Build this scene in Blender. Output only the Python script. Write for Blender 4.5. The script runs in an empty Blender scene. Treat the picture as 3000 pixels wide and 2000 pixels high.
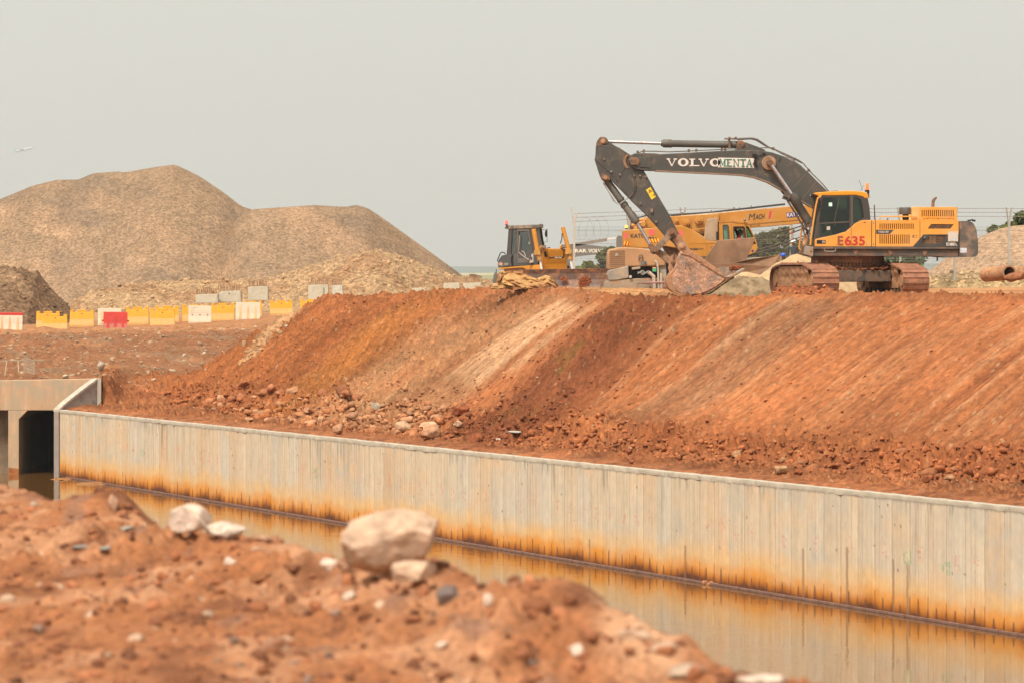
import bpy, math, random
import numpy as np
from mathutils import Vector, Matrix, noise as mnoise
from mathutils.geometry import tessellate_polygon
R = math.radians
rnd = random.Random(7)
S = bpy.context.scene
COL = S.collection

# ---------------------------------------------------------------- camera, sky, sun, exposure
F = 12500.0          # focal length in pixels of the 3000 px wide photograph
CZ = 8.8             # camera height above the water in the drain
HY = 790.0           # height of the horizon in the photograph
cam = bpy.data.objects.new('camera', bpy.data.cameras.new('camera'))
COL.objects.link(cam)
cam.location = (0, 0, CZ)
cam.rotation_euler = (R(90), 0, 0)
cam.data.lens = 36.0 * F / 3000.0
cam.data.sensor_width = 36.0
cam.data.shift_y = -(1000.0 - HY) / 3000.0
cam.data.clip_start = 1.0
cam.data.clip_end = 30000.0
cam.data.dof.use_dof = True
cam.data.dof.focus_distance = 142.0
cam.data.dof.aperture_fstop = 4.5
S.camera = cam

SUN_EL, SUN_AZ = 56.0, 208.0      # azimuth measured from +Y towards +X: behind the camera, to its left
world = bpy.data.worlds.new('World'); S.world = world; world.use_nodes = True
wn = world.node_tree.nodes; wl = world.node_tree.links
sky = wn.new('ShaderNodeTexSky'); sky.sky_type = 'NISHITA'; sky.sun_disc = False
sky.sun_elevation = R(SUN_EL); sky.sun_rotation = R(SUN_AZ)
sky.air_density = 1.0; sky.dust_density = 9.0; sky.ozone_density = 1.0; sky.altitude = 0
hsv = wn.new('ShaderNodeHueSaturation'); hsv.inputs['Saturation'].default_value = 0.12
tint = wn.new('ShaderNodeMix'); tint.data_type = 'RGBA'; tint.blend_type = 'MULTIPLY'
tint.inputs[0].default_value = 1.0; tint.inputs[7].default_value = (1.0, 0.985, 0.93, 1)
wl.new(sky.outputs[0], hsv.inputs['Color']); wl.new(hsv.outputs[0], tint.inputs[6])
veil = wn.new('ShaderNodeMix'); veil.data_type = 'RGBA'; veil.inputs[0].default_value = 0.8      # thin even overcast
veil.inputs[7].default_value = (2.20, 2.20, 2.00, 1)
wl.new(tint.outputs[2], veil.inputs[6]); wl.new(veil.outputs[2], wn['Background'].inputs[0])
wn['Background'].inputs[1].default_value = 0.15
sl = bpy.data.lights.new('sun', 'SUN'); sl.energy = 1.6; sl.angle = R(9); sl.color = (1.0, 0.93, 0.82)
so = bpy.data.objects.new('sun', sl); COL.objects.link(so)
sd = Vector((math.sin(R(SUN_AZ)) * math.cos(R(SUN_EL)), math.cos(R(SUN_AZ)) * math.cos(R(SUN_EL)), math.sin(R(SUN_EL))))
so.rotation_euler = sd.to_track_quat('Z', 'Y').to_euler(); so.location = (0, 0, 60)
S.view_settings.view_transform = 'Standard'; S.view_settings.look = 'None'
S.view_settings.exposure = 1.36; S.view_settings.gamma = 1.0
S.cycles.max_bounces = 6; S.cycles.transparent_max_bounces = 12

# ---------------------------------------------------------------- numpy noise
_p = np.random.RandomState(3).permutation(256); _p = np.concatenate([_p, _p, _p])
_g = np.random.RandomState(4).uniform(0, 2 * math.pi, 256)
def pn(x, y, seed=0):
    x = np.asarray(x, float) + seed * 17.31; y = np.asarray(y, float) + seed * 9.73
    xi = np.floor(x).astype(int); yi = np.floor(y).astype(int); fx = x - xi; fy = y - yi
    u = fx * fx * fx * (fx * (fx * 6 - 15) + 10); v = fy * fy * fy * (fy * (fy * 6 - 15) + 10)
    def g(i, j, dx, dy):
        a = _g[_p[(_p[(xi + i) & 255] + yi + j) & 255]]
        return np.cos(a) * dx + np.sin(a) * dy
    a = g(0, 0, fx, fy) * (1 - u) + g(1, 0, fx - 1, fy) * u
    b = g(0, 1, fx, fy - 1) * (1 - u) + g(1, 1, fx - 1, fy - 1) * u
    return (a * (1 - v) + b * v) * 1.5
def fbm(x, y, o=4, seed=0, gain=.5):
    t = 0; a = 1; n = 0
    for i in range(o):
        t = t + a * pn(x * 2 ** i, y * 2 ** i, seed + i); n += a; a *= gain
    return t / n
def worley(x, y, seed=0):
    """distance to nearest jittered cell point, and its random number"""
    x = np.asarray(x, float); y = np.asarray(y, float)
    xi = np.floor(x).astype(int); yi = np.floor(y).astype(int)
    best = np.full(x.shape, 9.0); rid = np.zeros(x.shape)
    for i in (-1, 0, 1):
        for j in (-1, 0, 1):
            h = _p[(_p[(xi + i + seed * 7) & 255] + yi + j) & 255]
            h2 = _p[(h + 91) & 255]; h3 = _p[(h + 177) & 255]
            d = np.hypot(xi + i + h / 256 - x, yi + j + h2 / 256 - y)
            m = d < best; best = np.where(m, d, best); rid = np.where(m, h3 / 256, rid)
    return best, rid
def clods(x, y, cell, seed=0, dens=.5):
    """rounded lumps of soil, height 0..1"""
    d, r = worley(x / cell, y / cell, seed)
    rad = .12 + .4 * r
    h = np.sqrt(np.clip(1 - (d / rad) ** 2, 0, None)) * rad * 1.8
    return np.where(r > 1 - dens, h, 0)
def sm(x, a, b):
    t = np.clip((x - a) / (b - a), 0, 1); return t * t * (3 - 2 * t)
def lerp(a, b, t): return a + (b - a) * t

# ---------------------------------------------------------------- materials
def _n(nt, t, **k):
    n = nt.nodes.new(t)
    for a, b in k.items(): setattr(n, a, b)
    return n
def mix(nt, fac, a, b, mode='MIX'):
    m = _n(nt, 'ShaderNodeMix', data_type='RGBA', blend_type=mode)
    for idx, v in ((0, fac), (6, a), (7, b)):
        if hasattr(v, 'is_output'): nt.links.new(v, m.inputs[idx])
        elif idx == 0: m.inputs[0].default_value = v
        else: m.inputs[idx].default_value = (v[0], v[1], v[2], 1)
    return m.outputs[2]
def noise_n(nt, co, scale, detail=6, rough=.6, stretch=None):
    n = _n(nt, 'ShaderNodeTexNoise'); n.inputs['Scale'].default_value = scale
    n.inputs['Detail'].default_value = detail; n.inputs['Roughness'].default_value = rough
    if stretch:
        mp = _n(nt, 'ShaderNodeMapping'); mp.inputs['Scale'].default_value = stretch
        nt.links.new(co, mp.inputs[0]); co = mp.outputs[0]
    nt.links.new(co, n.inputs['Vector']); return n.outputs[0]
def ramp(nt, v, a, b):
    r = _n(nt, 'ShaderNodeMapRange'); r.inputs[1].default_value = a; r.inputs[2].default_value = b
    r.clamp = True; nt.links.new(v, r.inputs[0]); return r.outputs[0]
def M(name, col, rough=.6, var=.12, scale=2.0, bump=0.0, bscale=20.0, metal=0.0, attr=False, dirt=None,
      dscale=2.5, dlo=.45, dhi=.6, speck=0.0, sscale=30, coat=0.0, stretch=None, emit=None, spec=.5):
    m = bpy.data.materials.new(name); m.use_nodes = True; nt = m.node_tree; b = nt.nodes['Principled BSDF']
    tc = _n(nt, 'ShaderNodeTexCoord'); co = tc.outputs['Object']
    if attr:
        a = _n(nt, 'ShaderNodeAttribute', attribute_name='Col'); c = a.outputs['Color']
    else:
        rgb = _n(nt, 'ShaderNodeRGB'); rgb.outputs[0].default_value = (*col, 1); c = rgb.outputs[0]
    if var:
        n = noise_n(nt, co, scale, stretch=stretch)
        lo = mix(nt, 1.0, c, (1 - var * 1.6,) * 3, 'MULTIPLY'); hi = mix(nt, 1.0, c, (1 + var * 1.2,) * 3, 'MULTIPLY')
        c = mix(nt, ramp(nt, n, .3, .7), lo, hi)
    if speck:
        v = _n(nt, 'ShaderNodeTexVoronoi'); v.inputs['Scale'].default_value = sscale; nt.links.new(co, v.inputs['Vector'])
        g = _n(nt, 'ShaderNodeSeparateColor'); nt.links.new(v.outputs['Color'], g.inputs[0])
        lo = mix(nt, 1.0, c, (1 - speck,) * 3, 'MULTIPLY'); hi = mix(nt, 1.0, c, (1 + speck,) * 3, 'MULTIPLY')
        c = mix(nt, g.outputs[0], lo, hi)
    if dirt:
        n = noise_n(nt, co, dscale, 8, .65)
        f = ramp(nt, n, dlo, dhi); c = mix(nt, f, c, dirt)
        rr = _n(nt, 'ShaderNodeMapRange'); rr.inputs[3].default_value = rough; rr.inputs[4].default_value = .9
        nt.links.new(f, rr.inputs[0]); nt.links.new(rr.outputs[0], b.inputs['Roughness'])
    else: b.inputs['Roughness'].default_value = rough
    nt.links.new(c, b.inputs['Base Color'])
    b.inputs['Metallic'].default_value = metal; b.inputs['Specular IOR Level'].default_value = spec
    if coat: b.inputs['Coat Weight'].default_value = coat
    if emit: b.inputs['Emission Color'].default_value = (*emit[0], 1); b.inputs['Emission Strength'].default_value = emit[1]
    if bump:
        n = noise_n(nt, co, bscale, 8, .7)
        bp = _n(nt, 'ShaderNodeBump'); bp.inputs['Strength'].default_value = 1.0; bp.inputs['Distance'].default_value = bump
        nt.links.new(n, bp.inputs['Height']); nt.links.new(bp.outputs[0], b.inputs['Normal'])
    return m
MUD = (.22, .075, .032)
YEL = M('yellow_paint', (.66, .27, .035), .38, .05, 1.5, dirt=(.55, .30, .12), dscale=1.6, dlo=.5, dhi=.85, coat=.2)
YEL2 = M('crane_paint', (.42, .175, .018), .5, .08, 1.2, dirt=(.45, .25, .10), dscale=1.1, dlo=.45, dhi=.9)
YEL3 = M('dozer_paint', (.58, .24, .02), .4, .06, 1.5, dirt=(.5, .27, .10), dscale=2.2, dlo=.5, dhi=.85)
TAN = M('dusty_paint', (.38, .20, .095), .7, .1, 1.2, dirt=(.38, .22, .10), dscale=1.5, dlo=.45, dhi=.8)
GREY = M('boom_grey', (.058, .051, .042), .5, .12, .8, dirt=(.22, .14, .085), dscale=2.2, dlo=.55, dhi=.85)
CYLG = M('cylinder_grey', (.10, .088, .07), .5, .1, 1, dirt=(.24, .15, .09), dscale=3, dlo=.55, dhi=.85)
RUST = M('rusty_steel', (.22, .105, .05), .75, .25, 6, bump=.01, bscale=25, dirt=(.10, .06, .04), dscale=7)
DARK = M('dark_panel', (.04, .036, .032), .5, .12, 1.5, dirt=(.13, .085, .055), dscale=2.0, dlo=.5, dhi=.85)
FRAME = M('frame_steel', (.07, .055, .045), .6, .15, 1.5, dirt=(.20, .095, .05), dscale=3.0, dlo=.45, dhi=.7)
BLACK = M('black_void', (.012, .01, .009), .8, 0)
RUB = M('black_rubber', (.03, .028, .026), .7, .1, 3)
CHR = M('chrome_rod', (.62, .60, .60), .22, .05, 3, metal=.9, dirt=(.30, .13, .08), dscale=4, dlo=.5, dhi=.75)
MUDM = M('caked_mud', MUD, .95, .2, 5, bump=.05, bscale=10)
SHOE = M('muddy_track_shoe', (.28, .115, .06), .85, .22, 5, bump=.02, bscale=18, dirt=(.13, .07, .045), dscale=6, dlo=.5, dhi=.75)
TANM = M('dried_mud', (.36, .18, .085), .95, .15, 4, bump=.03, bscale=12)
BUCK = M('bucket_steel', (.43, .23, .14), .85, .28, 4, bump=.05, bscale=12, dirt=(.25, .185, .145), dscale=2.6, dlo=.47, dhi=.62, speck=.3, sscale=22)
WHT = M('white_lettering', (.62, .54, .47), .6, .04, 3)
RED = M('red_lettering', (.44, .02, .012), .5, .06, 6)
DRED = M('faded_red_lettering', (.26, .05, .025), .6, .1, 6)
BLK = M('black_lettering', (.03, .03, .035), .6, .05, 5)
GRN = M('green_lettering', (.02, .13, .09), .6, .05, 5)
NAVY = M('navy_plate', (.04, .035, .16), .6, .05, 5)
PINK = M('pink_red_decal', (.62, .10, .09), .6, .12, 8)
ORL = M('amber_lens', (.85, .12, .02), .3, 0, emit=((1, .2, .03), .25))
AML = M('lit_amber_lens', (.9, .35, .03), .3, 0, emit=((1, .35, .04), 1.2))
RDL = M('lit_red_lens', (.75, .03, .03), .3, 0, emit=((1, .12, .10), .7))
CONC = M('grey_concrete', (.36, .32, .26), .85, .10, 1.5, bump=.01, bscale=12, dirt=(.40, .33, .26), dscale=1.2)
GALV = M('galvanised_steel', (.34, .32, .28), .55, .12, 2, metal=.2)
WIRE = M('fence_wire', (.20, .19, .17), .6, 0)
BARW = M('barbed_wire_rust', (.20, .15, .12), .7, .1, 3)
PLATE = M('brown_steel_plate', (.20, .095, .045), .6, .2, 1.2, dirt=(.27, .15, .085), dscale=1.6, dlo=.42, dhi=.68)
LGREY = M('light_grey_paint', (.24, .21, .17), .6, .12, 2, dirt=(.42, .29, .18), dscale=2.5, dlo=.45, dhi=.7)
SEATB = M('blue_seat_cloth', (.03, .06, .13), .9, .15, 6)
SKIN = M('skin', (.16, .08, .05), .6, .05, 5)
PAPER = M('white_sticker', (.52, .42, .33), .6, .08, 4)
CYAN = M('pale_green_sticker', (.55, .8, .65), .6, .03, 4)
BLU = M('blue_plastic', (.02, .08, .45), .35, .05, 4)
REDC = M('red_cloth', (.55, .02, .04), .8, .1, 6)
DKC = M('dark_cloth', (.04, .045, .05), .9, .1, 6)
def glassm(name, tintc, gl=.12):
    m = bpy.data.materials.new(name); m.use_nodes = True; nt = m.node_tree
    nt.nodes.remove(nt.nodes['Principled BSDF']); out = nt.nodes['Material Output']
    t = _n(nt, 'ShaderNodeBsdfTransparent'); t.inputs[0].default_value = (*tintc, 1)
    g = _n(nt, 'ShaderNodeBsdfGlossy'); g.inputs['Roughness'].default_value = .05
    g.inputs['Color'].default_value = (.9, .95, .9, 1)
    fr = _n(nt, 'ShaderNodeFresnel'); fr.inputs[0].default_value = 1.5
    ad = _n(nt, 'ShaderNodeMath', operation='ADD'); ad.inputs[1].default_value = gl; nt.links.new(fr.outputs[0], ad.inputs[0])
    mx = _n(nt, 'ShaderNodeMixShader'); nt.links.new(ad.outputs[0], mx.inputs[0])
    nt.links.new(t.outputs[0], mx.inputs[1]); nt.links.new(g.outputs[0], mx.inputs[2]); nt.links.new(mx.outputs[0], out.inputs[0])
    return m
GLASS = glassm('cab_glass', (.42, .47, .40), .015)
GLASS2 = glassm('pale_green_glass', (.62, .78, .66), .10)

# ---------------------------------------------------------------- objects
W = {}
def tag(o, label=None, cat=None, group=None, kind=None):
    for k, v in (('label', label), ('category', cat), ('group', group), ('kind', kind)):
        if v: o[k] = v
    return o
def thing(name, label, cat, loc=(0, 0, 0), rotz=0, group=None):
    o = bpy.data.objects.new(name, None); COL.objects.link(o); o.empty_display_size = .3
    o.location = loc; o.rotation_euler = (0, 0, rotz); W[o.name] = Vector(loc)
    return tag(o, label, cat, group)
def finish(o, mat, parent, smooth, bevel, local):
    if mat: o.data.materials.append(mat)
    COL.objects.link(o)
    if parent:
        o.parent = parent; W[o.name] = W[parent.name]
    else: W[o.name] = Vector((0, 0, 0))
    if smooth: o.data.polygons.foreach_set('use_smooth', [True] * len(o.data.polygons))
    if bevel:
        b = o.modifiers.new('bevel', 'BEVEL'); b.width = bevel; b.segments = 2; b.limit_method = 'ANGLE'; b.angle_limit = R(40)
    return o
def P(px, py, Y):
    return Vector(((px - 1500) * Y / F, Y, CZ - (py - HY) * Y / F))
SPLIT = {k: k for k in ('panel_seam', 'front_pillar', 'frame_bracket', 'panel_latch', 'pressed_rib', 'link_arm', 'bucket_ear', 'weld_seam', 'rail_bolt', 'filter_bracket', 'drain_hose', 'antenna', 'lamp_frame', 'door_seam', 'lug', 'rope_guide',
         'window_bar', 'tower_pipe', 'boom_seam', 'pier', 'top_rope', 'beacon_stand', 'plug_hole', 'rib', 'lamp_bar', 'side_plate', 'cylinder_lug', 'pin', 'seat_piping', 'leaf_decal', 'hoist_drum', 'rebar', 'blade_end_plate', 'far_rod')}
SPLIT.update(hose_clamps='hose_clamp', bucket_teeth='bucket_tooth', stabiliser_pipes='stabiliser_pipe', hydraulic_hoses='hydraulic_hose', cylinder_pipes='cylinder_pipe', track_rollers='track_roller', hanging_hoses='hanging_hose')
class MB:
    def __init__(s): s.v = []; s.f = []
    def add(s, vs, fs):
        k = len(s.v); s.v += [Vector(v) for v in vs]; s.f += [tuple(i + k for i in f) for f in fs]
    def ext(s, pts, vec):
        n = len(pts); vec = Vector(vec); pts = [Vector(p) for p in pts]
        s.add(pts + [p + vec for p in pts], [tuple(range(n)), tuple(range(2 * n - 1, n - 1, -1))] +
              [(i, i + n, (i + 1) % n + n, (i + 1) % n) for i in range(n)]); return s
    def pr(s, pts, Y0, Y1, Yr=None):
        Yr = Yr or Y0; q = [P(x, y, Yr) for x, y in pts]
        return s.ext([Vector((p.x, Y0, p.z)) for p in q], (0, Y1 - Y0, 0))
    def plate(s, outer, holes, Y0, Y1, Yr=None):
        Yr = Yr or Y0; loops = [[P(x, y, Yr) for x, y in l] for l in [outer] + holes]
        loops = [[Vector((p.x, Y0, p.z)) for p in l] for l in loops]
        tri = tessellate_polygon([[Vector((p.x, p.z, 0)) for p in l] for l in loops])
        flat = [p for l in loops for p in l]; n = len(flat); d = Vector((0, Y1 - Y0, 0))
        fs = [tuple(t) for t in tri] + [tuple(i + n for i in reversed(t)) for t in tri]
        k = 0
        for l in loops:
            m = len(l); fs += [(k + i, k + (i + 1) % m, k + (i + 1) % m + n, k + i + n) for i in range(m)]; k += m
        s.add(flat + [p + d for p in flat], fs); return s
    def box(s, c, sz, rz=0, ry=0, rx=0):
        m = Matrix.Rotation(rz, 3, 'Z') @ Matrix.Rotation(ry, 3, 'Y') @ Matrix.Rotation(rx, 3, 'X'); c = Vector(c)
        vs = [c + m @ Vector((x * sz[0] / 2, y * sz[1] / 2, z * sz[2] / 2)) for x in (-1, 1) for y in (-1, 1) for z in (-1, 1)]
        s.add(vs, [(0, 1, 3, 2), (4, 6, 7, 5), (0, 4, 5, 1), (2, 3, 7, 6), (0, 2, 6, 4), (1, 5, 7, 3)]); return s
    def bar(s, p0, p1, w, h):
        p0 = Vector(p0); p1 = Vector(p1); d = (p1 - p0).normalized()
        u = d.cross(Vector((0, 1, 0)));
        if u.length < .1: u = d.cross(Vector((0, 0, 1)))
        u.normalize(); v = d.cross(u); vs = []
        for p in (p0, p1):
            for a, b in ((-1, -1), (1, -1), (1, 1), (-1, 1)): vs.append(p + u * a * w / 2 + v * b * h / 2)
        s.add(vs, [(0, 1, 2, 3), (7, 6, 5, 4), (0, 4, 5, 1), (1, 5, 6, 2), (2, 6, 7, 3), (3, 7, 4, 0)]); return s
    def tube(s, pts, r, n=8):
        pts = [Vector(p) for p in pts]; rs = r if isinstance(r, (list, tuple)) else [r] * len(pts)
        rings = []; u = None
        for i, p in enumerate(pts):
            d = (pts[min(i + 1, len(pts) - 1)] - pts[max(i - 1, 0)]).normalized()
            if u is None: u = d.orthogonal().normalized()
            u = (u - d * u.dot(d)); u = u.normalized() if u.length > 1e-6 else d.orthogonal().normalized()
            v = d.cross(u)
            rings.append([p + (u * math.cos(2 * math.pi * k / n) + v * math.sin(2 * math.pi * k / n)) * rs[i] for k in range(n)])
        vs = [q for rg in rings for q in rg]; fs = []
        for i in range(len(pts) - 1):
            for k in range(n): fs.append((i * n + k, i * n + (k + 1) % n, (i + 1) * n + (k + 1) % n, (i + 1) * n + k))
        fs += [tuple(range(n - 1, -1, -1)), tuple(range((len(pts) - 1) * n, len(pts) * n))]
        s.add(vs, fs); return s
    def disc(s, px, py, Y0, Y1, rpx, n=24, rin=0):
        c = P(px, py, Y0); r = rpx * Y0 / F
        return s.tube([c, c + Vector((0, Y1 - Y0, 0))], r, n)
    def ball(s, c, r, n=12, sc=(1, 1, 1)):
        c = Vector(c); vs = [c + Vector((0, 0, r * sc[2]))]; m = n // 2
        for i in range(1, m):
            t = math.pi * i / m
            for k in range(n):
                a = 2 * math.pi * k / n
                vs.append(c + Vector((r * sc[0] * math.sin(t) * math.cos(a), r * sc[1] * math.sin(t) * math.sin(a), r * sc[2] * math.cos(t))))
        vs.append(c - Vector((0, 0, r * sc[2]))); fs = []
        for k in range(n): fs.append((0, 1 + k, 1 + (k + 1) % n))
        for i in range(m - 2):
            for k in range(n):
                a = 1 + i * n + k; b = 1 + i * n + (k + 1) % n; fs.append((a, a + n, b + n, b))
        L = len(vs) - 1
        for k in range(n): fs.append((L, L - n + (k + 1) % n, L - n + k))
        s.add(vs, fs); return s
    def pieces(s):
        p = list(range(len(s.v)))
        def r(i):
            while p[i] != i: p[i] = p[p[i]]; i = p[i]
            return i
        for f in s.f:
            for i in f[1:]: p[r(i)] = r(f[0])
        g = {}
        for f in s.f: g.setdefault(r(f[0]), []).append(f)
        out = []
        for fs in g.values():
            ids = sorted({i for f in fs for i in f}); m = {i: k for k, i in enumerate(ids)}; b = MB(); b.v = [s.v[i] for i in ids]; b.f = [tuple(m[i] for i in f) for f in fs]; out.append(b)
        return out
    def build(s, name, mat, parent=None, bevel=0, smooth=False, local=False):
        if name in SPLIT:
            first = None
            for b in s.pieces():
                o = b.build(SPLIT[name] + ' ', mat, parent, bevel, smooth, local); o.name = SPLIT[name]; W[o.name] = W[parent.name]; first = first or o
            return first
        name = name.strip()
        me = bpy.data.meshes.new(name)
        o0 = Vector((0, 0, 0)) if (local or not parent) else W[parent.name]
        me.from_pydata([tuple(v - o0) for v in s.v], [], s.f); me.update()
        import bmesh
        bm = bmesh.new(); bm.from_mesh(me); bmesh.ops.recalc_face_normals(bm, faces=bm.faces); bm.to_mesh(me); bm.free()
        o = bpy.data.objects.new(name, me)
        finish(o, mat, parent, False, bevel, local)
        if smooth:
            o.data.shade_smooth() if hasattr(o.data, 'shade_smooth') else None
            try: o.data.set_sharp_from_angle(angle=R(35))
            except Exception: pass
        return o
def npmesh(name, verts, faces, mat, cols=None, parent=None, smooth=True, origin=None):
    me = bpy.data.meshes.new(name); nv = len(verts); nf = len(faces); k = faces.shape[1]
    if origin is not None: verts = verts - np.array(origin)
    me.vertices.add(nv); me.vertices.foreach_set('co', np.ascontiguousarray(verts, dtype=np.float32).ravel())
    me.loops.add(nf * k); me.loops.foreach_set('vertex_index', np.ascontiguousarray(faces, dtype=np.int32).ravel())
    me.polygons.add(nf); me.polygons.foreach_set('loop_start', np.arange(0, nf * k, k, dtype=np.int32))
    try: me.polygons.foreach_set('loop_total', np.full(nf, k, dtype=np.int32))
    except Exception: pass
    me.update(calc_edges=True)
    if cols is not None:
        a = me.color_attributes.new('Col', 'FLOAT_COLOR', 'POINT')
        c = np.ones((nv, 4), dtype=np.float32); c[:, :3] = np.clip(cols, 0, 1); a.data.foreach_set('color', c.ravel())
    o = bpy.data.objects.new(name, me)
    if mat: me.materials.append(mat)
    COL.objects.link(o)
    if parent: o.parent = parent; W[o.name] = W[parent.name]
    elif origin is not None: o.location = origin; W[o.name] = Vector(origin)
    else: W[o.name] = Vector((0, 0, 0))
    if smooth: me.polygons.foreach_set('use_smooth', np.ones(nf, dtype=bool))
    return o
def gridfaces(nu, nv, keep=None):
    i = np.arange(nu - 1)[:, None] * nv + np.arange(nv - 1)[None, :]
    f = np.stack([i, i + 1, i + nv + 1, i + nv], -1).reshape(-1, 4)
    return f if keep is None else f[keep.reshape(-1)]
def colmix(c, b, t): return c + (np.array(b) - c) * np.asarray(t)[..., None]

def text(s, px, py, Y, hpx, mat, parent, name='lettering', wpx=None, shear=0, bold=.02, rot=0, dy=-.006):
    """lettering lying on a vertical face at depth Y; px,py = left end of the base line, hpx = cap height, wpx = full width"""
    cu = bpy.data.curves.new('t', 'FONT'); cu.body = s; cu.size = 1; cu.extrude = .004; cu.offset = bold; cu.shear = shear
    o = bpy.data.objects.new('t', cu); COL.objects.link(o); bpy.context.view_layer.update()
    me = bpy.data.meshes.new_from_object(o.evaluated_get(bpy.context.evaluated_depsgraph_get()))
    bpy.data.objects.remove(o)
    n = len(me.vertices); co = np.empty(n * 3); me.vertices.foreach_get('co', co); co = co.reshape(-1, 3)
    k = Y / F; sy = hpx * k / (co[:, 1].max() - co[:, 1].min()); sx = sy if wpx is None else wpx * k / (co[:, 0].max() - co[:, 0].min())
    x = (co[:, 0] - co[:, 0].min()) * sx; z = (co[:, 1] - co[:, 1].min()) * sy; y = co[:, 2] * .6
    c, sn = math.cos(rot), math.sin(rot); b = P(px, py, Y); W0 = W[parent.name]
    out = np.stack([b.x + x * c - z * sn - W0.x, Y + dy - y - W0.y, b.z + x * sn + z * c - W0.z], -1)
    me.vertices.foreach_set('co', out.ravel()); me.update(); me.name = name
    ob = bpy.data.objects.new(name, me); me.materials.clear(); me.materials.append(mat); COL.objects.link(ob)
    ob.parent = parent; W[ob.name] = W0; return ob
SER = {'V': ([(.14, 1, .5, 0, .20), (.86, 1, .5, 0, .13)], [(.0, .34), (.66, 1.0)], []),
       'L': ([(.27, 1, .27, 0, .22)], [(.0, .56)], [(.0, .95)]),
       'M': ([(.15, 1, .15, 0, .09), (.15, 1, .5, .15, .18), (.85, 1, .5, .15, .1), (.85, 1, .85, 0, .18)], [(0, .24), (.76, 1)], [(0, .3), (.66, 1)]),
       'E': ([(.25, 1, .25, 0, .2), (.25, .52, .62, .52, .10)], [(0, .9)], [(0, .95)]),
       'N': ([(.15, 1, .15, 0, .1), (.15, 1, .82, 0, .2), (.85, 1, .85, 0, .1)], [(0, .25), (.68, 1)], [(0, .32)]),
       'T': ([(.5, 1, .5, 0, .2)], [(0, 1.)], [(.25, .75)]),
       'A': ([(.5, 1, .12, 0, .1), (.5, 1, .88, 0, .2), (.28, .36, .7, .36, .09)], [], [(0, .3), (.66, 1)])}
def serif(s, px0, px1, py0, py1, Y, mat, parent, slope=0):
    """slab serif capitals between px0..px1 (top py0, base py1)"""
    mb = MB(); adv = [{'L': .80, 'T': .92}.get(c, 1.0) for c in s]; w = (px1 - px0) / sum(adv); h = py1 - py0; d = [0]
    def q(ax, ay, bx, by, t, base):
        L = math.hypot((bx - ax) * w, (by - ay) * h) or 1
        nx, ny = -(by - ay) * h / L * t * w / 2, (bx - ax) * w / L * t * w / 2
        X = lambda x: base + x * w * .92; Z = lambda x, y: py1 - y * h + slope * (X(x) - px0)
        pts = [(X(ax) + nx, Z(ax, ay) + ny), (X(bx) + nx, Z(bx, by) + ny), (X(bx) - nx, Z(bx, by) - ny), (X(ax) - nx, Z(ax, ay) - ny)]
        d[0] += .0006; mb.pr(pts, Y - .006 - d[0], Y - .002)
    for i, ch in enumerate(s):
        base = px0 + sum(adv[:i]) * w
        if ch == 'O':
            N = 20; o = []; inn = []
            for k in range(N):
                a = 2 * math.pi * k / N
                o.append((base + w * .46 + w * .47 * math.cos(a), py1 - h * .5 - h * .54 * math.sin(a) + slope * (base - px0)))
                inn.append((base + w * .46 + w * .22 * math.cos(a), py1 - h * .5 - h * .36 * math.sin(a) + slope * (base - px0)))
            mb.plate(o, [inn], Y - .008, Y - .002)
            continue
        st, top, bot = SER[ch]
        for ax, ay, bx, by, t in st: q(ax, ay * .98 + .01, bx, by * .98 + .01, t, base)
        for a, b in top: q(a, .93, b, .93, .14 * h / w, base)
        for a, b in bot: q(a, .07, b, .07, .14 * h / w, base)
    return mb.build('lettering', mat, parent)
# ================================================================ TERRAIN
PR = np.array([12.3, 102.6]); WD = np.array([-.370, .929]); WN = np.array([.929, .370])   # drain wall: right end, direction, normal
def sn2xy(s, n): return PR[0] + WD[0] * s + WN[0] * n, PR[1] + WD[1] * s + WN[1] * n
def xy2sn(x, y):
    dx = x - PR[0]; dy = y - PR[1]; return dx * WD[0] + dy * WD[1], dx * WN[0] + dy * WN[1]
def wallh(s): return 3.09 - .0029 * s
def toe(s): return np.interp(s, [-10, 0, 8, 15, 28, 40, 55, 70, 80, 90], [4.4, 4.2, 3.6, 2.7, 2.2, 1.9, 2.2, 3.0, 4.6, 5.8])
def crest(s): return np.interp(s, [-10, 20, 29, 33, 37, 42, 47, 53, 62, 74, 86], [10.4, 10.4, 10.2, 9.3, 7.9, 7.8, 8.8, 10, 10.2, 11.0, 12.0])
def zbench(x, y):
    px = 1500 + F * x / y; s, n = xy2sn(x, y)
    zr = 7.96 - .07 * sm(s, 30, 36) * (1 - sm(s, 48, 54)) + .44 * sm(y, 150, 200)
    return np.where(s > 60, np.interp(s, [60, 70, 78, 86, 95], [7.98, 7.8, 7.55, 7.42, 7.4]), zr)
def zfar(x, y):
    px = 1500 + F * x / y
    base = np.interp(px, [0, 500, 930, 1400, 1600, 3000], [5.85, 6.1, 6.55, 7.35, 8.0, 8.4])
    prof = np.interp(y, [180, 184.6, 188, 192, 198, 205, 209, 222], [2.92, 2.95, 3.7, 4.3, 4.95, 5.5, 5.75, 5.9])
    z = np.where(y > 222, lerp(5.9, base, sm(y, 212, 232)), prof + (base - 5.9) * sm(y, 196, 222))
    z = z + .22 * fbm(x / 6, y / 5, 3, 40) * sm(y, 187, 194) * (1 - sm(y, 203, 209))
    cul = sm(y, 184.0, 184.35) * sm(-x, 16.9, 17.6) * (1 - sm(y, 189, 197)); z = lerp(z, np.maximum(z, 4.02 + .07 * (y - 185)), cul)
    z = lerp(z, 7.2, sm(y, 420, 700))
    return z
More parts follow.
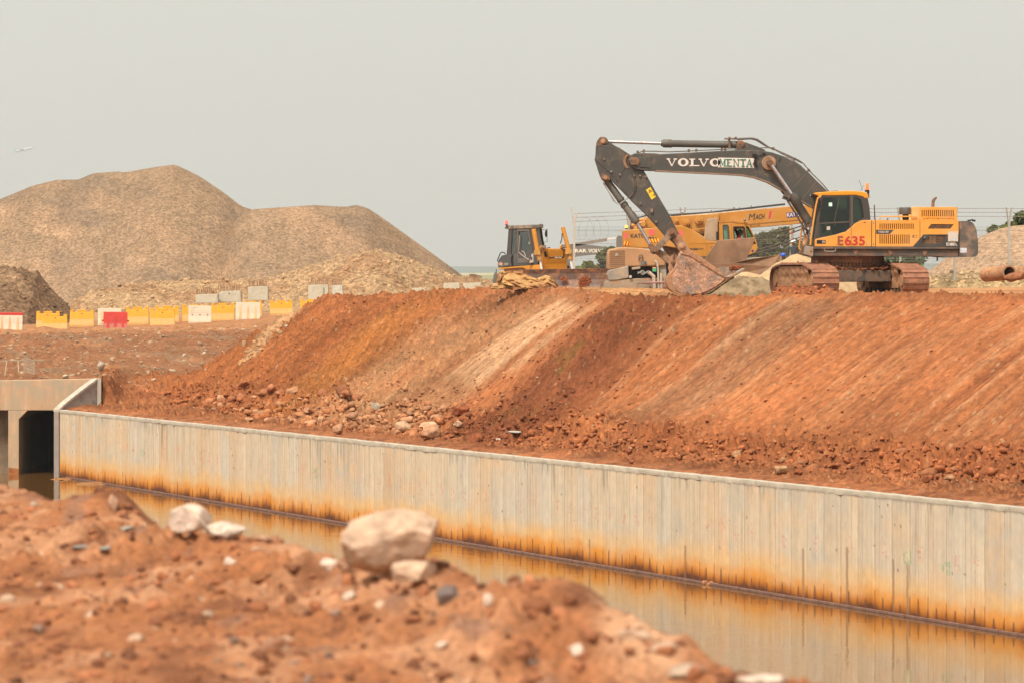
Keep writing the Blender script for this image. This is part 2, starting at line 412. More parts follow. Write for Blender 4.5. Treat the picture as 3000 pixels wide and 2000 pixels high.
def zground(x, y):
    s, n = xy2sn(x, y); px = 1500 + F * x / y
    t = toe(s) + .35 * pn(s / 4, s * 0 + .5, 5); c = crest(s) + .3 * pn(s / 5, s * 0 + 2.5, 6)
    zb = zbench(x, y); z0 = wallh(s) + .03
    berm = z0 + .10 * n / np.maximum(t, .5)
    k = np.clip((n - t) / (c - t), 0, 1)
    k = k - .035 * np.sin(k * 2 * math.pi) + .012 * np.sin(k * 9 + s * .2)
    emb = np.where(n < t, berm, lerp(z0 + .10, zb, k))
    end = zb - (s - 86.3 - .6 * pn(n / 3, n * 0, 8)) * .66
    end2 = np.where(s > 84, np.minimum(emb, np.maximum(end, -5)), emb)
    back = sm(px, 1350, 1520)
    drop = zb - np.clip(n - c - 4.5, 0, 30) * .5 * (1 - back)
    e = np.where(n > c + 4.5, np.minimum(drop, end2), end2)
    return np.maximum(e, zfar(x, y)) if True else e
DR = (.165, .043, .018); RD = (.300, .085, .031); OR = (.335, .100, .038); TN = (.36, .155, .076); PL = (.55, .265, .145)
OC = (.30, .098, .022); GB = (.225, .102, .055); YT = (.36, .20, .09)

def slope_mesh():
    ds, dn = .09, .05
    s = np.arange(-22, 92, ds); n = np.concatenate([np.arange(.22, 12.6, dn), np.arange(12.6, 17, .12)])
    s, n = np.meshgrid(s, n, indexing='ij'); nu, nv = s.shape
    x, y = sn2xy(s, n); z = zground(x, y); px = 1500 + F * x / y
    t = toe(s); c = crest(s); k = np.clip((n - t) / (c - t), 0, 1); onsl = sm(n, t - .2, t + .6) * (1 - sm(n, c - .5, c + .1))
    bench = sm(n, c - .1, c + .6)
    sw = s + 1.2 * fbm(s / 4, n / 4, 5, 11, .6) + .5 * fbm(s * 1.2, n * .8, 4, 12, .65) + (n - 6) * .10           # fall lines wander a little
    # --- relief
    scr = (1 - sm(sw, 35, 38)) + sm(sw, 43, 45) * (1 - sm(sw, 51.5, 54))           # scraped by the bucket
    scr = np.clip(scr, 0, 1) * onsl * sm(k, .10, .38)
    ss_ = s + .7 * fbm(s / 8, n / 8, 2, 13) + (n - 6) * .10; st = fbm(ss_ * .9 + .3 * pn(s / 6, n / 6, 15), n * .06, 5, 20, .66); st2 = fbm(ss_ * 5, n * .16, 3, 24, .65)
    z = z + scr * (.22 * st + .075 * st2)
    bs = lambda a, b, e=1.0: sm(sw, a - e * 1.5, a + e * 1.5) * (1 - sm(sw, b - e * 1.5, b + e * 1.5))
    groove = bs(29.6, 31.8, .8) * onsl; z = z - .28 * groove * (.6 + .4 * pn(s, n, 31)) + .16 * bs(32.2, 33, .4) * onsl
    rough = np.clip(1 - scr * .95, 0, 1)
    z = z + rough * (.10 * fbm(s / 1.1, n / 1.1, 5, 50, .6)) + .085 * fbm(s * 2.0, n * 2.0, 4, 60, .72) * (.06 + .94 * rough)
    toez = np.exp(-((n - t - .7) / 1.0) ** 2)
    cl = clods(s, n, .55, 1, .45) * (.10 + .55 * toez) * sm(n, .5, 1.2) + clods(s, n, .26, 2, .5) * (.25 + .5 * toez) * .8 + clods(s, n, .16, 3, .5) * .35
    z = z + .55 * cl * (rough * .85 + .05) * (1 - bench * .4)
    z = lerp(z, zground(x, y), bench * .55); z = z + bench * (.06 * fbm(s / 2.2, n / 1.6, 4, 70))
    rim = np.exp(-((n - c - .1) / .5) ** 2); z = z + rim * (.10 + .30 * np.clip(fbm(s / 1.7, n / 1.7, 4, 77, .6), -.3, 1)) * np.interp(s, [20, 30, 40, 52, 60, 72, 86], [.25, .2, .05, .2, .4, .7, .8])
    lhs = sm(s, 70, 76) * sm(n, c - 1.0, c + .3); z = z + lhs * .14 * np.clip(fbm(s / 1.3, n / 1.3, 4, 79, .6) + .3, 0, 1)
    flat = 1 - sm(n, t - .6, t + .2); z = z - flat * .04 + flat * .05 * fbm(s * .8, n * 2.5, 3, 90)
    zc0 = zground(x, y); z = lerp(zc0 + .0, z, sm(n, .5, 1.6)) * (n < 3) + z * (n >= 3); z = np.where(n < .6, lerp(wallh(s) - .06, z, sm(n, .24, .5)), z)
    # --- colour
    C = np.zeros(s.shape + (3,)) + np.array(RD)
    C = colmix(C, DR, bs(36.5, 43.2, 1.4) * .85); C = colmix(C, OR, (1 - sm(sw, 34, 36.5)) * .85)
    C = colmix(C, OR, bs(43.8, 47.2, .8) * .75)
    C = colmix(C, TN, bs(47.6, 62.5, 1.4) * .85 * (.75 + .5 * fbm(s / 2.5, n / 2.5, 4, 91))); C = colmix(C, OC, bs(63.5, 70.5, 2.4) * .60)
    C = colmix(C, (.30, .083, .027), sm(sw, 70.5, 73))
    C = colmix(C, RD, sm(k, .62, .95) * sm(sw, 52, 58) * .7)
    C = colmix(C, PL, bs(48.0, 52.3, .45) * sm(k, .33, .44) * (1 - sm(k, .90, .97)) * (.75 + .5 * st))
    C = colmix(C, PL, bs(45.4, 46.4, .3) * sm(k, .4, .5) * (1 - sm(k, .9, .97)) * .5)
    C = colmix(C, GB, groove * .60); C = colmix(C, GB, bs(31.8, 32.6, .3) * onsl * .6)
    C = colmix(C, PL, np.clip(st * 2.0 + st2 * 1.4 - .22, 0, 1) * scr * (sw < 40) * .40)
    C = colmix(C, DR, np.clip(-st * 1.8 - st2 * 1.2 - .05, 0, 1) * scr * .85)
    grn = bs(37.5, 42, 1) * np.clip(fbm(s / 1.5, n / 1.2, 4, 33) * 4 - .6, 0, 1) * onsl; C = colmix(C, (.11, .062, .015), grn * .55)
    low = (1 - sm(k, .12, .34)) * sm(n, t - .5, t)
    C = colmix(C, RD, low * ((sw < 36) | (sw > 66)) * .85); C = colmix(C, DR, low * (sw < 48) * .45 * (.5 + pn(s / 2, n, 35)))
    C = colmix(C, (.31, .095, .038), flat * .9); C = colmix(C, DR, flat * np.clip(fbm(s, n * 2, 3, 36) * 2, 0, .7))
    C = colmix(C, (.44, .19, .08), bench * sm(pn(s / 3.5, n / 1.2, 37), -.35, .25) * (s < 64)); C = colmix(C, RD, rim * .7 * (s < 66) * sm(pn(s / 2.5, n * 0, 39), -.3, .3))
    v = fbm(s / 1.6, n / 1.6, 5, 45, .65); C = C * (1 + .42 * v * (1 - .65 * scr))[..., None]; v2 = fbm(s * 3.2, n * 3.2, 4, 46, .75); C = C * (1 + .38 * v2 * (1 - .85 * scr))[..., None]
    dp = fbm(s / 7, n / 3.5, 4, 48, .6); C = C * (1 + .42 * dp)[..., None]; hue = fbm(s / 3.5, n / 3, 3, 47); C = C * np.stack([1 + .06 * hue, 1 + .16 * hue, 1 + .22 * hue], -1)
    C = C * (1 - .20 * np.clip(cl * 3, 0, 1) * (1 - toez))[..., None]
    peb, rid = worley(s / .22, n / .22, 9); m = (rid > .93) & (peb < .24); C[m] = C[m] * .5 + np.array([.40, .24, .14]) * .5
    global ZD, ZC; ZD = (s[:, 0], n[0], z)
    keep = ~((s > 86.0) & (px < 300))
    C = C * np.array([.96, 1.13, 1.08]); ZC = C; f = gridfaces(nu, nv, keep[:-1, :-1])
    o = npmesh('embankment', np.stack([x, y, z], -1).reshape(-1, 3), f, SOIL, C.reshape(-1, 3)); tag(o, kind='structure')
    return o
SOIL = M('laterite_soil', (0, 0, 0), .95, .20, 4.0, bump=.045, bscale=10, attr=True, speck=.13, sscale=13, spec=.15)
SOILN = M('near_soil', (0, 0, 0), .95, .16, 18, bump=.012, bscale=30, attr=True, speck=.12, sscale=40, spec=.15)
GRAV = M('gravel', (0, 0, 0), .95, .10, 3.0, bump=.05, bscale=9, attr=True, speck=.34, sscale=7, spec=.15)
RUBB = M('rubble', (0, 0, 0), .95, .24, 3.0, bump=.12, bscale=4.0, attr=True, speck=.35, sscale=6.0, spec=.15)
SAND = M('sand', (0, 0, 0), .95, .10, 3.0, bump=.015, bscale=12, attr=True, speck=.08, sscale=20, spec=.15)

def zdisp(x, y):
    s_, n_ = xy2sn(np.asarray(x, float), np.asarray(y, float)); i = np.clip(np.round((s_ - ZD[0][0]) / .09).astype(int), 0, len(ZD[0]) - 1); j = np.clip(np.searchsorted(ZD[1], n_), 0, len(ZD[1]) - 1)
    return np.where((n_ > .3) & (n_ < 16.5) & (s_ < 91), ZD[2][i, j], zground(x, y))
def back_mesh():
    px = np.arange(-500, 4300, 7.0); D = [184.2]
    while D[-1] < 236: D.append(D[-1] + .16)
    while D[-1] < 1300: D.append(D[-1] * 1.006)
    Dn = np.arange(118, 184.2, .5); D = np.concatenate([Dn, D])
    px, y = np.meshgrid(px, D, indexing='ij'); nu, nv = px.shape; x = (px - 1500) * y / F; s, n = xy2sn(x, y)
    z = zground(x, y); zf = zfar(x, y); onb = sm(z - zf, .4, 1.2) + (px > 1500)
    gul = (1 - sm(y, 206, 212)) * (px < 1400)
    z = z + .05 * fbm(x / 1.5, y / 3, 4, 12) + gul * (.10 * fbm(x / 1.2, y / 1.6, 5, 13, .65) + .12 * clods(x, y, .5, 4, .3) + .10 * clods(x, y, .3, 5, .5))
    rdg = np.exp(-((y - 210 - 1.5 * pn(x / 4, x * 0, 2)) / 1.6) ** 2) * (px < 1350); z = z + rdg * .28 * np.clip(fbm(x / 1.5, y / 2, 3, 16) + .3, 0, 1)
    z = z - .03
    C = np.zeros(x.shape + (3,)) + np.array((.34, .13, .055))
    C = colmix(C, (.205, .072, .032), sm(209.5 - y + 2 * fbm(x / 3, y / 3, 3, 14), 0, 3) * .85 * gul); C = colmix(C, (.30, .12, .055), sm(fbm(x / 2, y / 2.5, 4, 24), .0, .4) * gul * .6)
    C = colmix(C, (.20, .125, .075), sm(fbm(x / 2.2 + y / 4, y / 3, 5, 18, .65), .02, .5) * gul * .6 * sm(1150 - px, 100, 500))
    C = colmix(C, (.35, .19, .09), sm(y, 232, 246) * (px < 1450) * .8)
    C = colmix(C, (.44, .19, .08), (px > 1450) * sm(pn(x / 5, y / 2, 19), -.3, .3)); C = colmix(C, RD, (px > 1450) * sm(fbm(x / 4, y / 2, 3, 21), .1, .4) * .6)
    C = colmix(C, (.25, .20, .11), sm(y, 330, 420)); C = C * (1 + .30 * fbm(x / 1.2, y / 2.4, 4, 15, .65))[..., None]
    peb, rid = worley(x / .45, y / .6, 8); m = (rid > .93) & (peb < .26) & (gul > .5); C[m] = C[m] * .3 + np.array([.42, .29, .18]) * .7
    keep = ~((s < 91) & (n > .3) & (n < 15.5) & (px >= 296)) & ~((n < 1.0) & (y < 184.3)) & ~((px < 296) & (y < 184.3))
    C = C * np.array([.98, 1.14, 1.16]); f = gridfaces(nu, nv, keep[:-1, :-1])
    tag(npmesh('ground', np.stack([x, y, z], -1).reshape(-1, 3), f, SOIL, C.reshape(-1, 3)), kind='structure')

def nbz(x, y):
    i = min(np.searchsorted(NB[0], x / y), len(NB[0]) - 1); j = min(np.searchsorted(NB[1], y), len(NB[1]) - 1); return float(NB[2][i, j])
def foreground():
    v = [10.0]
    while v[-1] < 62: v.append(v[-1] * (1.0012 if 15 < v[-1] < 42 else 1.004))
    A = np.array([-4.02, 33.5]); d = np.array([-5.0, 15.7]); d /= np.hypot(*d); nn = np.array([d[1], -d[0]])   # edge of the near bank
    a, y = np.meshgrid(np.concatenate([np.arange(-.36, -.13, .004), np.arange(-.13, .13, .0009), np.arange(.13, .36, .004)]), np.array(v), indexing='ij'); x = a * y; nu, nv = x.shape
    e = (x - A[0]) * nn[0] + (y - A[1]) * nn[1]; l = (x - A[0]) * d[0] + (y - A[1]) * d[1]
    px = 1500 + F * x / y
    z = 7.05 + .10 * fbm(x / 2.5, y / 3.5, 3, 61) + .018 * (e + 1) * (e < 0)
    # windrow crest following the silhouette in the photograph (position along the edge -> height)
    SIL = [(-200, 1415), (0, 1425), (60, 1442), (180, 1482), (280, 1470), (300, 1444), (335, 1438), (352, 1470), (372, 1506), (430, 1548), (560, 1566), (700, 1578),
           (860, 1606), (930, 1632), (1000, 1650), (1290, 1650), (1340, 1690), (1390, 1735), (1440, 1735), (1480, 1722), (1560, 1705), (1640, 1700), (1690, 1716), (1730, 1760), (1790, 1800),
           (1850, 1830), (1930, 1860), (1990, 1890), (2040, 1930), (2100, 1968), (2150, 1990), (2300, 1996), (2600, 2060)]
    ll = []; hh = []
    for qx, qy in SIL:
        aa = (qx - 1500) / F; t = (A[0] * nn[0] + A[1] * nn[1]) / (aa * nn[0] + nn[1])
        ll.append((aa * t - A[0]) * d[0] + (t - A[1]) * d[1]); hh.append(CZ - (qy - HY) * t / F)
    ll, hh = zip(*sorted(zip(ll, hh))); zc = np.interp(l, ll, hh)
    z = lerp(z, zc, np.exp(-(e / .55) ** 2))
    drop = np.where(e > 0, -np.clip(e - .05, 0, 2.0) * .95 - np.clip(e - 2.05, 0, 40) * .17, 0)
    z = np.where(e > 0, np.minimum(z, zc + drop), z)
    wgt = np.clip(1.05 - np.abs(e) / 3.6, .12, 1) * (.6 + .8 * sm(fbm(x / 1.6, y / 2.4, 3, 69), -.3, .4))
    cl = .20 * clods(x, y, .42, 21, .3) + .26 * clods(x, y, .2, 22, .5) + .24 * clods(x, y, .1, 23, .6)
    z = z + wgt * (cl * .22 + .046 * fbm(x / .7, y / 1.0, 6, 62, .58)) * np.where(np.abs(e) < .25, .35, 1) * np.where(e > .25, .4, 1)
    rut = np.exp(-((e + 4.2 + .4 * pn(l / 5, l * 0, 3)) / .5) ** 2); z = z - .10 * rut
    C = np.zeros(x.shape + (3,)) + np.array((.31, .098, .038))
    C = colmix(C, (.43, .175, .088), sm(fbm(x / .9, y / 2.0, 4, 63), -.15, .3) * .9)
    C = colmix(C, (.18, .055, .023), sm(fbm(x / .6, y / 1.2, 4, 64), .10, .42) * .9)
    C = colmix(C, (.48, .21, .10), rut * .6 + np.exp(-((e + 3.2) / .25) ** 2) * .5 * sm(pn(l / 2, l * 0, 7), 0, .3))
    C = colmix(C, (.20, .095, .065), sm(fbm(x / .5 + 9, y / .8, 3, 66), .25, .5) * .6 * (e > -2.2))
    C = C * (1 + .25 * fbm(x / .25, y / .35, 3, 65))[..., None]
    peb, rid = worley(x / .11, y / .2, 28); m = (rid > .975) & (peb < .3); C[m] = C[m] * .5 + np.array([.52, .34, .23]) * .65
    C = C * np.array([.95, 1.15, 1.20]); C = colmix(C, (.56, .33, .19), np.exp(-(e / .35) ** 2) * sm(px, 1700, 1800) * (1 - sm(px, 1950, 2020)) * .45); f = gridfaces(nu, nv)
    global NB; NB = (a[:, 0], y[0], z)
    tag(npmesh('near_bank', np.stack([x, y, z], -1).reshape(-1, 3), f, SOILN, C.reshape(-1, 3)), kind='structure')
    rs = np.random.RandomState(77); pts = []; sz = []; cs = []
    for _ in range(5200):
        yy = 15.5 + 22 * rs.rand() ** 1.3; aa = rs.uniform(-.128, .10); xx = aa * yy; ee = (xx - A[0]) * nn[0] + (yy - A[1]) * nn[1]
        if ee > .3 or ee < -7 or (ee < -2.6 and rs.rand() < .6): continue
        pts.append(np.array([xx, yy, nbz(xx, yy) + .004])); sz.append(.010 + .030 * rs.rand() ** 3 * (1.7 if ee > -2.5 else 1)); q = rs.rand()
        cs.append(np.array((.50, .33, .22) if q < .035 else (.24, .15, .11) if q < .07 else (.22, .085, .042) if q < .4 else (.33, .125, .056)) * rs.uniform(.7, 1.25))
    scatter('soil_crumbs', pts, sz, cs, ROCKM, seed=21)
    # the unseen near side of the drain: a plain sloping bank from the windrow down into the water
    s = np.arange(-60, 110, 1.0); n = np.array([-12.4, -14, -17, -20, -24, -29, -33, -37, -40.5]); zz = np.array([-.4, .1, .5, 1.0, 1.8, 3.2, 4.4, 5.4, 5.6])
    s, n = np.meshgrid(s, n, indexing='ij'); x, y = sn2xy(s, n); z = np.broadcast_to(zz, s.shape) + .1 * fbm(s / 3, n / 2, 3, 5) - .15 * (s > 60)
    C = np.zeros(s.shape + (3,)) + np.array(RD)
    tag(npmesh('drain_bank', np.stack([x, y, z], -1).reshape(-1, 3), gridfaces(*s.shape), SOIL, C.reshape(-1, 3)), kind='structure')
    # ground the photographer stands on
    mb = MB(); mb.ext([(-60, -40, 7.0), (30, -40, 7.0), (9, 8, 7.0), (0, 12, 7.0), (-1.2, 10.2, 7.0), (-3.2, 10.2, 7.0), (-8, 20, 7.0), (-60, 40, 7.0)], (0, 0, -.5))
    tag(mb.build('standing_ground', M('standing_soil', (.3, .1, .04), .95, .2, 1)), kind='structure')

def wall():
    t = thing('retaining_wall', 'long pale concrete sheet pile wall with rust stains lining the brown water', 'wall', (PR[0], PR[1], 0))
    s = np.arange(-22, 85.35, .04); v = np.linspace(0, 1, 92); s, v = np.meshgrid(s, v, indexing='ij'); nu, nv = s.shape
    h = wallh(s) + .012 * pn(s * .9, s * 0, 4) - .12; zz = -.5 + v * (h + .5)
    fr = s - np.floor(s); pid = np.floor(s).astype(int)
    r1 = (_p[pid & 255] / 256.0); r2 = (_p[(pid + 77) & 255] / 256.0); r3 = _p[(pid * 3 + 31) & 255] / 256.0
    sub = s * 2 - np.floor(s * 2); sid = np.floor(s * 2).astype(int); q1 = _p[(sid + 13) & 255] / 256.0
    corr = .010 * np.clip(np.abs(fr - .5) * 4 - .7, 0, 1)                 # shallow trough of every pile
    n = corr + .012 * (r1 - .5) + .02 * pn(s * .25, s * 0, 9); n = n + .03 * (np.minimum(fr, 1 - fr) < .03)
    x, y = sn2xy(s, n)
    base = np.zeros(s.shape + (3,)) + np.array((.545, .44, .31))
    base = base * (1 + .07 * (r1 - .5) + .06 * (q1 - .5))[..., None]
    base = colmix(base, (.52, .31, .16), np.clip((r2 - .55) * 1.4, 0, .55) * (.5 + .8 * pn(s * .7, zz * .4, 12)))
    base = colmix(base, (.52, .47, .38), np.clip((r3 - .5) * 1.3, 0, .6))
    streak = fbm(s * 3.2, zz * .18, 4, 14, .7); base = colmix(base, (.24, .21, .16), np.clip(streak * 2.0 - .35, 0, .8) * (.25 + .75 * sm(zz, .8, 2.8)) * sm(pn(s * .16, s * 0, 17), -.45, .35))
    base = colmix(base, (.22, .17, .12), (np.minimum(fr, 1 - fr) < .028) * (.35 + .5 * r2))
    base = colmix(base, (.30, .24, .18), (np.abs(fr - .3 - .2 * r3) < .02) * .5 * (r1 > .4)); base = colmix(base, (.30, .24, .18), (np.abs(fr - .66) < .02) * .4 * (r3 > .3))
    base = colmix(base, (.60, .40, .23), sm(fbm(s * .22, zz * .5, 4, 64, .65), .02, .4) * .55); base = colmix(base, (.42, .385, .32), sm(fbm(s * .3 + 7, zz * .4, 4, 65, .65), .05, .4) * .5)
    pk, pr_ = worley(s / .3, zz / .3, 12); base[(pr_ > .96) & (pk < .12)] *= .45
    pa = np.clip(.80 + .55 * fbm(s * .5, zz * .6, 4, 66, .65), .35, 1.2)
    wv = .30 * fbm(s * .35, s * 0, 4, 15, .65) + .07 * (r1 - .5) + .05 * (q1 - .5) + .03 * pn(s * 5, zz * 2, 3)
    hz = zz - wv
    base = colmix(base, (.66, .38, .13), (1 - sm(hz, .72, 1.25)) * .72 * pa); base = colmix(base, (.62, .235, .022), (1 - sm(hz, .40, .76)) * .88 * pa)
    base = colmix(base, (.42, .13, .008), (1 - sm(hz, .18, .44)) * .88); base = colmix(base, (.13, .035, .008), (1 - sm(hz, .05, .26)) * .85)
    base = colmix(base, (.09, .03, .012), (1 - sm(hz, .02, .12)) * .8)
    def spike(f, hh, w): return np.clip(1 - np.abs(f) / (w * np.clip(1 - zz / hh, 0.02, 1)), 0, 1) * (zz < hh)
    sp = spike(fr - .5, .35 + .35 * r1, .13) + spike(np.minimum(fr, 1 - fr), .3 + .3 * r2, .10)
    base = colmix(base, (.13, .05, .025), np.clip(sp * 1.6, 0, .85))
    for s0, hh in ((12.2, 1.35), (9.6, 1.55), (6.9, 1.4), (6.1, 1.35), (20, 1.0), (27, .75)):
        base = colmix(base, (.20, .12, .07), np.clip(1.4 - np.abs(s - s0 + .02 * pn(zz * 4, s * 0 + s0, 3)) / .06, 0, .6) * (zz < hh))
    # chalked casting dates and inspection marks
    mk = (pn(s * 11, zz * 14, 23) > .30) & (np.abs(zz - 1.45 - .25 * r2) < .22) & (np.abs(fr - .4) < .16) & (r1 > .25); base[mk] = base[mk] * .5 + np.array([.60, .14, .10]) * .5
    for s0, z0 in ((6.1, 1.5), (4.0, 1.35), (73.2, 1.5), (52, 1.6)):
        m = (np.abs(s - s0) < .22) & (np.abs(zz - z0) < .17) & (pn(s * 9, zz * 9, 29) > .0); base[m] = base[m] * .6 + np.array([.08, .30, .12]) * .4
    base = colmix(base, (.16, .14, .11), np.exp(-((zz - h + .02 * pn(s * 9, s * 0, 2)) / .035) ** 2) * .75)
    base = colmix(base, (.25, .22, .17), (zz > h - .5) * np.clip(fbm(s * 6, zz * .6, 3, 19) * 2.5 - .3, 0, .8) * sm(zz, h - .5, h) * sm(pn(s * .2, s * 0, 27), -.2, .3))
    base = base * (1 + .07 * fbm(s * 8, zz * 4, 3, 16) + .16 * fbm(s * 11, zz * .22, 3, 18, .7) * sm(zz, .2, .8))[..., None]; base = base * (1 + .05 * (_p[(pid * 5 + 9) & 255] / 256 - .5))[..., None]; base = colmix(base, (.15, .125, .10), np.clip(pn(s * 4.5, zz * .35, 61) * 2.6 - 1.1, 0, .5) * sm(zz, .9, 1.6) * sm(pn(s * .12, s * 0 + 3, 62), -.1, .35))
    f = gridfaces(nu, nv)
    vv = np.stack([x, y, zz], -1).reshape(-1, 3)
    pm = M('sheet_pile_concrete', (0, 0, 0), .8, .05, 3, bump=.006, bscale=10, attr=True, spec=.3)
    npmesh('sheet_piles', vv, f, pm, base.reshape(-1, 3), parent=t, smooth=False).data.transform(Matrix.Translation(-W[t.name]))
    # coping
    s = np.arange(-22, 85.45, .12); prof = [(.004, -.14), (-.008, -.015), (.002, 0), (.26, .0), (.28, -.03), (.28, -.5), (.14, -.5)]
    vs = []
    for ss in s:
        hh = float(wallh(ss)) + .010 * float(pn(ss * .7, 0.3, 5))
        for k, (n_, dz) in enumerate(prof):
            j = .012 * float(pn(ss * 3.1 + k * 5, k * 1.7, 6)); xx, yy = sn2xy(ss, n_ + j); vs.append((xx, yy, hh + dz + (j * 2.2 if k == 0 else j * .7)))
    vs = np.array(vs); m = len(prof); fc = []
    for i in range(len(s) - 1):
        for k in range(m - 1): fc.append((i * m + k, (i + 1) * m + k, (i + 1) * m + k + 1, i * m + k + 1))
    npmesh('coping', vs, np.array(fc), M('coping_concrete', (.42, .36, .275), .85, .12, 2, bump=.01, bscale=15, dirt=(.24, .20, .16), dscale=4, dlo=.55, dhi=.7), parent=t, smooth=False).data.transform(Matrix.Translation(-W[t.name]))
    # segmented guide beam just above the water
    mb = MB(); ang = math.atan2(WD[1], WD[0]); k = -22.0
    while k < 84.0:
        L = .93 + .03 * rnd.random(); xx, yy = sn2xy(k + .5, -.10); mb.box((xx, yy, .035), (L, .10, .07), rz=ang + rnd.uniform(-.01, .01)); k += 1.0
    mb.build('guide_beam', M('stained_beam', (.17, .09, .065), .7, .2, 4), t, bevel=.01)
    # loose clumps of soil on the beam
    vs = []
    clump('soil_clump', [(2060, 1700), (2380, 1738)], 28, 'broken clods of red soil lying in the water against the stained wall', 'soil clump')
    return t
ICO = None
def ico(sub):
    import bmesh
    bm = bmesh.new(); bmesh.ops.create_icosphere(bm, subdivisions=sub, radius=1); bm.verts.ensure_lookup_table()
    v = np.array([x.co[:] for x in bm.verts]); f = np.array([[q.index for q in x.verts] for x in bm.faces]); bm.free(); return v, f
ROCKT = []
def rock_templates():
    for i in range(10):
        v, f = ico(2); rr = random.Random(i)
        for _ in range(13):
            d = np.array([rr.gauss(0, 1) for _ in range(3)]); d /= np.linalg.norm(d); lim = rr.uniform(.48, .85); k = v @ d
            v = v - np.outer(np.clip(k - lim, 0, None), d)
        v = v * (1 + .08 * pn(v[:, 0] * 2 + i * 3, v[:, 1] * 2 + v[:, 2] * 1.7, i))[:, None]
        ROCKT.append((v, f))
def scatter(name, pts, sizes, cols, mat, parent=None, flat=.75, seed=0, kind='stuff'):
    rs = np.random.RandomState(seed); V = []; Fc = []; C = []; k = 0
    for p, sz, c in zip(pts, sizes, cols):
        v, f = ROCKT[rs.randint(10)]; a = rs.uniform(0, 6.28); b = rs.uniform(-.5, .5)
        sc = np.array([rs.uniform(.8, 1.35), rs.uniform(.7, 1.1), rs.uniform(.55, .9) * flat / .75]) * sz
        w = v * sc; ca, sa, cb, sb = math.cos(a), math.sin(a), math.cos(b), math.sin(b)
        w = w @ np.array([[1, 0, 0], [0, cb, -sb], [0, sb, cb]]).T @ np.array([[ca, -sa, 0], [sa, ca, 0], [0, 0, 1]]).T
        V.append(w + p); Fc.append(f + k); C.append(np.tile(c, (len(v), 1)) * (1 + .1 * rs.randn())); k += len(v)
    o = npmesh(name, np.concatenate(V), np.concatenate(Fc), mat, np.concatenate(C), parent=parent, smooth=False)
    if parent: o.data.transform(Matrix.Translation(-W[parent.name]))
    return tag(o, kind=kind)
ROCKM = M('stone', (0, 0, 0), .9, .20, 7, bump=.03, bscale=14, attr=True, spec=.2, speck=.08, sscale=30)
def rock_shape(v, seed):
    rr = random.Random(seed + 500)
    v = v + np.array([.22, .0, .15]) * np.exp(-((v - np.array([.4, -.2, .8])) ** 2).sum(1) / .35)[:, None] * rr.uniform(-1, 1.6)
    return v
def rock(name, px, py, Y, wpx, hpx, col, label, group=None, seed=0, dpth=.8, sink=.0, ry=0, mat=None, cat='rock', z0=None):
    """one stone; px,py centre of its foot line, wpx x hpx its size in the photograph"""
    big = wpx > 100; v, f = ico(5 if big else 4); rr = random.Random(seed + 100)
    for _ in range(16):
        d = np.array([rr.gauss(0, 1) for _ in range(3)]); d /= np.linalg.norm(d); lim = rr.uniform(.56, .92); k = v @ d
        v = v - np.outer(np.clip(k - lim, 0, None) * .95, d)
    v = rock_shape(v, seed); v = v + v * (.20 * fbm(v[:, 0] * 1.2 + seed, v[:, 1] * 1.2 + v[:, 2] * 1.1, 5, seed % 9, .6))[:, None]; v = v + v * (.035 * fbm(v[:, 0] * 5 + seed, v[:, 1] * 4 + v[:, 2] * 7, 4, seed % 7, .7))[:, None]
    v /= np.abs(v).max(0)
    k = Y / F; sc = np.array([wpx * k / 2, wpx * k / 2 * dpth, hpx * k / 2]); v = v * sc
    c, s_ = math.cos(ry), math.sin(ry); v = v @ np.array([[c, 0, -s_], [0, 1, 0], [s_, 0, c]])
    p = P(px, py, Y); z = z0 if z0 is not None else p.z
    col = np.array(col); C = np.tile(col, (len(v), 1)) * (1 + .16 * fbm(v[:, 0] / sc[0] * 2, v[:, 2] / sc[2] * 2 + v[:, 1], 4, 3))[:, None]
    o = npmesh(name, v, f, mat or ROCKM, C, smooth=True); o.location = (p.x, Y, z + sc[2] * (1 - 2 * sink)); W[o.name] = Vector(o.location)
    return tag(o, label, cat, group)
def clump(name, seg, n, label, cat):
    pts = []; sz = []; cs = []
    for i in range(n * 3):
        t = rnd.random(); px = lerp(seg[0][0], seg[1][0], t); py = lerp(seg[0][1], seg[1][1], t) + rnd.uniform(-3, 10)
        Y = F * CZ / (py - HY); p = P(px, py, Y); pts.append(np.array([p.x, p.y, .02])); sz.append(rnd.uniform(.05, .19)); cs.append((.34, .15, .065))
    scatter(name, pts, sz, cs, ROCKM, seed=5)

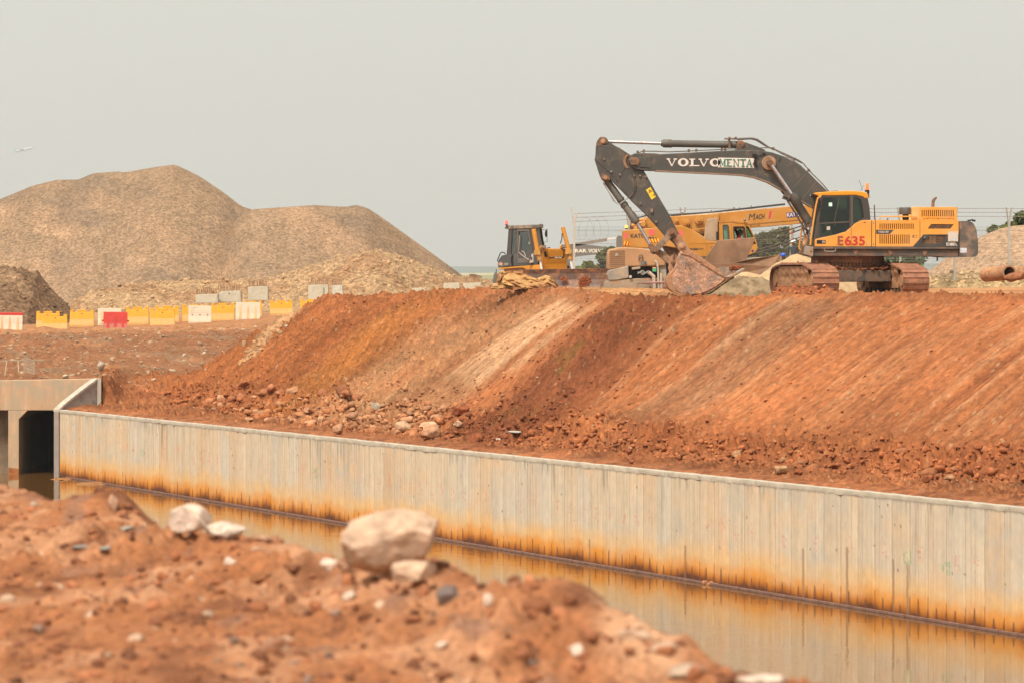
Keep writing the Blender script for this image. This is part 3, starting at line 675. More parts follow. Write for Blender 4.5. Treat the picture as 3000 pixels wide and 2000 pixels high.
def heap(name, prof, Y, slope, zb, colf, mat, label, cat, dx=.12, rr=1.2, noise=.12, ns=1.5, yoff=None, group=None, clo=0, kind=None, depthlim=60, stones=0, ssz=(.05, .2)):
    xs = [(a - 1500) * Y / F for a, b in prof]; zs = [CZ - (b - HY) * Y / F for a, b in prof]
    top = max(zs); dep = min((top - zb) / slope + rr + 1, depthlim); xa = np.arange(xs[0] - 1, xs[-1] + 1, dx); ya = np.arange(Y - dep, Y + dep, dx * 1.5)
    x, y = np.meshgrid(xa, ya, indexing='ij'); pz = np.interp(x, xs, zs, left=zb - 1.5, right=zb - 1.5)
    ks = max(1, int(rr * .5 / dx))
    yc = Y + (yoff(x) if yoff is not None else 0) + .6 * rr * pn(x / (4 * rr), x * 0, 3)
    d = np.abs(y - yc); z = pz - slope * (np.sqrt(d * d + rr * rr) - rr)
    z = z + noise * fbm(x / ns, y / ns, 5, 7, .6) * np.clip((pz - z) / .3 + .25, 0, 1)
    if clo: z = z + clo * (clods(x, y, clo * 3.2, 3, .5) + .6 * clods(x, y, clo * 1.7, 4, .5))
    C = colf(x, y, z)
    keep = (z > zb - .8); f = gridfaces(*x.shape, keep[:-1, :-1])
    k = min(range(len(zs)), key=lambda i: -zs[i]); org = (xs[k], Y, zb)
    o = npmesh(name, np.stack([x, y, z], -1).reshape(-1, 3), f, mat, C.reshape(-1, 3), origin=org)
    tag(o, label, cat, group, kind)
    if stones:
        rs = np.random.RandomState(len(label)); ok = np.argwhere(z > zb - .1); ok = ok[ok[:, 1] < x.shape[1] * .6]; pk = ok[rs.randint(len(ok), size=stones)]; q = np.stack([x, y, z], -1)
        scatter('loose_stones', [q[i, j] for i, j in pk], [ssz[0] + (ssz[1] - ssz[0]) * rs.rand() ** 4 for _ in pk], [C[i, j] * rs.uniform(.8, 1.6) for i, j in pk], ROCKM, parent=o, seed=3, kind='stuff')
    return o
def gcol(base, alt, sc, seed, amt=.9, thr=(.0, .35)):
    def fn(x, y, z):
        C = np.zeros(x.shape + (3,)) + np.array(base)
        C = colmix(C, alt, sm(fbm(x / sc + z / sc, y / sc, 4, seed), *thr) * amt)
        return C * (1 + .16 * fbm(x / sc * 4, y / sc * 4, 3, seed + 3))[..., None]
    return fn

def culvert():
    t = thing('culvert', 'rust stained concrete box culvert with square openings at the far end of the drain', 'culvert', tuple(P(180, 1395, 184)))
    cm = M('culvert_concrete', (.46, .29, .17), .85, .14, 1.2, bump=.01, bscale=10, dirt=(.36, .28, .19), dscale=.9, stretch=(3, 1, .5))
    Yf = 184.0; mb = MB()
    mb.pr([(-160, 1116), (293, 1108), (293, 1201), (-160, 1201)], Yf, Yf + .5)
    mb.build('headwall', cm, t, bevel=.02)
    # lower part of the headwall: pier and chamfered corner
    mb = MB(); mb.pr([(24, 1201.2), (80, 1201.2), (55, 1227), (55, 1410), (24, 1410)], Yf + .004, Yf + 60)
    mb.pr([(-160, 1201.2), (-110, 1201.2), (-110, 1410), (-160, 1410)], Yf + .004, Yf + 60)
    mb.build('pier', cm, t, bevel=.01)
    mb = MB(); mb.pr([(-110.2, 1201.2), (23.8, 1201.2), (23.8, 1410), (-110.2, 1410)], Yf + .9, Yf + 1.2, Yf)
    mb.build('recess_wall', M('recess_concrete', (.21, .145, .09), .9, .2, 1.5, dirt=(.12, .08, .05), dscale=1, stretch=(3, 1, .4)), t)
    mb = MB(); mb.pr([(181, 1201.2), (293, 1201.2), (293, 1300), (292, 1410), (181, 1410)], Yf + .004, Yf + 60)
    mb.build('side_wall', M('shaded_concrete', (.05, .04, .03), .9, .2, 2), t)  # near-black colour paints in the darkness inside the opening
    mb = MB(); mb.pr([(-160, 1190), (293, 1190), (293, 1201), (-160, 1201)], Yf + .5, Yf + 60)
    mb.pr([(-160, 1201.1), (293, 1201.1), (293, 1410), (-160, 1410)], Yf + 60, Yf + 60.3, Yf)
    mb.build('roof_slab', M('dark_shaded_concrete', (.03, .027, .024), .9, .2, 2), t)  # roof and back wall coloured almost black, tunnel shade put into the concrete
    # iron stain on the pier foot
    mb = MB(); mb.pr([(24.5, 1368), (54.5, 1372), (54.5, 1400), (24.5, 1400)], Yf - .006, Yf)
    mb.build('rust_stain', M('rust_stain', (.33, .11, .03), .85, .25, 3), t)
    a = sn2xy(85.45, -.02); b = P(291, 1107, 184.0); a = Vector((a[0], a[1], 0)); zt = 2.86; b2 = Vector((b.x, 184.0 - .03, 0))
    nrm = Vector((-(b2 - a).y, (b2 - a).x, 0)).normalized() * .28
    prof = []
    for k in range(13):
        u = k / 12; z = lerp(zt, b.z, min(1, u * 1.05) ** .9); prof.append(a.lerp(b2, u) + Vector((0, 0, z)))
    mb = MB(); mb.ext([a + Vector((0, 0, -.5))] + [p - Vector((0, 0, .10)) for p in prof] + [b2 + Vector((0, 0, -.5))], nrm)
    w = thing('wing_wall', 'grey triangular wing wall sloping from the drain wall up to the culvert', 'wall', tuple(a))
    mb.build('wall_panel', M('wing_concrete', (.27, .22, .185), .85, .1, 1.5, bump=.008, bscale=10, dirt=(.17, .14, .11), dscale=1.4, dlo=.58, dhi=.66), w)
    mb = MB(); q = [p - Vector((0, 0, .10)) for p in prof] + [p + Vector((0, 0, .0)) for p in reversed(prof)]
    mb.ext([p - nrm.normalized() * .03 for p in q], nrm * 1.2); mb.build('coping', M('pale_coping', (.42, .36, .28), .85, .15, 5, bump=.02, bscale=8), w)
    mb = MB(); z = P(291, 1107, 184).z
    mb.pr([(285, 1107.5), (296, 1107.5), (296, 1300), (285, 1300)], 183.85, 184.0 - .01)
    mb.build('end_post', CONC, w)

def build_terrain():
    rock_templates()
    slope_mesh(); back_mesh(); foreground(); wall(); culvert()
    # water
    wm = bpy.data.materials.new('brown_water'); wm.use_nodes = True; nt = wm.node_tree; b = nt.nodes['Principled BSDF']
    b.inputs['Base Color'].default_value = (.15, .068, .018, 1); b.inputs['Roughness'].default_value = .035; b.inputs['IOR'].default_value = 1.62
    tc = _n(nt, 'ShaderNodeTexCoord'); n1 = noise_n(nt, tc.outputs['Object'], 1.0, 3, .5, stretch=(2.2, .8, 1)); n2 = noise_n(nt, tc.outputs['Object'], 1.0, 2, .5, stretch=(9, 4, 1))
    ma = _n(nt, 'ShaderNodeMath', operation='MULTIPLY_ADD'); ma.inputs[1].default_value = .25; nt.links.new(n2, ma.inputs[0]); nt.links.new(n1, ma.inputs[2])
    bp = _n(nt, 'ShaderNodeBump'); bp.inputs['Distance'].default_value = .013; pm_ = noise_n(nt, tc.outputs['Object'], .16, 2, .5); mr = _n(nt, 'ShaderNodeMapRange'); mr.inputs[1].default_value = .42; mr.inputs[2].default_value = .62; mr.inputs[3].default_value = .15; mr.inputs[4].default_value = 1.0; nt.links.new(pm_, mr.inputs[0]); nt.links.new(mr.outputs[0], bp.inputs['Strength']); nt.links.new(ma.outputs[0], bp.inputs['Height']); nt.links.new(bp.outputs[0], b.inputs['Normal'])
    c = [sn2xy(-60, .1), sn2xy(85.5, .1), (-16.5, 184.3), (-14, 246), (-60, 246), sn2xy(86, -13.6), sn2xy(-60, -13.6)]
    mb = MB(); mb.add([(p[0], p[1], 0) for p in c], [tuple(range(7))]); o = mb.build('water', wm); tag(o, kind='structure')
    sea = bpy.data.materials.new('sea'); sea.use_nodes = True; sb = sea.node_tree.nodes['Principled BSDF']; sb.inputs['Base Color'].default_value = (.13, .20, .24, 1); sb.inputs['Roughness'].default_value = .5
    mb = MB(); mb.add([(-9000, 1250, 0), (9000, 1250, 0), (9000, 22000, 0), (-9000, 22000, 0)], [(0, 1, 2, 3)]); tag(mb.build('sea', sea), kind='structure')
    gm = M('far_land', (.36, .31, .18), .95, .3, .02)
    mb = MB(); mb.add([(-600, 1250, 7.15), (700, 1250, 7.15), (700, 2300, 6.9), (-600, 2300, 6.9)], [(0, 1, 2, 3)]); mb.ext([(-600, 2300, 6.9), (700, 2300, 6.9), (700, 2300, -1), (-600, 2300, -1)], (0, 5, 0)); tag(mb.build('far_ground', gm), kind='structure')
    # low far hills
    xs = np.linspace(-2600, 2600, 120); ys = np.linspace(7000, 9500, 12); x, y = np.meshgrid(xs, ys, indexing='ij')
    z = np.sin((y - 7000) / 2500 * math.pi) * (16 + 9 * fbm(x / 500, y / 900, 3, 2)) - .5
    tag(npmesh('hills', np.stack([x, y, z], -1).reshape(-1, 3), gridfaces(*x.shape), M('far_hill', (.10, .13, .10), .9, .2, .005)), kind='structure')
    # ------- heaps
    def G1(x, y, z):
        C = gcol((.235, .150, .090), (.295, .180, .105), 7, 3, .8, (-.05, .3))(x, y, z)
        C = colmix(C, (.165, .113, .075), sm(fbm(x / 9 + z / 9, z / 7 + y / 20, 5, 41, .6), .02, .38) * .75)
        fan = pn(x / 1.6, z / 14, 43) + .5 * pn(x / .8, z / 7, 44); C = C * (1 + .10 * fan)[..., None]
        pk, pr_ = worley(x / .9, z / .6, 45); C[(pr_ > .95) & (pk < .25)] *= 1.2
        return C
    heap('gravel_heap', [(-420, 800), (-260, 730), (-120, 640), (0, 581), (89, 543), (161, 526), (220, 526), (268, 506), (342, 501), (357, 504), (452, 489), (490, 484), (506, 482), (524, 488), (583, 516), (655, 564), (708, 605), (744, 617), (790, 640), (900, 720), (1010, 800), (1060, 840)],
         330, .62, 6.3, G1, GRAV, 'huge two humped heap of brown gravel, its higher left hump', 'gravel heap', dx=.34, rr=3.0, noise=.14, ns=4, yoff=lambda x: 1.5 * np.sin(x / 7))
    heap('gravel_heap', [(560, 840), (640, 720), (700, 640), (744, 614), (774, 612), (845, 608), (923, 602), (1012, 607), (1042, 601), (1077, 610), (1131, 647), (1220, 710), (1310, 775), (1370, 820), (1400, 850)],
         326, .62, 6.4, G1, GRAV, 'lower right hump of the huge brown gravel heap, flat topped', 'gravel heap', dx=.34, rr=2.6, noise=.14, ns=4, yoff=lambda x: 1.5 * np.sin(x / 6 + 2))
    heap('gravel_heap', [(2590, 860), (2660, 830), (2730, 790), (2790, 745), (2840, 714), (2880, 690), (2930, 670), (2970, 662), (3030, 658), (3090, 665), (3200, 700), (3330, 800), (3380, 850)],
         235, .62, 8.2, gcol((.35, .22, .13), (.29, .19, .115), 5, 8), GRAV, 'tan gravel heap behind the wire fence at the right edge', 'gravel heap', dx=.2, rr=2.0, noise=.16, ns=3)
    RC = gcol((.33, .205, .108), (.27, .145, .072), 3.2, 5, .8, (-.05, .3))
    heap('rubble_heap', [(180, 935), (215, 885), (260, 858), (400, 832), (560, 822), (700, 820), (780, 818), (850, 800), (930, 774), (1000, 754), (1060, 744), (1110, 734), (1160, 747), (1220, 772), (1290, 797), (1350, 815), (1460, 822), (1500, 850)],
         278, .40, 6.2, RC, RUBB, 'low ridge of yellow rubble and clay in front of the gravel heaps', 'rubble heap', dx=.16, rr=1.2, noise=.34, ns=3.5, clo=.16, stones=1500, ssz=(.04, .22))
    heap('rubble_heap', [(-260, 860), (-120, 800), (-40, 780), (0, 782), (60, 787), (95, 800), (110, 795), (135, 830), (170, 868), (200, 900), (225, 935), (245, 960)],
         234, .62, 5.8, gcol((.165, .095, .052), (.25, .15, .085), 2.5, 6), RUBB, 'dark brown stony mound behind the barriers at the left edge', 'rubble heap', dx=.13, rr=.8, noise=.25, ns=1.5, clo=.10, stones=1300, ssz=(.03, .15))
    heap('rubble_heap', [(2560, 850), (2640, 825), (2700, 815), (2760, 808), (2830, 800), (2900, 803), (2960, 798), (3080, 800), (3200, 850)],
         207, .5, 8.25, gcol((.36, .24, .12), (.22, .15, .075), 1.5, 9), RUBB, 'low bank of pale rubble along the foot of the wire fence', 'rubble heap', dx=.09, rr=.5, noise=.25, ns=1.0, clo=.14, stones=900, ssz=(.03, .16))
    heap('sand_heap', [(2080, 850), (2120, 815), (2150, 800), (2190, 797), (2225, 806), (2248, 790), (2270, 772), (2300, 760), (2318, 748), (2335, 744), (2358, 750), (2390, 762), (2430, 776), (2475, 800), (2540, 850)],
         153.5, .55, 8.0, gcol((.43, .285, .155), (.38, .25, .135), 1.5, 4), SAND, 'pale dry sand heap behind the excavator bucket', 'sand heap', dx=.05, rr=.5, noise=.05, ns=.8)
    heap('soil_heap', [(1990, 866), (2040, 850), (2090, 830), (2130, 818), (2180, 812), (2230, 816), (2260, 828), (2290, 843), (2330, 862)],
         149.2, .5, 7.95, gcol((.25, .170, .098), (.145, .095, .052), .6, 6, .9, (-.1, .2)), SAND, 'darker damp olive brown soil heap under the bucket teeth', 'soil heap', dx=.04, rr=.35, noise=.12, ns=.5, clo=.07)
    # red spoil around the left track
    heap('soil_heap', [(2250, 872), (2280, 856), (2310, 848), (2340, 834), (2362, 840), (2385, 852), (2420, 856), (2440, 850), (2470, 866), (2500, 872)],
         138.6, .7, 7.9, gcol((.24, .076, .030), (.30, .11, .048), .5, 6), SOIL, 'crumbly red soil pushed up in front of the left crawler track', 'soil heap', dx=.035, rr=.25, noise=.20, ns=.5, clo=.14, stones=500, ssz=(.02, .12))
    # ------- stones
    rs = np.random.RandomState(11)
    def ground_pts(n, fx):
        out = []
        for _ in range(n):
            x, y = fx(); out.append(np.array([x, y, float(zground(np.array([x]), np.array([y]))[0])]))
        return out
    pts = []; sz = []; cs = []
    for _ in range(9000):                                            # crumbs of soil along the toe of the slope
        s = rs.uniform(-5, 88); n = toe(s) + abs(rs.normal(0, 1.1)) - .5
        if rs.rand() < .22: n = rs.uniform(toe(s), crest(s))
        if n < .35: continue
        if s < 34 and n > toe(s) + 1.6 and rs.rand() < .8: continue
        x, y = sn2xy(s, n); pts.append((x, y)); d = max(0, 1 - (n - toe(s)) / 4)
        sz.append(rs.uniform(.03, .07) + (.20 if 45 < s < 70 else .12) * d * rs.rand() ** 3)
        tan = 45 < s < 70; c = (.40, .20, .10) if tan and rs.rand() < .75 else (.23, .065, .025) if s > 36 else (.31, .10, .04)
        cs.append(np.array(c) * rs.uniform(.75, 1.25))
    a = np.array(pts); s_, n_ = xy2sn(a[:, 0], a[:, 1]); ii = np.clip(np.round((s_ - ZD[0][0]) / .09).astype(int), 0, len(ZD[0]) - 1); jj = np.clip(np.searchsorted(ZD[1], n_), 0, len(ZD[1]) - 1)
    cs = [c * .25 + ZC[i, j] * rs.uniform(.75, 1.1) for c, i, j in zip(cs, ii, jj)]
    zz = zdisp(a[:, 0], a[:, 1]); pts = [np.array([p[0], p[1], z_ + .01]) for p, z_ in zip(a, zz)]
    scatter('soil_crumbs', pts, sz, cs, ROCKM, seed=1)
    pts = []; sz = []; cs = []
    for _ in range(270):
        s = rs.choice([rs.uniform(47, 60), rs.uniform(58, 79), rs.uniform(2, 34)], p=[.4, .42, .18]); n = toe(s) + rs.uniform(-.6, 1.7); x, y = sn2xy(s, n); z_ = float(zdisp(np.array([x]), np.array([y]))[0]); r_ = rs.uniform(.07, .14) + .22 * rs.rand() ** 3
        pts.append(np.array([x, y, z_ + r_ * .25])); sz.append(r_); cs.append((np.array((.40, .20, .105) if rs.rand() < .55 else (.33, .125, .055)) if s > 44 else np.array((.34, .13, .055))) * rs.uniform(.75, 1.2))
    scatter('rubble', pts, sz, cs, ROCKM, seed=31)
    pts = []; sz = []; cs = []
    for _ in range(1500):
        y = rs.uniform(185.5, 212); px = rs.uniform(0, 900); x = (px - 1500) * y / F; s, n = xy2sn(x, y)
        if s < 89: continue
        pts.append((x, y)); sz.append(rs.uniform(.02, .055) + .10 * rs.rand() ** 8); cs.append(np.array((.38, .26, .16)) * rs.uniform(.6, 1.15))
    a = np.array(pts); zz = zground(a[:, 0], a[:, 1]); scatter('gravel', [np.array([p[0], p[1], z_ + .02]) for p, z_ in zip(a, zz)], sz, cs, ROCKM, seed=2)
    # stones one can point at, on the slope toe (x, y of the foot in the photograph, width, height)
    def depth_at(px, py):
        lo, hi = 100., 230.
        Ys = np.arange(106, 222, .25); zr = CZ - (py - HY) * Ys / F; zg = zdisp((px - 1500) * Ys / F, Ys); s_, n_ = xy2sn((px - 1500) * Ys / F, Ys)
        ok = np.where((zg >= zr) & (n_ > .3))[0]; return float(Ys[ok[0]]) if len(ok) else 150.
    PALE = (.50, .31, .185); TAN_ = (.42, .22, .12); REDC_ = (.25, .075, .03)
    L = [(1262, 1288, 64, 50, TAN_, 'large brown boulder at the slope foot, widest of the pile'), (1258, 1262, 62, 34, PALE, 'pale angular boulder resting on the large brown boulder'),
         (1180, 1268, 52, 40, PALE, 'pale boulder just left of the large brown boulder pile'), (1100, 1210, 36, 44, (.397, .322, .236), 'upright greyish boulder on the lower slope above the others'),
         (990, 1272, 34, 34, TAN_, 'rounded tan boulder near the wall coping, left of the pile'), (940, 1238, 22, 22, PALE, 'small pale boulder in the middle of the stony slope foot'),
         (850, 1238, 22, 20, TAN_, 'small tan boulder left in the stony slope foot'), (1340, 1250, 34, 22, PALE, 'pale flat boulder right of the large pile'),
         (1395, 1300, 50, 36, REDC_, 'dark red clod beside the wall, right of the boulders'), (1350, 1218, 52, 34, REDC_, 'dark red block above the pale flat boulder'),
         (1460, 1292, 44, 12, (.434, .372, .310), 'flat whitish slab lying right of the dark red clod'), (1505, 1268, 50, 9, (.409, .372, .322), 'thin grey slab tilted behind the flat whitish slab'),
         (900, 1210, 26, 20, TAN_, 'brownish boulder on the left part of the slope foot'), (730, 1235, 26, 16, TAN_, 'leftmost tan boulder close to the drain wall'),
         (2290, 1390, 44, 34, (.372, .211, .105), 'large orange brown clod at the foot of the scraped slope'), (2340, 1392, 30, 22, REDC_, 'red clod just right of the large orange brown clod'),
         (2165, 1345, 44, 30, (.372, .192, .093), 'orange clod higher on the toe, left of the large orange brown one'), (2720, 1412, 40, 26, REDC_, 'red clod at the slope foot near the right edge'),
         (2780, 1408, 36, 22, (.347, .186, .093), 'lighter clod right beside the red one near the right edge'), (1840, 1330, 30, 18, REDC_, 'lone red clod on the flat berm under the dark slope'),
         (1850, 1358, 22, 14, REDC_, 'small red clod on the berm next to the drain wall'),
         (294, 1085, 28, 32, (.409, .322, .236), 'oblong buff stone on the gravelly slope behind the culvert'), (192, 1108, 20, 14, (.459, .384, .285), 'cream stone on top of the culvert edge'),
         (448, 1118, 18, 12, (.384, .285, .186), 'tan stone below right of the oblong buff stone'), (505, 1088, 22, 9, (.434, .347, .248), 'narrow pale stone lying level on the gravelly slope'),
         (540, 1045, 12, 11, (.459, .384, .310), 'small white stone on the gravelly slope near its right side'), (434, 1098, 11, 15, (.397, .298, .186), 'upright small tan stone in the middle of the gravelly slope'),
         (598, 1040, 13, 11, (.471, .397, .310), 'small white stone just left of the dark red ridge'), (838, 962, 12, 11, (.521, .484, .409), 'round white stone on the yellow patch under the barriers'),
         (716, 1018, 16, 26, (.409, .273, .149), 'slanting tan stone leaning at the left of the yellow patch')]
    for i, (px, py, w, h, c, lab) in enumerate(L):
        rock('boulder' if w > 30 else 'stone', px, py, depth_at(px, py), w, h, c, lab, seed=i, sink=.06, dpth=.9, group='stones on the far slopes', cat='boulder' if w > 30 else 'stone')
    # yellow marl patch slipping down beside the ridge
    cen = [np.array(P(x_, y_, depth_at(x_, y_))) for x_, y_ in ((850, 912), (835, 935), (815, 950), (795, 965), (775, 985), (758, 1005), (742, 1025), (728, 1045))]
    for nm in ('ground', 'embankment'):
        me = bpy.data.objects[nm].data; nv = len(me.vertices); co = np.empty(nv * 3, np.float32); me.vertices.foreach_get('co', co); co = co.reshape(-1, 3); at_ = me.color_attributes['Col']; cc = np.empty(nv * 4, np.float32); at_.data.foreach_get('color', cc); cc = cc.reshape(-1, 4)
        dm = np.full(nv, 9.); 
        for k_, c_ in enumerate(cen): dm = np.minimum(dm, np.hypot(co[:, 0] - c_[0], (co[:, 1] - c_[1]) * .5) / (.85 - .05 * k_))
        w_ = (1 - sm(dm + .5 * fbm(co[:, 0] * 1.5, co[:, 1] * 1.5, 3, 8), .6, 1.2)) * .85; tgt = np.where((fbm(co[:, 0], co[:, 1] * .7, 3, 5) > 0)[:, None], np.array([.44, .25, .12]), np.array([.27, .14, .07])); cc[:, :3] = cc[:, :3] * (1 - w_[:, None]) + tgt * w_[:, None]; at_.data.foreach_set('color', cc.ravel())
    pts = []; sz = []; cs = []
    for _ in range(170):
        t = rs.rand(); px = lerp(838, 730, t) + rs.normal(0, 12) ; py = lerp(940, 1035, t) + rs.normal(0, 9)
        Y = depth_at(px, py); p = P(px, py, Y); pts.append(np.array([p.x, p.y, p.z - .04])); sz.append(rs.uniform(.04, .09) + .20 * rs.rand() ** 5); cs.append(np.array((.36, .20, .095)) * rs.uniform(.75, 1.15))
    tag(scatter('marl_rubble', pts, sz, cs, ROCKM, seed=4))
    # foreground stones
    WB = (.66, .51, .40); G = (.42, .24, .15)
    FG = [(1145, 1680, 24.9, 292, 205, (.57, .38, .26), 'big pale boulder on the edge of the near bank', 40, .07), (1205, 1704, 23.6, 150, 74, (.60, .40, .27), 'rounded stone leaning against the front of the big pale boulder', 41, .1),
          (962, 1672, 25.2, 72, 54, WB, 'flat whitish stone left of the big pale boulder', 42, .2), (1012, 1676, 24.9, 52, 50, G, 'reddish stone wedged at the left foot of the big boulder', 43, .1),
          (556, 1560, 30.2, 130, 92, WB, 'white pointed rock on the bank edge above the water', 44, .05), (660, 1578, 29.3, 125, 56, WB, 'low whitish rock just right of the white pointed rock', 45, .05),
          (770, 1586, 28.0, 70, 22, G, 'low pinkish slab further right along the bank edge', 46, .1), (672, 1652, 27.2, 46, 28, WB, 'small white stone in the soil below the white rocks', 47, .2),
          (1018, 1758, 23.6, 44, 36, WB, 'small white stone below the big boulder in the open soil', 48, .2), (1310, 1762, 22.5, 66, 66, (.198, .149, .130), 'dark grey angular stone right below the big boulder', 49, .2),
          (1428, 1772, 21.9, 36, 46, WB, 'white upright stone in the dip of the bank edge', 50, .2), (1690, 1920, 20.6, 60, 48, WB, 'white stone low on the near mound, right side', 51, .2),
          (2010, 1985, 19.4, 120, 50, (.471, .335, .236), 'pale stone on the lowest part of the bank edge', 52, .1), (2240, 2004, 18.6, 170, 34, WB, 'long whitish rock at the bottom edge beside the water', 53, .1),
          (310, 1607, 31.5, 42, 14, (.248, .229, .192), 'thin grey stone lying flat at the left of the near bank', 54, .3), (240, 1603, 31.5, 60, 12, (.273, .236, .192), 'long flat grey stone at the far left of the near bank', 55, .3),
          (365, 1552, 30.6, 60, 20, (.310, .285, .236), 'grey green stone under the pointed soil peak', 56, .3), (332, 1494, 31.2, 34, 56, G, 'pinkish stone standing on the pointed soil peak', 57, .1),
          (1850, 1872, 20.0, 120, 56, (.56, .37, .25), 'dusty pale rock half buried on the right shoulder of the near mound', 63, .3), (1945, 1905, 19.8, 90, 44, (.52, .33, .22), 'second dusty rock lower down the right shoulder of the near mound', 64, .3),
          (1290, 1892, 19.8, 52, 22, WB, 'pale stone low in the middle of the near bank', 58, .3), (840, 1982, 18.0, 46, 22, (.484, .360, .260), 'pale stone at the bottom edge of the picture', 59, .3),
          (1240, 1905, 19.8, 40, 18, (.223, .174, .149), 'small grey stone left of the pale stone low in the near bank', 61, .3),
          (760, 1710, 25.0, 60, 44, (.260, .105, .043), 'orange brown clod in the open soil left of the white stones', 62, .2)]
    for px, py, Y, w, h, c, lab, sd_, sk in FG:
        aa = (px - 1500) / F; Yc = 6.34 / (.9528 * aa + .3035); Ys = np.arange(16, Yc, .06); hit = [q for q in Ys if nbz(aa * q, q) >= CZ - (py - HY) * q / F]
        Y = float(hit[0]) if hit else Yc - .05; z0_ = None
        rock('boulder' if w > 140 else 'stone', px, py, Y, w, h, c, lab, seed=sd_, sink=sk, dpth=.8, z0=z0_, group='stones on the near bank', cat='boulder' if w > 140 else 'stone')
    # silt spits by the culvert
    for i, (pp, lab) in enumerate((([(140, 1400), (165, 1389), (188, 1384), (205, 1388), (212, 1396)], 'small sandy silt spit at the corner of the culvert mouth'), ([(225, 1414), (262, 1405), (290, 1408), (330, 1416), (345, 1420)], 'second flat silt spit along the foot of the drain wall'))):
        Ym = 179.6 if i == 0 else 175.6
        q = [P(x, y, Ym) for x, y in pp]; xs = np.linspace(q[0].x, q[-1].x, 30); ys = np.linspace(-.9, .9, 18); x, y = np.meshgrid(xs, ys, indexing='ij')
        h = np.interp(x, [a.x for a in q], [max(.0, (1397 + 24 * i - b) * .007) for a, b in pp]); z = h * np.clip(1 - (y / .9 + .3 * pn(x * 2, x * 0, 4)) ** 2, 0, 1) - .02 + .035 * fbm(x * 3, y * 3, 3, 5)
        C = np.zeros(x.shape + (3,)) + np.array((.26, .125, .048)); tag(npmesh('silt_spit', np.stack([x, y + Ym, z], -1).reshape(-1, 3), gridfaces(*x.shape), SAND, C.reshape(-1, 3)), lab, 'silt')
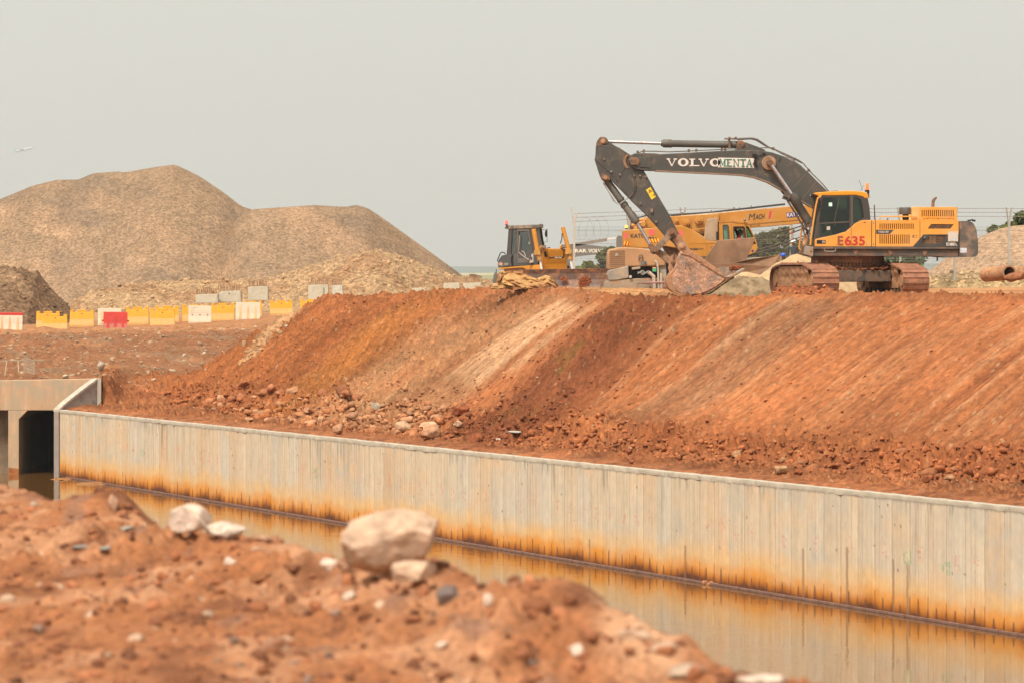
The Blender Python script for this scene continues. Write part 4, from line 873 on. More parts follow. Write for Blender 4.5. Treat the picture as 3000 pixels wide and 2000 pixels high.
# ================================================================ EXCAVATOR
def lens(pts):  return pts
def slots(x0, n, pitch, w, y0, y1):
    return [[(x0 + i * pitch, y0), (x0 + i * pitch + w, y0), (x0 + i * pitch + w, y1), (x0 + i * pitch, y1)] for i in range(n)]
def excavator():
    t = thing('excavator', 'large yellow and grey tracked excavator with raised boom and muddy bucket on the embankment edge', 'excavator', (11.15, 142.0, 8.0))
    b = lambda mb, n, m, p=t, bv=0, sm_=False: mb.build(n, m, p, bevel=bv, smooth=sm_)
    YN, YFAR = 140.5, 143.5
    # ---- undercarriage
    al = math.atan2(.215, .977); ax = Vector((-math.sin(al), math.cos(al), 0)); bx = Vector((math.cos(al), math.sin(al), 0))
    for side, pxc in (('l', 2422), ('r', 2686)):
        o = P(pxc, 861, 139.35); o.z = 7.97
        L = 5.3; top = 1.04
        def prof(d):       # closed loop position (u,z) by arc parameter list
            pts = []
            for k in range(9): a = -math.pi / 2 - math.pi * k / 8; pts.append((.44 + .44 * math.cos(a) * 1.0, .44 + .44 * math.sin(a)))
            pts += [(.9, .955), (1.45, top), (L - 1.4, top), (L - .9, .98)]
            for k in range(9): a = math.pi / 2 - math.pi * k / 8; pts.append((L - .46 + .46 * math.cos(a), .46 + .46 * math.sin(a)))
            pts.append((.44, 0)); return pts
        pts = prof(0); seg = []; tot = 0
        for p, q in zip(pts, pts[1:]): l = math.hypot(q[0] - p[0], q[1] - p[1]); seg.append((tot, l, p, q)); tot += l
        N = 62; W2 = .44
        mb = MB(); inn = MB()
        for i in range(N):
            d = tot * i / N
            for st, l, p, q in seg:
                if l > 1e-6 and st <= d <= st + l: break
            f = (d - st) / l; u = lerp(p[0], q[0], f); z = lerp(p[1], q[1], f); tx, tz = (q[0] - p[0]) / l, (q[1] - p[1]) / l
            nx, nz = -tz, tx                                    # points out of the loop?
            cx, cz = u - .0 * nx, z
            c0 = o + ax * u + Vector((0, 0, z)); T = ax * tx + Vector((0, 0, tz)); Nn = ax * nx + Vector((0, 0, nz))
            if (Nn.dot(o + ax * L / 2 + Vector((0, 0, .5)) - c0)) > 0: Nn = -Nn
            hl = tot / N * .47; vs = []; jj = rnd.uniform(-.008, .008)
            for w in (-W2, W2):
                for aa, bb in ((-hl, -.03), (hl, -.03), (hl, .012 + jj), (hl * .75, .045 + jj), (hl * .45, .015 + jj), (-hl, .010 + jj)):
                    vs.append(c0 + bx * w + T * aa + Nn * (bb - .03))
            mb.add(vs, [(0, 1, 2, 3, 4, 5), (11, 10, 9, 8, 7, 6)] + [(k, k + 6, (k + 1) % 6 + 6, (k + 1) % 6) for k in range(6)])
        tr = b(mb, 'crawler_track', SHOE)
        ib = MB(); fr = [(.95, .30), (L - .95, .30), (L - .8, .62), (L - 1.2, .80), (1.3, .80), (.8, .62)]
        ib.ext([o + ax * u + Vector((0, 0, z)) - bx * .30 for u, z in fr], bx * .60); b(ib, 'track_frame', TANM, tr, .03)
        for u, r in ((.46, .38), (L - .48, .40)):
            w = MB(); c0 = o + ax * u + Vector((0, 0, .45)); w.tube([c0 - bx * .34, c0 + bx * .34], r, 24); w.tube([c0 - bx * .40, c0 + bx * .40], r * .5, 16); b(w, 'drive_wheel', TANM, tr, .01, True)
        rl = MB()
        for k in range(8):
            c0 = o + ax * (1.1 + k * .45) + Vector((0, 0, .16)); rl.tube([c0 - bx * .3, c0 + bx * .3], .13, 12)
        b(rl, 'track_rollers', RUST, tr, 0, True)
        # mud packed between the runs of the track
        V = []; xs = np.linspace(.85, L - .85, 60); zs = np.linspace(.22, .93, 16); u, z = np.meshgrid(xs, zs, indexing='ij')
        for sg in (-1, 1):
            off = .325 + .07 * fbm(u * 2 + sg, z * 3, 4, 3, .6) - .05 * sm(z, .3, .6) * 0 + .05 * sm(z, .55, .75)
            q = np.array(o)[None, None] + np.array(ax)[None, None] * u[..., None] + np.array(bx)[None, None] * (sg * off)[..., None] + np.stack([0 * z, 0 * z, z], -1)
            npmesh('packed_mud', q.reshape(-1, 3) - np.array(W[t.name]), gridfaces(*u.shape), TANM, parent=tr)
    oL = P(2422, 861, 139.35); oR = P(2686, 861, 139.35)
    mid = (oL + oR) / 2 + ax * 2.7; mid.z = 0
    cb = MB()
    def cbx(u0, u1, w0, w1, z0, z1, sl=0):
        o = (oL + oR) / 2; o.z = 7.97
        pts = [o + ax * u0 + bx * w0 + Vector((0, 0, z0)), o + ax * u0 + bx * w1 + Vector((0, 0, z0)), o + ax * u0 + bx * w1 + Vector((0, 0, z1)), o + ax * u0 + bx * w0 + Vector((0, 0, z1))]
        cb.ext(pts, ax * (u1 - u0))
    cbx(1.25, 4.0, -1.05, 1.05, .42, .80); b(cb, 'car_body', M('muddy_car_body', (.17, .10, .06), .85, .3, 4, bump=.02, bscale=14, dirt=(.055, .045, .038), dscale=4), t, .03)
    cb = MB(); c0 = Vector((mid.x, mid.y, 8.75)); cb.tube([c0, c0 + Vector((0, 0, .28))], 1.12, 40); cb.tube([c0 + Vector((0, 0, .28)), c0 + Vector((0, 0, .50))], 1.22, 40)
    for k in range(64):
        a = 2 * math.pi * k / 64; cb.box(c0 + Vector((1.17 * math.cos(a), 1.17 * math.sin(a), .22)), (.06, .05, .09), rz=a)
    b(cb, 'slewing_ring', M('muddy_ring', (.23, .10, .05), .85, .3, 5, bump=.02, bscale=12), t)
    # crumbled mud lying on the car body
    pts = []; sz = []; cs = []; rs = np.random.RandomState(5)
    for _ in range(420):
        u = rs.uniform(1.2, 4.0); w = rs.uniform(-1.5, 1.5); o = (oL + oR) / 2 + ax * u + bx * w
        z = 8.76 + .30 * (abs(w) / 1.5) ** 1.5 * rs.rand() + .05 * rs.rand(); pts.append(np.array([o.x, o.y, z])); sz.append(rs.uniform(.03, .10)); cs.append(np.array(MUD) * rs.uniform(.5, 1.1))
    scatter('caked_mud', pts, sz, cs, ROCKM, parent=t, seed=6, kind='stuff')
    # ---- upper frame
    mb = MB(); mb.pr([(2372, 724), (2809, 724), (2809, 731), (2372, 731)], YN - .03, YFAR)
    mb.pr([(2372, 731.3), (2808, 731.3), (2808, 750), (2800, 752), (2380, 751), (2366, 748)], YN + .05, YFAR - .02); b(mb, 'deck_frame', FRAME, t, .015)
    mb = MB(); mb.pr([(2361, 721), (2383, 724), (2383, 751), (2376, 752), (2357, 746)], YN - .05, YN + .6); b(mb, 'frame_corner', M('chalky_grey', (.25, .22, .19), .7, .2, 4, dirt=(.3, .17, .09), dscale=5), t, .02)
    mb = MB(); mb.disc(2376, 737, YN - .055, YN - .051, 2.3); b(mb, 'lifting_hole', BLACK)
    mb = MB()
    for x in (2500, 2601, 2703): mb.pr([(x, 732), (x + 14, 732), (x + 10, 750), (x + 4, 750)], YN + .02, YN + .06)
    b(mb, 'frame_bracket', RUST)
    mb = MB(); mb.tube([P(x, y, YN - .06) for x, y in ((2415, 729), (2415, 735), (2419, 737), (2444, 737), (2448, 735), (2448, 729))], .012, 6); b(mb, 'step', GALV)
    mb = MB(); mb.pr([(2744, 752), (2748, 752), (2748, 765), (2744, 765)], 141.5, 141.56); mb.pr([(2678, 751), (2679.5, 751), (2679.5, 758), (2678, 758)], 141.5, 141.53); b(mb, 'drain_hose', RUB)
    # ---- yellow side: lower cab skin
    low = [(2387, 723), (2387, 703), (2394, 700), (2449, 688.5), (2466, 682.5), (2476, 681), (2493, 667), (2503, 657), (2520, 648), (2530, 645.5), (2553, 645.5), (2553, 723)]
    mb = MB(); mb.pr(low, YN, YN + 1.3); b(mb, 'cab_skirt', YEL, t, .012)
    mb = MB(); mb.pr([(2493.2, 668), (2494.2, 668), (2494.2, 723), (2493.2, 723)], YN - .004, YN + .01); mb.pr([(2553.2, 646), (2554, 646), (2554, 723), (2553.2, 723)], YN - .001, YN + .02)
    mb.pr([(2565, 646), (2566, 646), (2566, 723), (2565, 723)], YN - .001, YN + .02); mb.pr([(2694.7, 648), (2695.7, 648), (2695.7, 724), (2694.7, 724)], YN - .001, YN + .02); b(mb, 'panel_seam', BLACK)
    mb = MB(); mb.pr([(2554.2, 645.5), (2564.8, 645.5), (2564.8, 723), (2554.2, 723)], YN + .012, YN + 1.2); b(mb, 'filler_panel', YEL, t, .008)
    mb = MB()
    for y in (654, 715.5): mb.disc(2559.5, y, YN + .004, YN + .02, 1.3, 12)
    for q in ((2450, 717), (2539, 717)): mb.disc(q[0], q[1], YN - .005, YN + .01, 1.0, 10)
    mb.pr([(2530, 651.5), (2536, 651.5), (2536, 653.5), (2530, 653.5)], YN - .005, YN + .01); b(mb, 'panel_latch', BLACK)
    mb = MB()
    for k in range(3):
        x = 2497 + k * 7.5; mb.pr([(x + 7, 660 - k * 3), (x + 9, 659 - k * 3), (x + 2, 679), (x, 679)], YN - .006, YN + .002)
    b(mb, 'pressed_rib', YEL)
    # engine door with louvres
    sl = slots(2577, 17, 6.07, 2.6, 655.6, 671.6) + slots(2577, 15, 6.07, 2.6, 687.8, 715)
    mb = MB(); mb.plate([(2566.2, 645.5), (2694.5, 645.5), (2694.5, 723), (2566.2, 723)], sl, YN, YN + .05); b(mb, 'engine_door', YEL)
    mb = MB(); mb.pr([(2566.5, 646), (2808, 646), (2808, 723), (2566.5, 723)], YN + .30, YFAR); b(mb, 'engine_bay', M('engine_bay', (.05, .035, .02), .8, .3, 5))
    mb = MB(); mb.pr([(2566.3, 645.5), (2808.5, 645.5), (2808.5, 647), (2566.3, 647)], YN + .052, YFAR - .01); b(mb, 'engine_deck', YEL, t, .01)
    gr1 = [(2718, 670.5), (2728, 657), (2794, 657.8), (2784.5, 670.5)]
    gr2 = [(2706, 690.5), (2774, 690.5), (2757, 714), (2701, 714)]
    mb = MB(); mb.plate([(2695.9, 645.5), (2808.5, 645.5), (2808.5, 687.5), (2706, 687.5), (2695.9, 699)], [gr1], YN, YN + .05); b(mb, 'rear_door', YEL)
    mb = MB(); mb.plate([(2706, 687.8), (2808.5, 687.8), (2808.5, 723), (2695.9, 723), (2695.9, 699.4)], [gr2], YN + .002, YN + .05)
    mb.pr([(2674, 723), (2694.4, 700.5), (2694.4, 723)], YN - .004, YN); b(mb, 'grey_corner_panel', DARK)
    def mesh_grille(poly, y0, y1, x0, x1, sh=0):
        g = MB(); n = int((y1 - y0) / 3.2)
        for i in range(n + 1):
            y = y0 + i * 3.2; f = (y - y0) / (y1 - y0)
            xa = lerp(poly[1][0] if sh else poly[0][0], poly[0][0] if sh else poly[3][0], f); xb = lerp(poly[2][0] if sh else poly[1][0], poly[3][0] if sh else poly[2][0], f)
            g.pr([(xa, y), (xb, y), (xb, y + 1.1), (xa, y + 1.1)], YN + .02, YN + .03)
            k = xa + (3.2 if i % 2 else 1.6)
            while k < xb - 1 and y + 3.2 < y1 + .5: g.pr([(k, y + 1.1), (k + 1.0, y + 1.1), (k + 1.0, y + 3.2), (k, y + 3.2)], YN + .02, YN + .03); k += 3.2
        return g
    b(mesh_grille(gr1, 657.5, 670, 0, 0, 1), 'grille', RUST); b(mesh_grille(gr2, 690.5, 713.5, 0, 0), 'grille', RUST)
    mb = MB(); mb.pr([(2712, 700), (2731, 700), (2731, 713), (2712, 713)], YN + .04, YN + .1); mb.pr([(2722, 691), (2731.5, 691), (2731.5, 699.9), (2722, 699.9)], YN + .04, YN + .1); mb.pr([(2733, 691), (2743, 691), (2743, 713), (2733, 713)], YN + .04, YN + .1); b(mb, 'radiator_core', M('radiator_core', (.52, .36, .20), .8, .1, 9))
    mb = MB(); mb.pr([(2702, 689.5), (2720, 689.5), (2720, 702), (2702, 701)], YN - .012, YN + .02); b(mb, 'latch_box', DARK, t, .006)
    mb = MB(); mb.disc(2709, 695, YN - .016, YN - .012, 1.3, 12); b(mb, 'latch', PAPER)
    mb = MB(); mb.pr([(2777.5, 679), (2807, 679), (2807, 708), (2777.5, 708)], YN - .006, YN - .002); st = b(mb, 'sticker', PAPER)
    mb = MB(); c = [(2792 + 8 * math.cos(k * .42), 694 + 7 * math.sin(k * .42)) for k in range(15)]; ci = [(2792 + 6.8 * math.cos(k * .42), 694 + 5.9 * math.sin(k * .42)) for k in range(15)]
    mb.plate(c, [ci], YN - .009, YN - .006); mb.pr([(2786, 700), (2799, 700), (2797, 704), (2788, 704)], YN - .009, YN - .006); b(mb, 'sticker_print', M('pale_blue_ink', (.45, .55, .66), .7, .1, 4), st)
    text('EC480D', 2772.5, 720.8, YN - .004, 9.2, WHT, t, wpx=27, bold=.03); text('L', 2801.5, 720.8, YN - .004, 6, WHT, t, wpx=3.4, bold=.02)
    mb = MB(); mb.pr([(2567, 674), (2619, 674), (2606, 686), (2567, 686)], YN - .006, YN - .001); p = b(mb, 'badge_plate', DARK)
    serif('VOLVO', 2572.5, 2603.5, 677.2, 682.8, YN - .006, WHT, p)
    mb = MB(); mb.pr([(2393, 704), (2418.5, 704), (2418.5, 714.7), (2393, 714.7)], YN - .006, YN - .001); p = b(mb, 'badge_plate', BLACK)
    mb = MB(); c = [(2412.5 + 4 * math.cos(k * .42), 709.3 + 3.8 * math.sin(k * .42)) for k in range(15)]; ci = [(2412.5 + 2.9 * math.cos(k * .42), 709.3 + 2.7 * math.sin(k * .42)) for k in range(15)]
    mb.plate(c, [ci], YN - .010, YN - .006); mb.pr([(2409.5, 708.5), (2415.5, 708.5), (2415.5, 710), (2409.5, 710)], YN - .012, YN - .006); b(mb, 'round_emblem', PAPER, p)
    text('E', 2454, 719.3, YN, 27, DRED, t, wpx=16.5, bold=.025); text('635', 2474.5, 719.6, YN, 27.5, RED, t, wpx=59.5, bold=.025)
    mb = MB()
    mb.plate([(2673.5, 689), (2686.5, 689), (2686.5, 697), (2673.5, 697)], [[(2675, 690), (2685.5, 690), (2685.5, 696), (2675, 696)]], YN - .004, YN - .001); mb.pr([(2673.5, 689), (2677.5, 689), (2677.5, 697), (2673.5, 697)], YN - .006, YN - .004); b(mb, 'stencil_mark', RUST)
    # ---- counterweight
    cw = [(2811, 648), (2836, 648.2), (2845, 650), (2852, 655), (2858, 666), (2863, 690), (2865.5, 716), (2865.8, 742), (2863, 749), (2857, 752.5), (2790, 755), (2757, 753), (2757, 751.5), (2811, 751)]
    mb = MB(); mb.pr(cw, YN + .02, YFAR); b(mb, 'counterweight', M('counterweight_grey', (.075, .062, .052), .55, .15, 1.2, dirt=(.34, .20, .13), dscale=1.0, dlo=.50, dhi=.66), t, .09, True)
    mb = MB(); mb.pr([(2813, 727), (2832, 727), (2832, 741), (2813, 741)], YN + .012, YN + .017); b(mb, 'sticker', M('worn_blue_sticker', (.50, .52, .56), .6, .25, 8))
    mb = MB(); mb.tube([P(x, y, YN + 1.2) for x, y in ((2834, 647), (2842, 646.5), (2848, 644.5), (2853, 647), (2857, 649))], .025, 6); mb.box(P(2853, 647, YN + 1.2), (.10, .14, .06)); b(mb, 'rear_camera', BLACK)
    mb = MB(); mb.pr([(2860.5, 672), (2863, 690), (2865.3, 708), (2863.5, 708), (2858.5, 672)], YN + .3, YN + .9); b(mb, 'reflector', BLACK)
    # ---- hood, air cleaner, exhaust, rails
    mb = MB(); mb.plate([(2695, 607.5), (2800, 607.5), (2804.5, 611), (2804.5, 645.4), (2695, 645.4)], slots(2701, 16, 6.08, 2.7, 615.5, 635), YN + .10, YN + .15, YN); b(mb, 'engine_hood', YEL, t)
    mb = MB(); mb.pr([(2672, 645.4), (2672, 610), (2677, 606.5), (2694.8, 606.5), (2694.8, 645.4)], YN + .25, YFAR - .4); mb.pr([(2694.9, 607), (2804, 607), (2804, 608.5), (2694.9, 608.5)], YN + .152, YFAR - .4); mb.pr([(2803, 608.6), (2804.4, 608.6), (2804.4, 645.4), (2803, 645.4)], YN + .152, YFAR - .4); b(mb, 'hood_shell', M('faded_yellow', (.66, .38, .14), .5, .08, 1.5, dirt=(.7, .34, .09), dscale=1), t, .03)
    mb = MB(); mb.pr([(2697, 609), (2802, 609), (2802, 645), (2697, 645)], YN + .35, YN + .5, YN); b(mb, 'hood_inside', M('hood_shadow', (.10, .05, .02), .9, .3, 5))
    mb = MB(); mb.tube([P(x, y, YN + .06) for x, y in ((2704, 645), (2706, 639.5), (2710, 637.5), (2790, 637.5), (2794, 639.5), (2796, 645))], .012, 6)
    mb.pr([(2706, 640), (2793, 640), (2795, 645.3), (2704, 645.3)], YN + .075, YN + .085); b(mb, 'guard_rail', YEL)
    mb = MB()
    for x in (2717, 2748.5, 2780): mb.disc(x, 641.8, YN + .068, YN + .08, 1.2, 10)
    b(mb, 'rail_bolt', BLACK)
    mb = MB(); c = P(2652.5, 629, 141.3); r = 18.5 * 141.3 / F; mb.tube([c, c + Vector((0, 0, .02)), c + Vector((0, 0, .215)), c + Vector((0, 0, .235))], [r * .97, r, r, r * .95], 28); b(mb, 'air_cleaner', M('filter_grey', (.085, .075, .065), .6, .1, 3), t, 0, True)
    mb = MB(); mb.tube([P(2653, 646, 141.3), P(2653, 629, 141.3)], .10, 16); mb.tube([P(2653, 641, 141.3), P(2653, 637, 141.3)], .12, 16); b(mb, 'filter_stem', BLACK, t, 0, True)
    mb = MB()
    for x in (2641, 2666): mb.pr([(x - 2.2, 629), (x + 2.2, 629), (x + 2.2, 645.4), (x - 2.2, 645.4)], 141.1, 141.16)
    b(mb, 'filter_bracket', M('cream_yellow', (.78, .50, .18), .5, .1, 3))
    mb = MB(); mb.tube([P(x, y, YN + .2) for x, y in ((2577, 645.4), (2578, 639), (2583, 635), (2640, 635), (2684, 635), (2687.5, 638), (2689, 645.4))], .022, 8); b(mb, 'hand_rail', YEL, t, 0, True)
    mb = MB(); mb.tube([P(x, y, 142) for x, y in ((2733, 607), (2733, 598), (2734, 590), (2738, 583.5), (2744, 578.5))], [.053, .053, .053, .048, .030], 14); b(mb, 'exhaust_pipe', RUST, t, 0, True)
    mb = MB(); mb.pr([(2561.5, 646), (2560.2, 601), (2563, 600.5), (2565.5, 646)], 141.4, 141.46); b(mb, 'mirror_post', FRAME)
    mb = MB(); mb.tube([P(2599, 645, 141), P(2600, 640, 141), P(2602, 645, 141)], .02, 6); b(mb, 'deck_bolt', RUST)
    # ---- cab
    roof = [(2384, 568.5), (2391, 565), (2432, 561.5), (2478, 559.5), (2523, 561), (2537, 565.5), (2543, 569.5), (2542.8, 581.5), (2533, 581.8), (2529.5, 577), (2508, 572), (2406, 573.5), (2401, 577)]
    mb = MB(); mb.pr(roof, YN + .03, YN + 1.25); b(mb, 'cab_roof', M('cab_roof_yellow', (.66, .25, .008), .35, .04, 2), t, .02)
    outer = [(2406, 573), (2508, 571.5), (2530, 577), (2534, 582), (2543, 582), (2548, 610), (2551, 645), (2530, 645.2), (2520, 647.5), (2503, 656.5), (2493, 666.5), (2476, 680.5), (2449, 688), (2394, 699.5), (2387.5, 702), (2390, 680), (2397, 625)]
    g_up = [(2412.5, 579.5), (2489, 576.5), (2488.5, 648), (2400, 653)]; g_lo = [(2403, 658.5), (2488.5, 653.5), (2488.5, 667), (2474, 680), (2449, 686), (2401.5, 695.5)]; g_re = [(2500, 578.5), (2512, 577.5), (2523, 585), (2527, 600), (2531.5, 638), (2516, 646), (2500, 654)]
    mb = MB(); mb.plate(outer, [g_up, g_lo, g_re], YN + .05, YN + .12, YN); b(mb, 'cab_frame', M('cab_frame_dark', (.045, .036, .03), .45, .1, 2), t)
    mb = MB(); mb.plate(outer, [g_up, g_lo, g_re], YN + 1.15, YN + 1.22, YN); b(mb, 'far_cab_frame', DARK, t)
    mb = MB(); mb.plate([(2493, 572), (2499, 572), (2499, 657), (2493, 666)], [], YN + .035, YN + .05, YN); mb.pr([(2398, 654.5), (2490, 649), (2490, 652), (2398, 657)], YN + .03, YN + .05); mb.pr([(2458, 579), (2459.6, 579), (2445, 649), (2443.5, 649)], YN + .08, YN + .09)
    b(mb, 'window_bar', M('brown_trim', (.09, .065, .05), .5, .1, 3))
    for g in (g_up, g_lo, g_re):
        mb = MB(); mb.pr(g, YN + .09, YN + .096, YN); b(mb, 'window', GLASS)
    for g in (g_up, g_re):
        mb = MB(); mb.pr(g, YN + 1.18, YN + 1.186, YN); b(mb, 'far_window', GLASS)
    mb = MB(); mb.pr([(2444, 657), (2449, 657), (2449, 659), (2444, 659)], YN + .02, YN + .05); b(mb, 'door_handle', FRAME)
    mb = MB(); mb.pr([(2535, 583), (2543, 583), (2551, 645), (2540, 645)], YN + .13, YN + 1.1); b(mb, 'rear_pillar', DARK, t, .02)
    mb = MB(); mb.pr([(2387, 722), (2387, 703), (2540, 690), (2540, 722)], YN + 1.3, YN + 1.32); mb.pr([(2390, 719), (2550, 719), (2550, 722), (2390, 722)], YN + .2, YN + 1.3); b(mb, 'cab_floor', DARK)
    # seat and console seen through the glass
    mb = MB(); mb.pr([(2452, 628), (2458, 617), (2470, 612), (2484, 613), (2488, 625), (2488, 660), (2450, 660)], YN + .35, YN + .85); mb.pr([(2432, 660), (2490, 658), (2490, 676), (2436, 680)], YN + .32, YN + .9); b(mb, 'seat', SEATB, t, .04)
    mb = MB(); mb.tube([P(x, y, YN + .5) for x, y in ((2449, 648), (2449, 640), (2453, 630), (2461, 624))], .02, 6); mb.tube([P(x, y, YN + .3) for x, y in ((2479, 656), (2481, 664), (2480, 672))], .02, 6); b(mb, 'seat_piping', YEL)
    mb = MB(); mb.pr([(2403, 640), (2412, 636), (2424, 676), (2410, 684)], YN + .3, YN + .6); mb.tube([P(2428, 668, YN + .4), P(2422, 640, YN + .4)], .02, 6); b(mb, 'console', DARK, t, .02)
    mb = MB(); mb.pr([(2508, 652), (2528, 640), (2531, 644), (2508, 656)], YN + .2, YN + .9); b(mb, 'blue_cloth', M('blue_cloth', (.04, .14, .42), .8, .1, 3))
    mb = MB(); mb.pr([(2428, 594.5), (2438, 594.5), (2438, 605), (2428, 605)], YN + .082, YN + .088); b(mb, 'window_sticker', CYAN)
    mb = MB(); mb.pr([(2422, 664.5), (2432, 663.5), (2432, 673.5), (2422, 674.5)], YN + .082, YN + .088); b(mb, 'window_sticker', PAPER)
    # windscreen and front post
    mb = MB(); mb.pr([(2395, 575), (2406, 573), (2397, 625), (2389, 682), (2386.5, 722), (2371, 722), (2374, 690), (2384, 625)], YN + .16, YN + .20); b(mb, 'windscreen', GLASS)
    mb = MB(); mb.bar(P(2392, 572, YN + .3), P(2369, 690, YN + .3), .05, .07); mb.bar(P(2369, 690, YN + .3), P(2367, 722, YN + .3), .05, .07); mb.bar(P(2405, 574, YN + .08), P(2387, 702, YN + .08), .09, .07); mb.bar(P(2387, 702, YN + .08), P(2385.5, 722, YN + .08), .05, .05)
    mb.bar(P(2392, 572, YN + 1.15), P(2369, 690, YN + 1.15), .05, .07); b(mb, 'front_pillar', M('pillar_brown', (.075, .055, .045), .5, .15, 3))
    mb = MB(); mb.tube([P(x, y, YN - .05) for x, y in ((2407, 570), (2403, 577), (2396, 581), (2391, 601), (2383, 650), (2376, 700), (2374.5, 719))], .028, 8); b(mb, 'front_hand_rail', YEL, t, 0, True)
    mb = MB(); mb.tube([P(x, y, 141.9) for x, y in ((2349.5, 666), (2346, 690), (2342, 722), (2342, 730), (2345, 733), (2354, 735))], .028, 8); b(mb, 'front_step_rail', YEL, t, 0, True)
    mb = MB(); mb.pr([(2357, 690), (2365, 684), (2367, 700), (2364, 714), (2354, 722), (2352, 712), (2356, 704)], 141.75, 142.3); b(mb, 'boom_foot_bracket', M('orange_casting', (.60, .30, .14), .7, .2, 5), t, .02)
    mb = MB(); mb.pr([(2350, 722), (2364, 716), (2370, 728), (2362, 744), (2350, 747), (2343, 742)], 141.7, 142.4); mb.tube([P(x, y, 141.7) for x, y in ((2351, 650), (2352, 668), (2356, 685), (2360, 690))], .03, 6); mb.tube([P(2355, 668, 141.8), P(2366, 676, 141.8), P(2362, 690, 141.8)], .05, 6); b(mb, 'hydraulic_fitting', RUST, t, .02)
    for px, py in ((2379, 573), (2398, 570)):
        mb = MB(); c = P(px, py, YN + .1); mb.tube([c + Vector((-.05, 0, -.01)), c + Vector((.03, 0, .01)), c + Vector((.07, 0, .02))], [.055, .06, .03], 14); lp = b(mb, 'work_lamp', BLACK, t, 0, True)
        mb = MB(); mb.tube([c + Vector((-.060, 0, -.012)), c + Vector((-.052, 0, -.010))], .045, 12); b(mb, 'lens', PAPER, lp)
    mb = MB(); mb.tube([P(x, y, YN - .02) for x, y in ((2398, 585), (2400, 592), (2402, 596))], .045, 8); mb.box(P(2393, 611, YN), (.05, .10, .22), ry=.2); mb.box(P(2399, 602, YN - .02), (.09, .05, .16)); b(mb, 'side_mirror', BLACK)
    c = P(2540.5, 557, YN + .7)
    mb = MB(); mb.tube([c + Vector((0, 0, 0)), c + Vector((0, 0, .20)), c + Vector((0, 0, .225))], [.062, .05, .035], 16); b(mb, 'beacon', ORL, t, 0, True)
    mb = MB(); mb.tube([c - Vector((0, 0, .07)), c], .075, 16); mb.tube([c - Vector((0, 0, .14)), c - Vector((-.02, 0, .07))], .02, 8); mb.box(P(2545, 570, YN + .7), (.035, .05, .25)); b(mb, 'beacon_stand', BLACK)
    mb = MB(); mb.tube([P(2517, 528, YN + .6), P(2527, 558, YN + .6)], .006, 5); mb.tube([P(2532, 543, YN + .5), P(2521, 560, YN + .5)], .005, 5); b(mb, 'antenna', RUB)
    mb = MB(); mb.tube([P(2548, 573, YN + .3), P(2551, 577, YN + .3), P(2543, 579, YN + .3)], .012, 5); b(mb, 'roof_hook', YEL)
    mb = MB(); mb.pr([(2432, 561), (2453, 558.8), (2455, 559.6), (2432, 562)], YN + .5, YN + .7); b(mb, 'roof_vent', BLACK)
    # ---- boom
    Y0, Y1 = 141.75, 142.45; q = lambda mb, pts, a=Y0, c=Y1: mb.pr(pts, a, c, Y0)
    boom = [(1846, 455), (1860, 450), (1884, 449), (1918, 449.5), (1935, 452), (2010, 448), (2100, 443), (2150, 440.5), (2200, 440), (2235, 442), (2262, 447), (2300, 460), (2337, 480), (2371, 508), (2400, 538), (2437, 574), (2462, 610), (2470, 680), (2440, 690), (2420, 640),
            (2378, 607), (2339, 585), (2301, 563), (2290, 557), (2250, 534), (2210, 520), (2176, 514), (2110, 510), (2044, 507), (1920, 501), (1912, 501), (1882, 500), (1866, 497), (1850, 490), (1842, 473)]
    mb = MB(); q(mb, boom); bo = b(mb, 'boom', GREY, t, .02)
    # flange line along the belly and cover plates
    mb = MB(); bel = [(1920, 501), (2044, 507), (2110, 510), (2176, 514), (2210, 520), (2250, 534), (2301, 563), (2339, 585), (2378, 607)]
    mb.pr([(x, y - 2.0) for x, y in bel] + [(x, y + 1.6) for x, y in reversed(bel)], Y0 - .035, Y1 + .035); b(mb, 'belly_flange', M('dusty_flange', (.24, .15, .095), .7, .2, 3), bo)
    mb = MB(); q(mb, [(1868, 462), (1900, 459), (1907, 461), (1907, 491), (1903, 493), (1866, 489)], Y0 - .025, Y0 + .01); b(mb, 'nose_cover', GREY, bo, .012)
    mb = MB(); q(mb, [(1842, 470), (1850, 463), (1866, 462), (1874, 470), (1874, 480), (1868, 485), (1848, 484)], Y0 - .06, Y0); b(mb, 'nose_pin', RUST, bo, .02)
    mb = MB()
    for a, c_ in (((2324, 552), (2361, 510)), ((2352, 582), (2391, 533))): mb.bar(P(*a, Y0 - .003), P(*c_, Y0 - .003), .012, .012)
    b(mb, 'weld_seam', M('weld', (.17, .15, .12), .6, .1, 3), bo)
    mb = MB(); q(mb, [(2158, 437), (2160, 415), (2164, 411.5), (2174, 412), (2180, 416), (2186, 420), (2186, 431), (2182, 436)], Y0 + .12, Y1 - .12); b(mb, 'cylinder_lug', RUST, bo, .01)
    mb = MB(); q(mb, [(2184, 417), (2192, 420), (2222, 431), (2245, 441), (2200, 441), (2150, 441), (2156, 438), (2184, 436)], Y0 + .08, Y1 - .08); b(mb, 'lug_gusset', GREY, bo, .01)
    mb = MB(); mb.disc(2174, 423.5, Y0 + .08, Y1 - .08, 7, 20); b(mb, 'pin', RUST, bo)
    mb = MB(); mb.disc(2253, 478, Y0 - .10, Y1 + .10, 21, 32); bs = b(mb, 'pivot_boss', M('rusty_boss', (.30, .165, .085), .7, .3, 5), bo, .01, True)
    mb = MB(); mb.disc(2255, 477, Y0 - .30, Y1 + .30, 8, 20); mb.disc(2255, 477, Y0 - .32, Y0 - .30, 5, 16); b(mb, 'pin', FRAME, bo, .01, True)
    pl = MB(); pl.pr([(2103.6, 462.6), (2209.5, 464.5), (2209.0, 493), (2103.2, 491)], Y0 - .008, Y0 - .003, Y0); pn_ = b(pl, 'name_plate', WHT, bo)
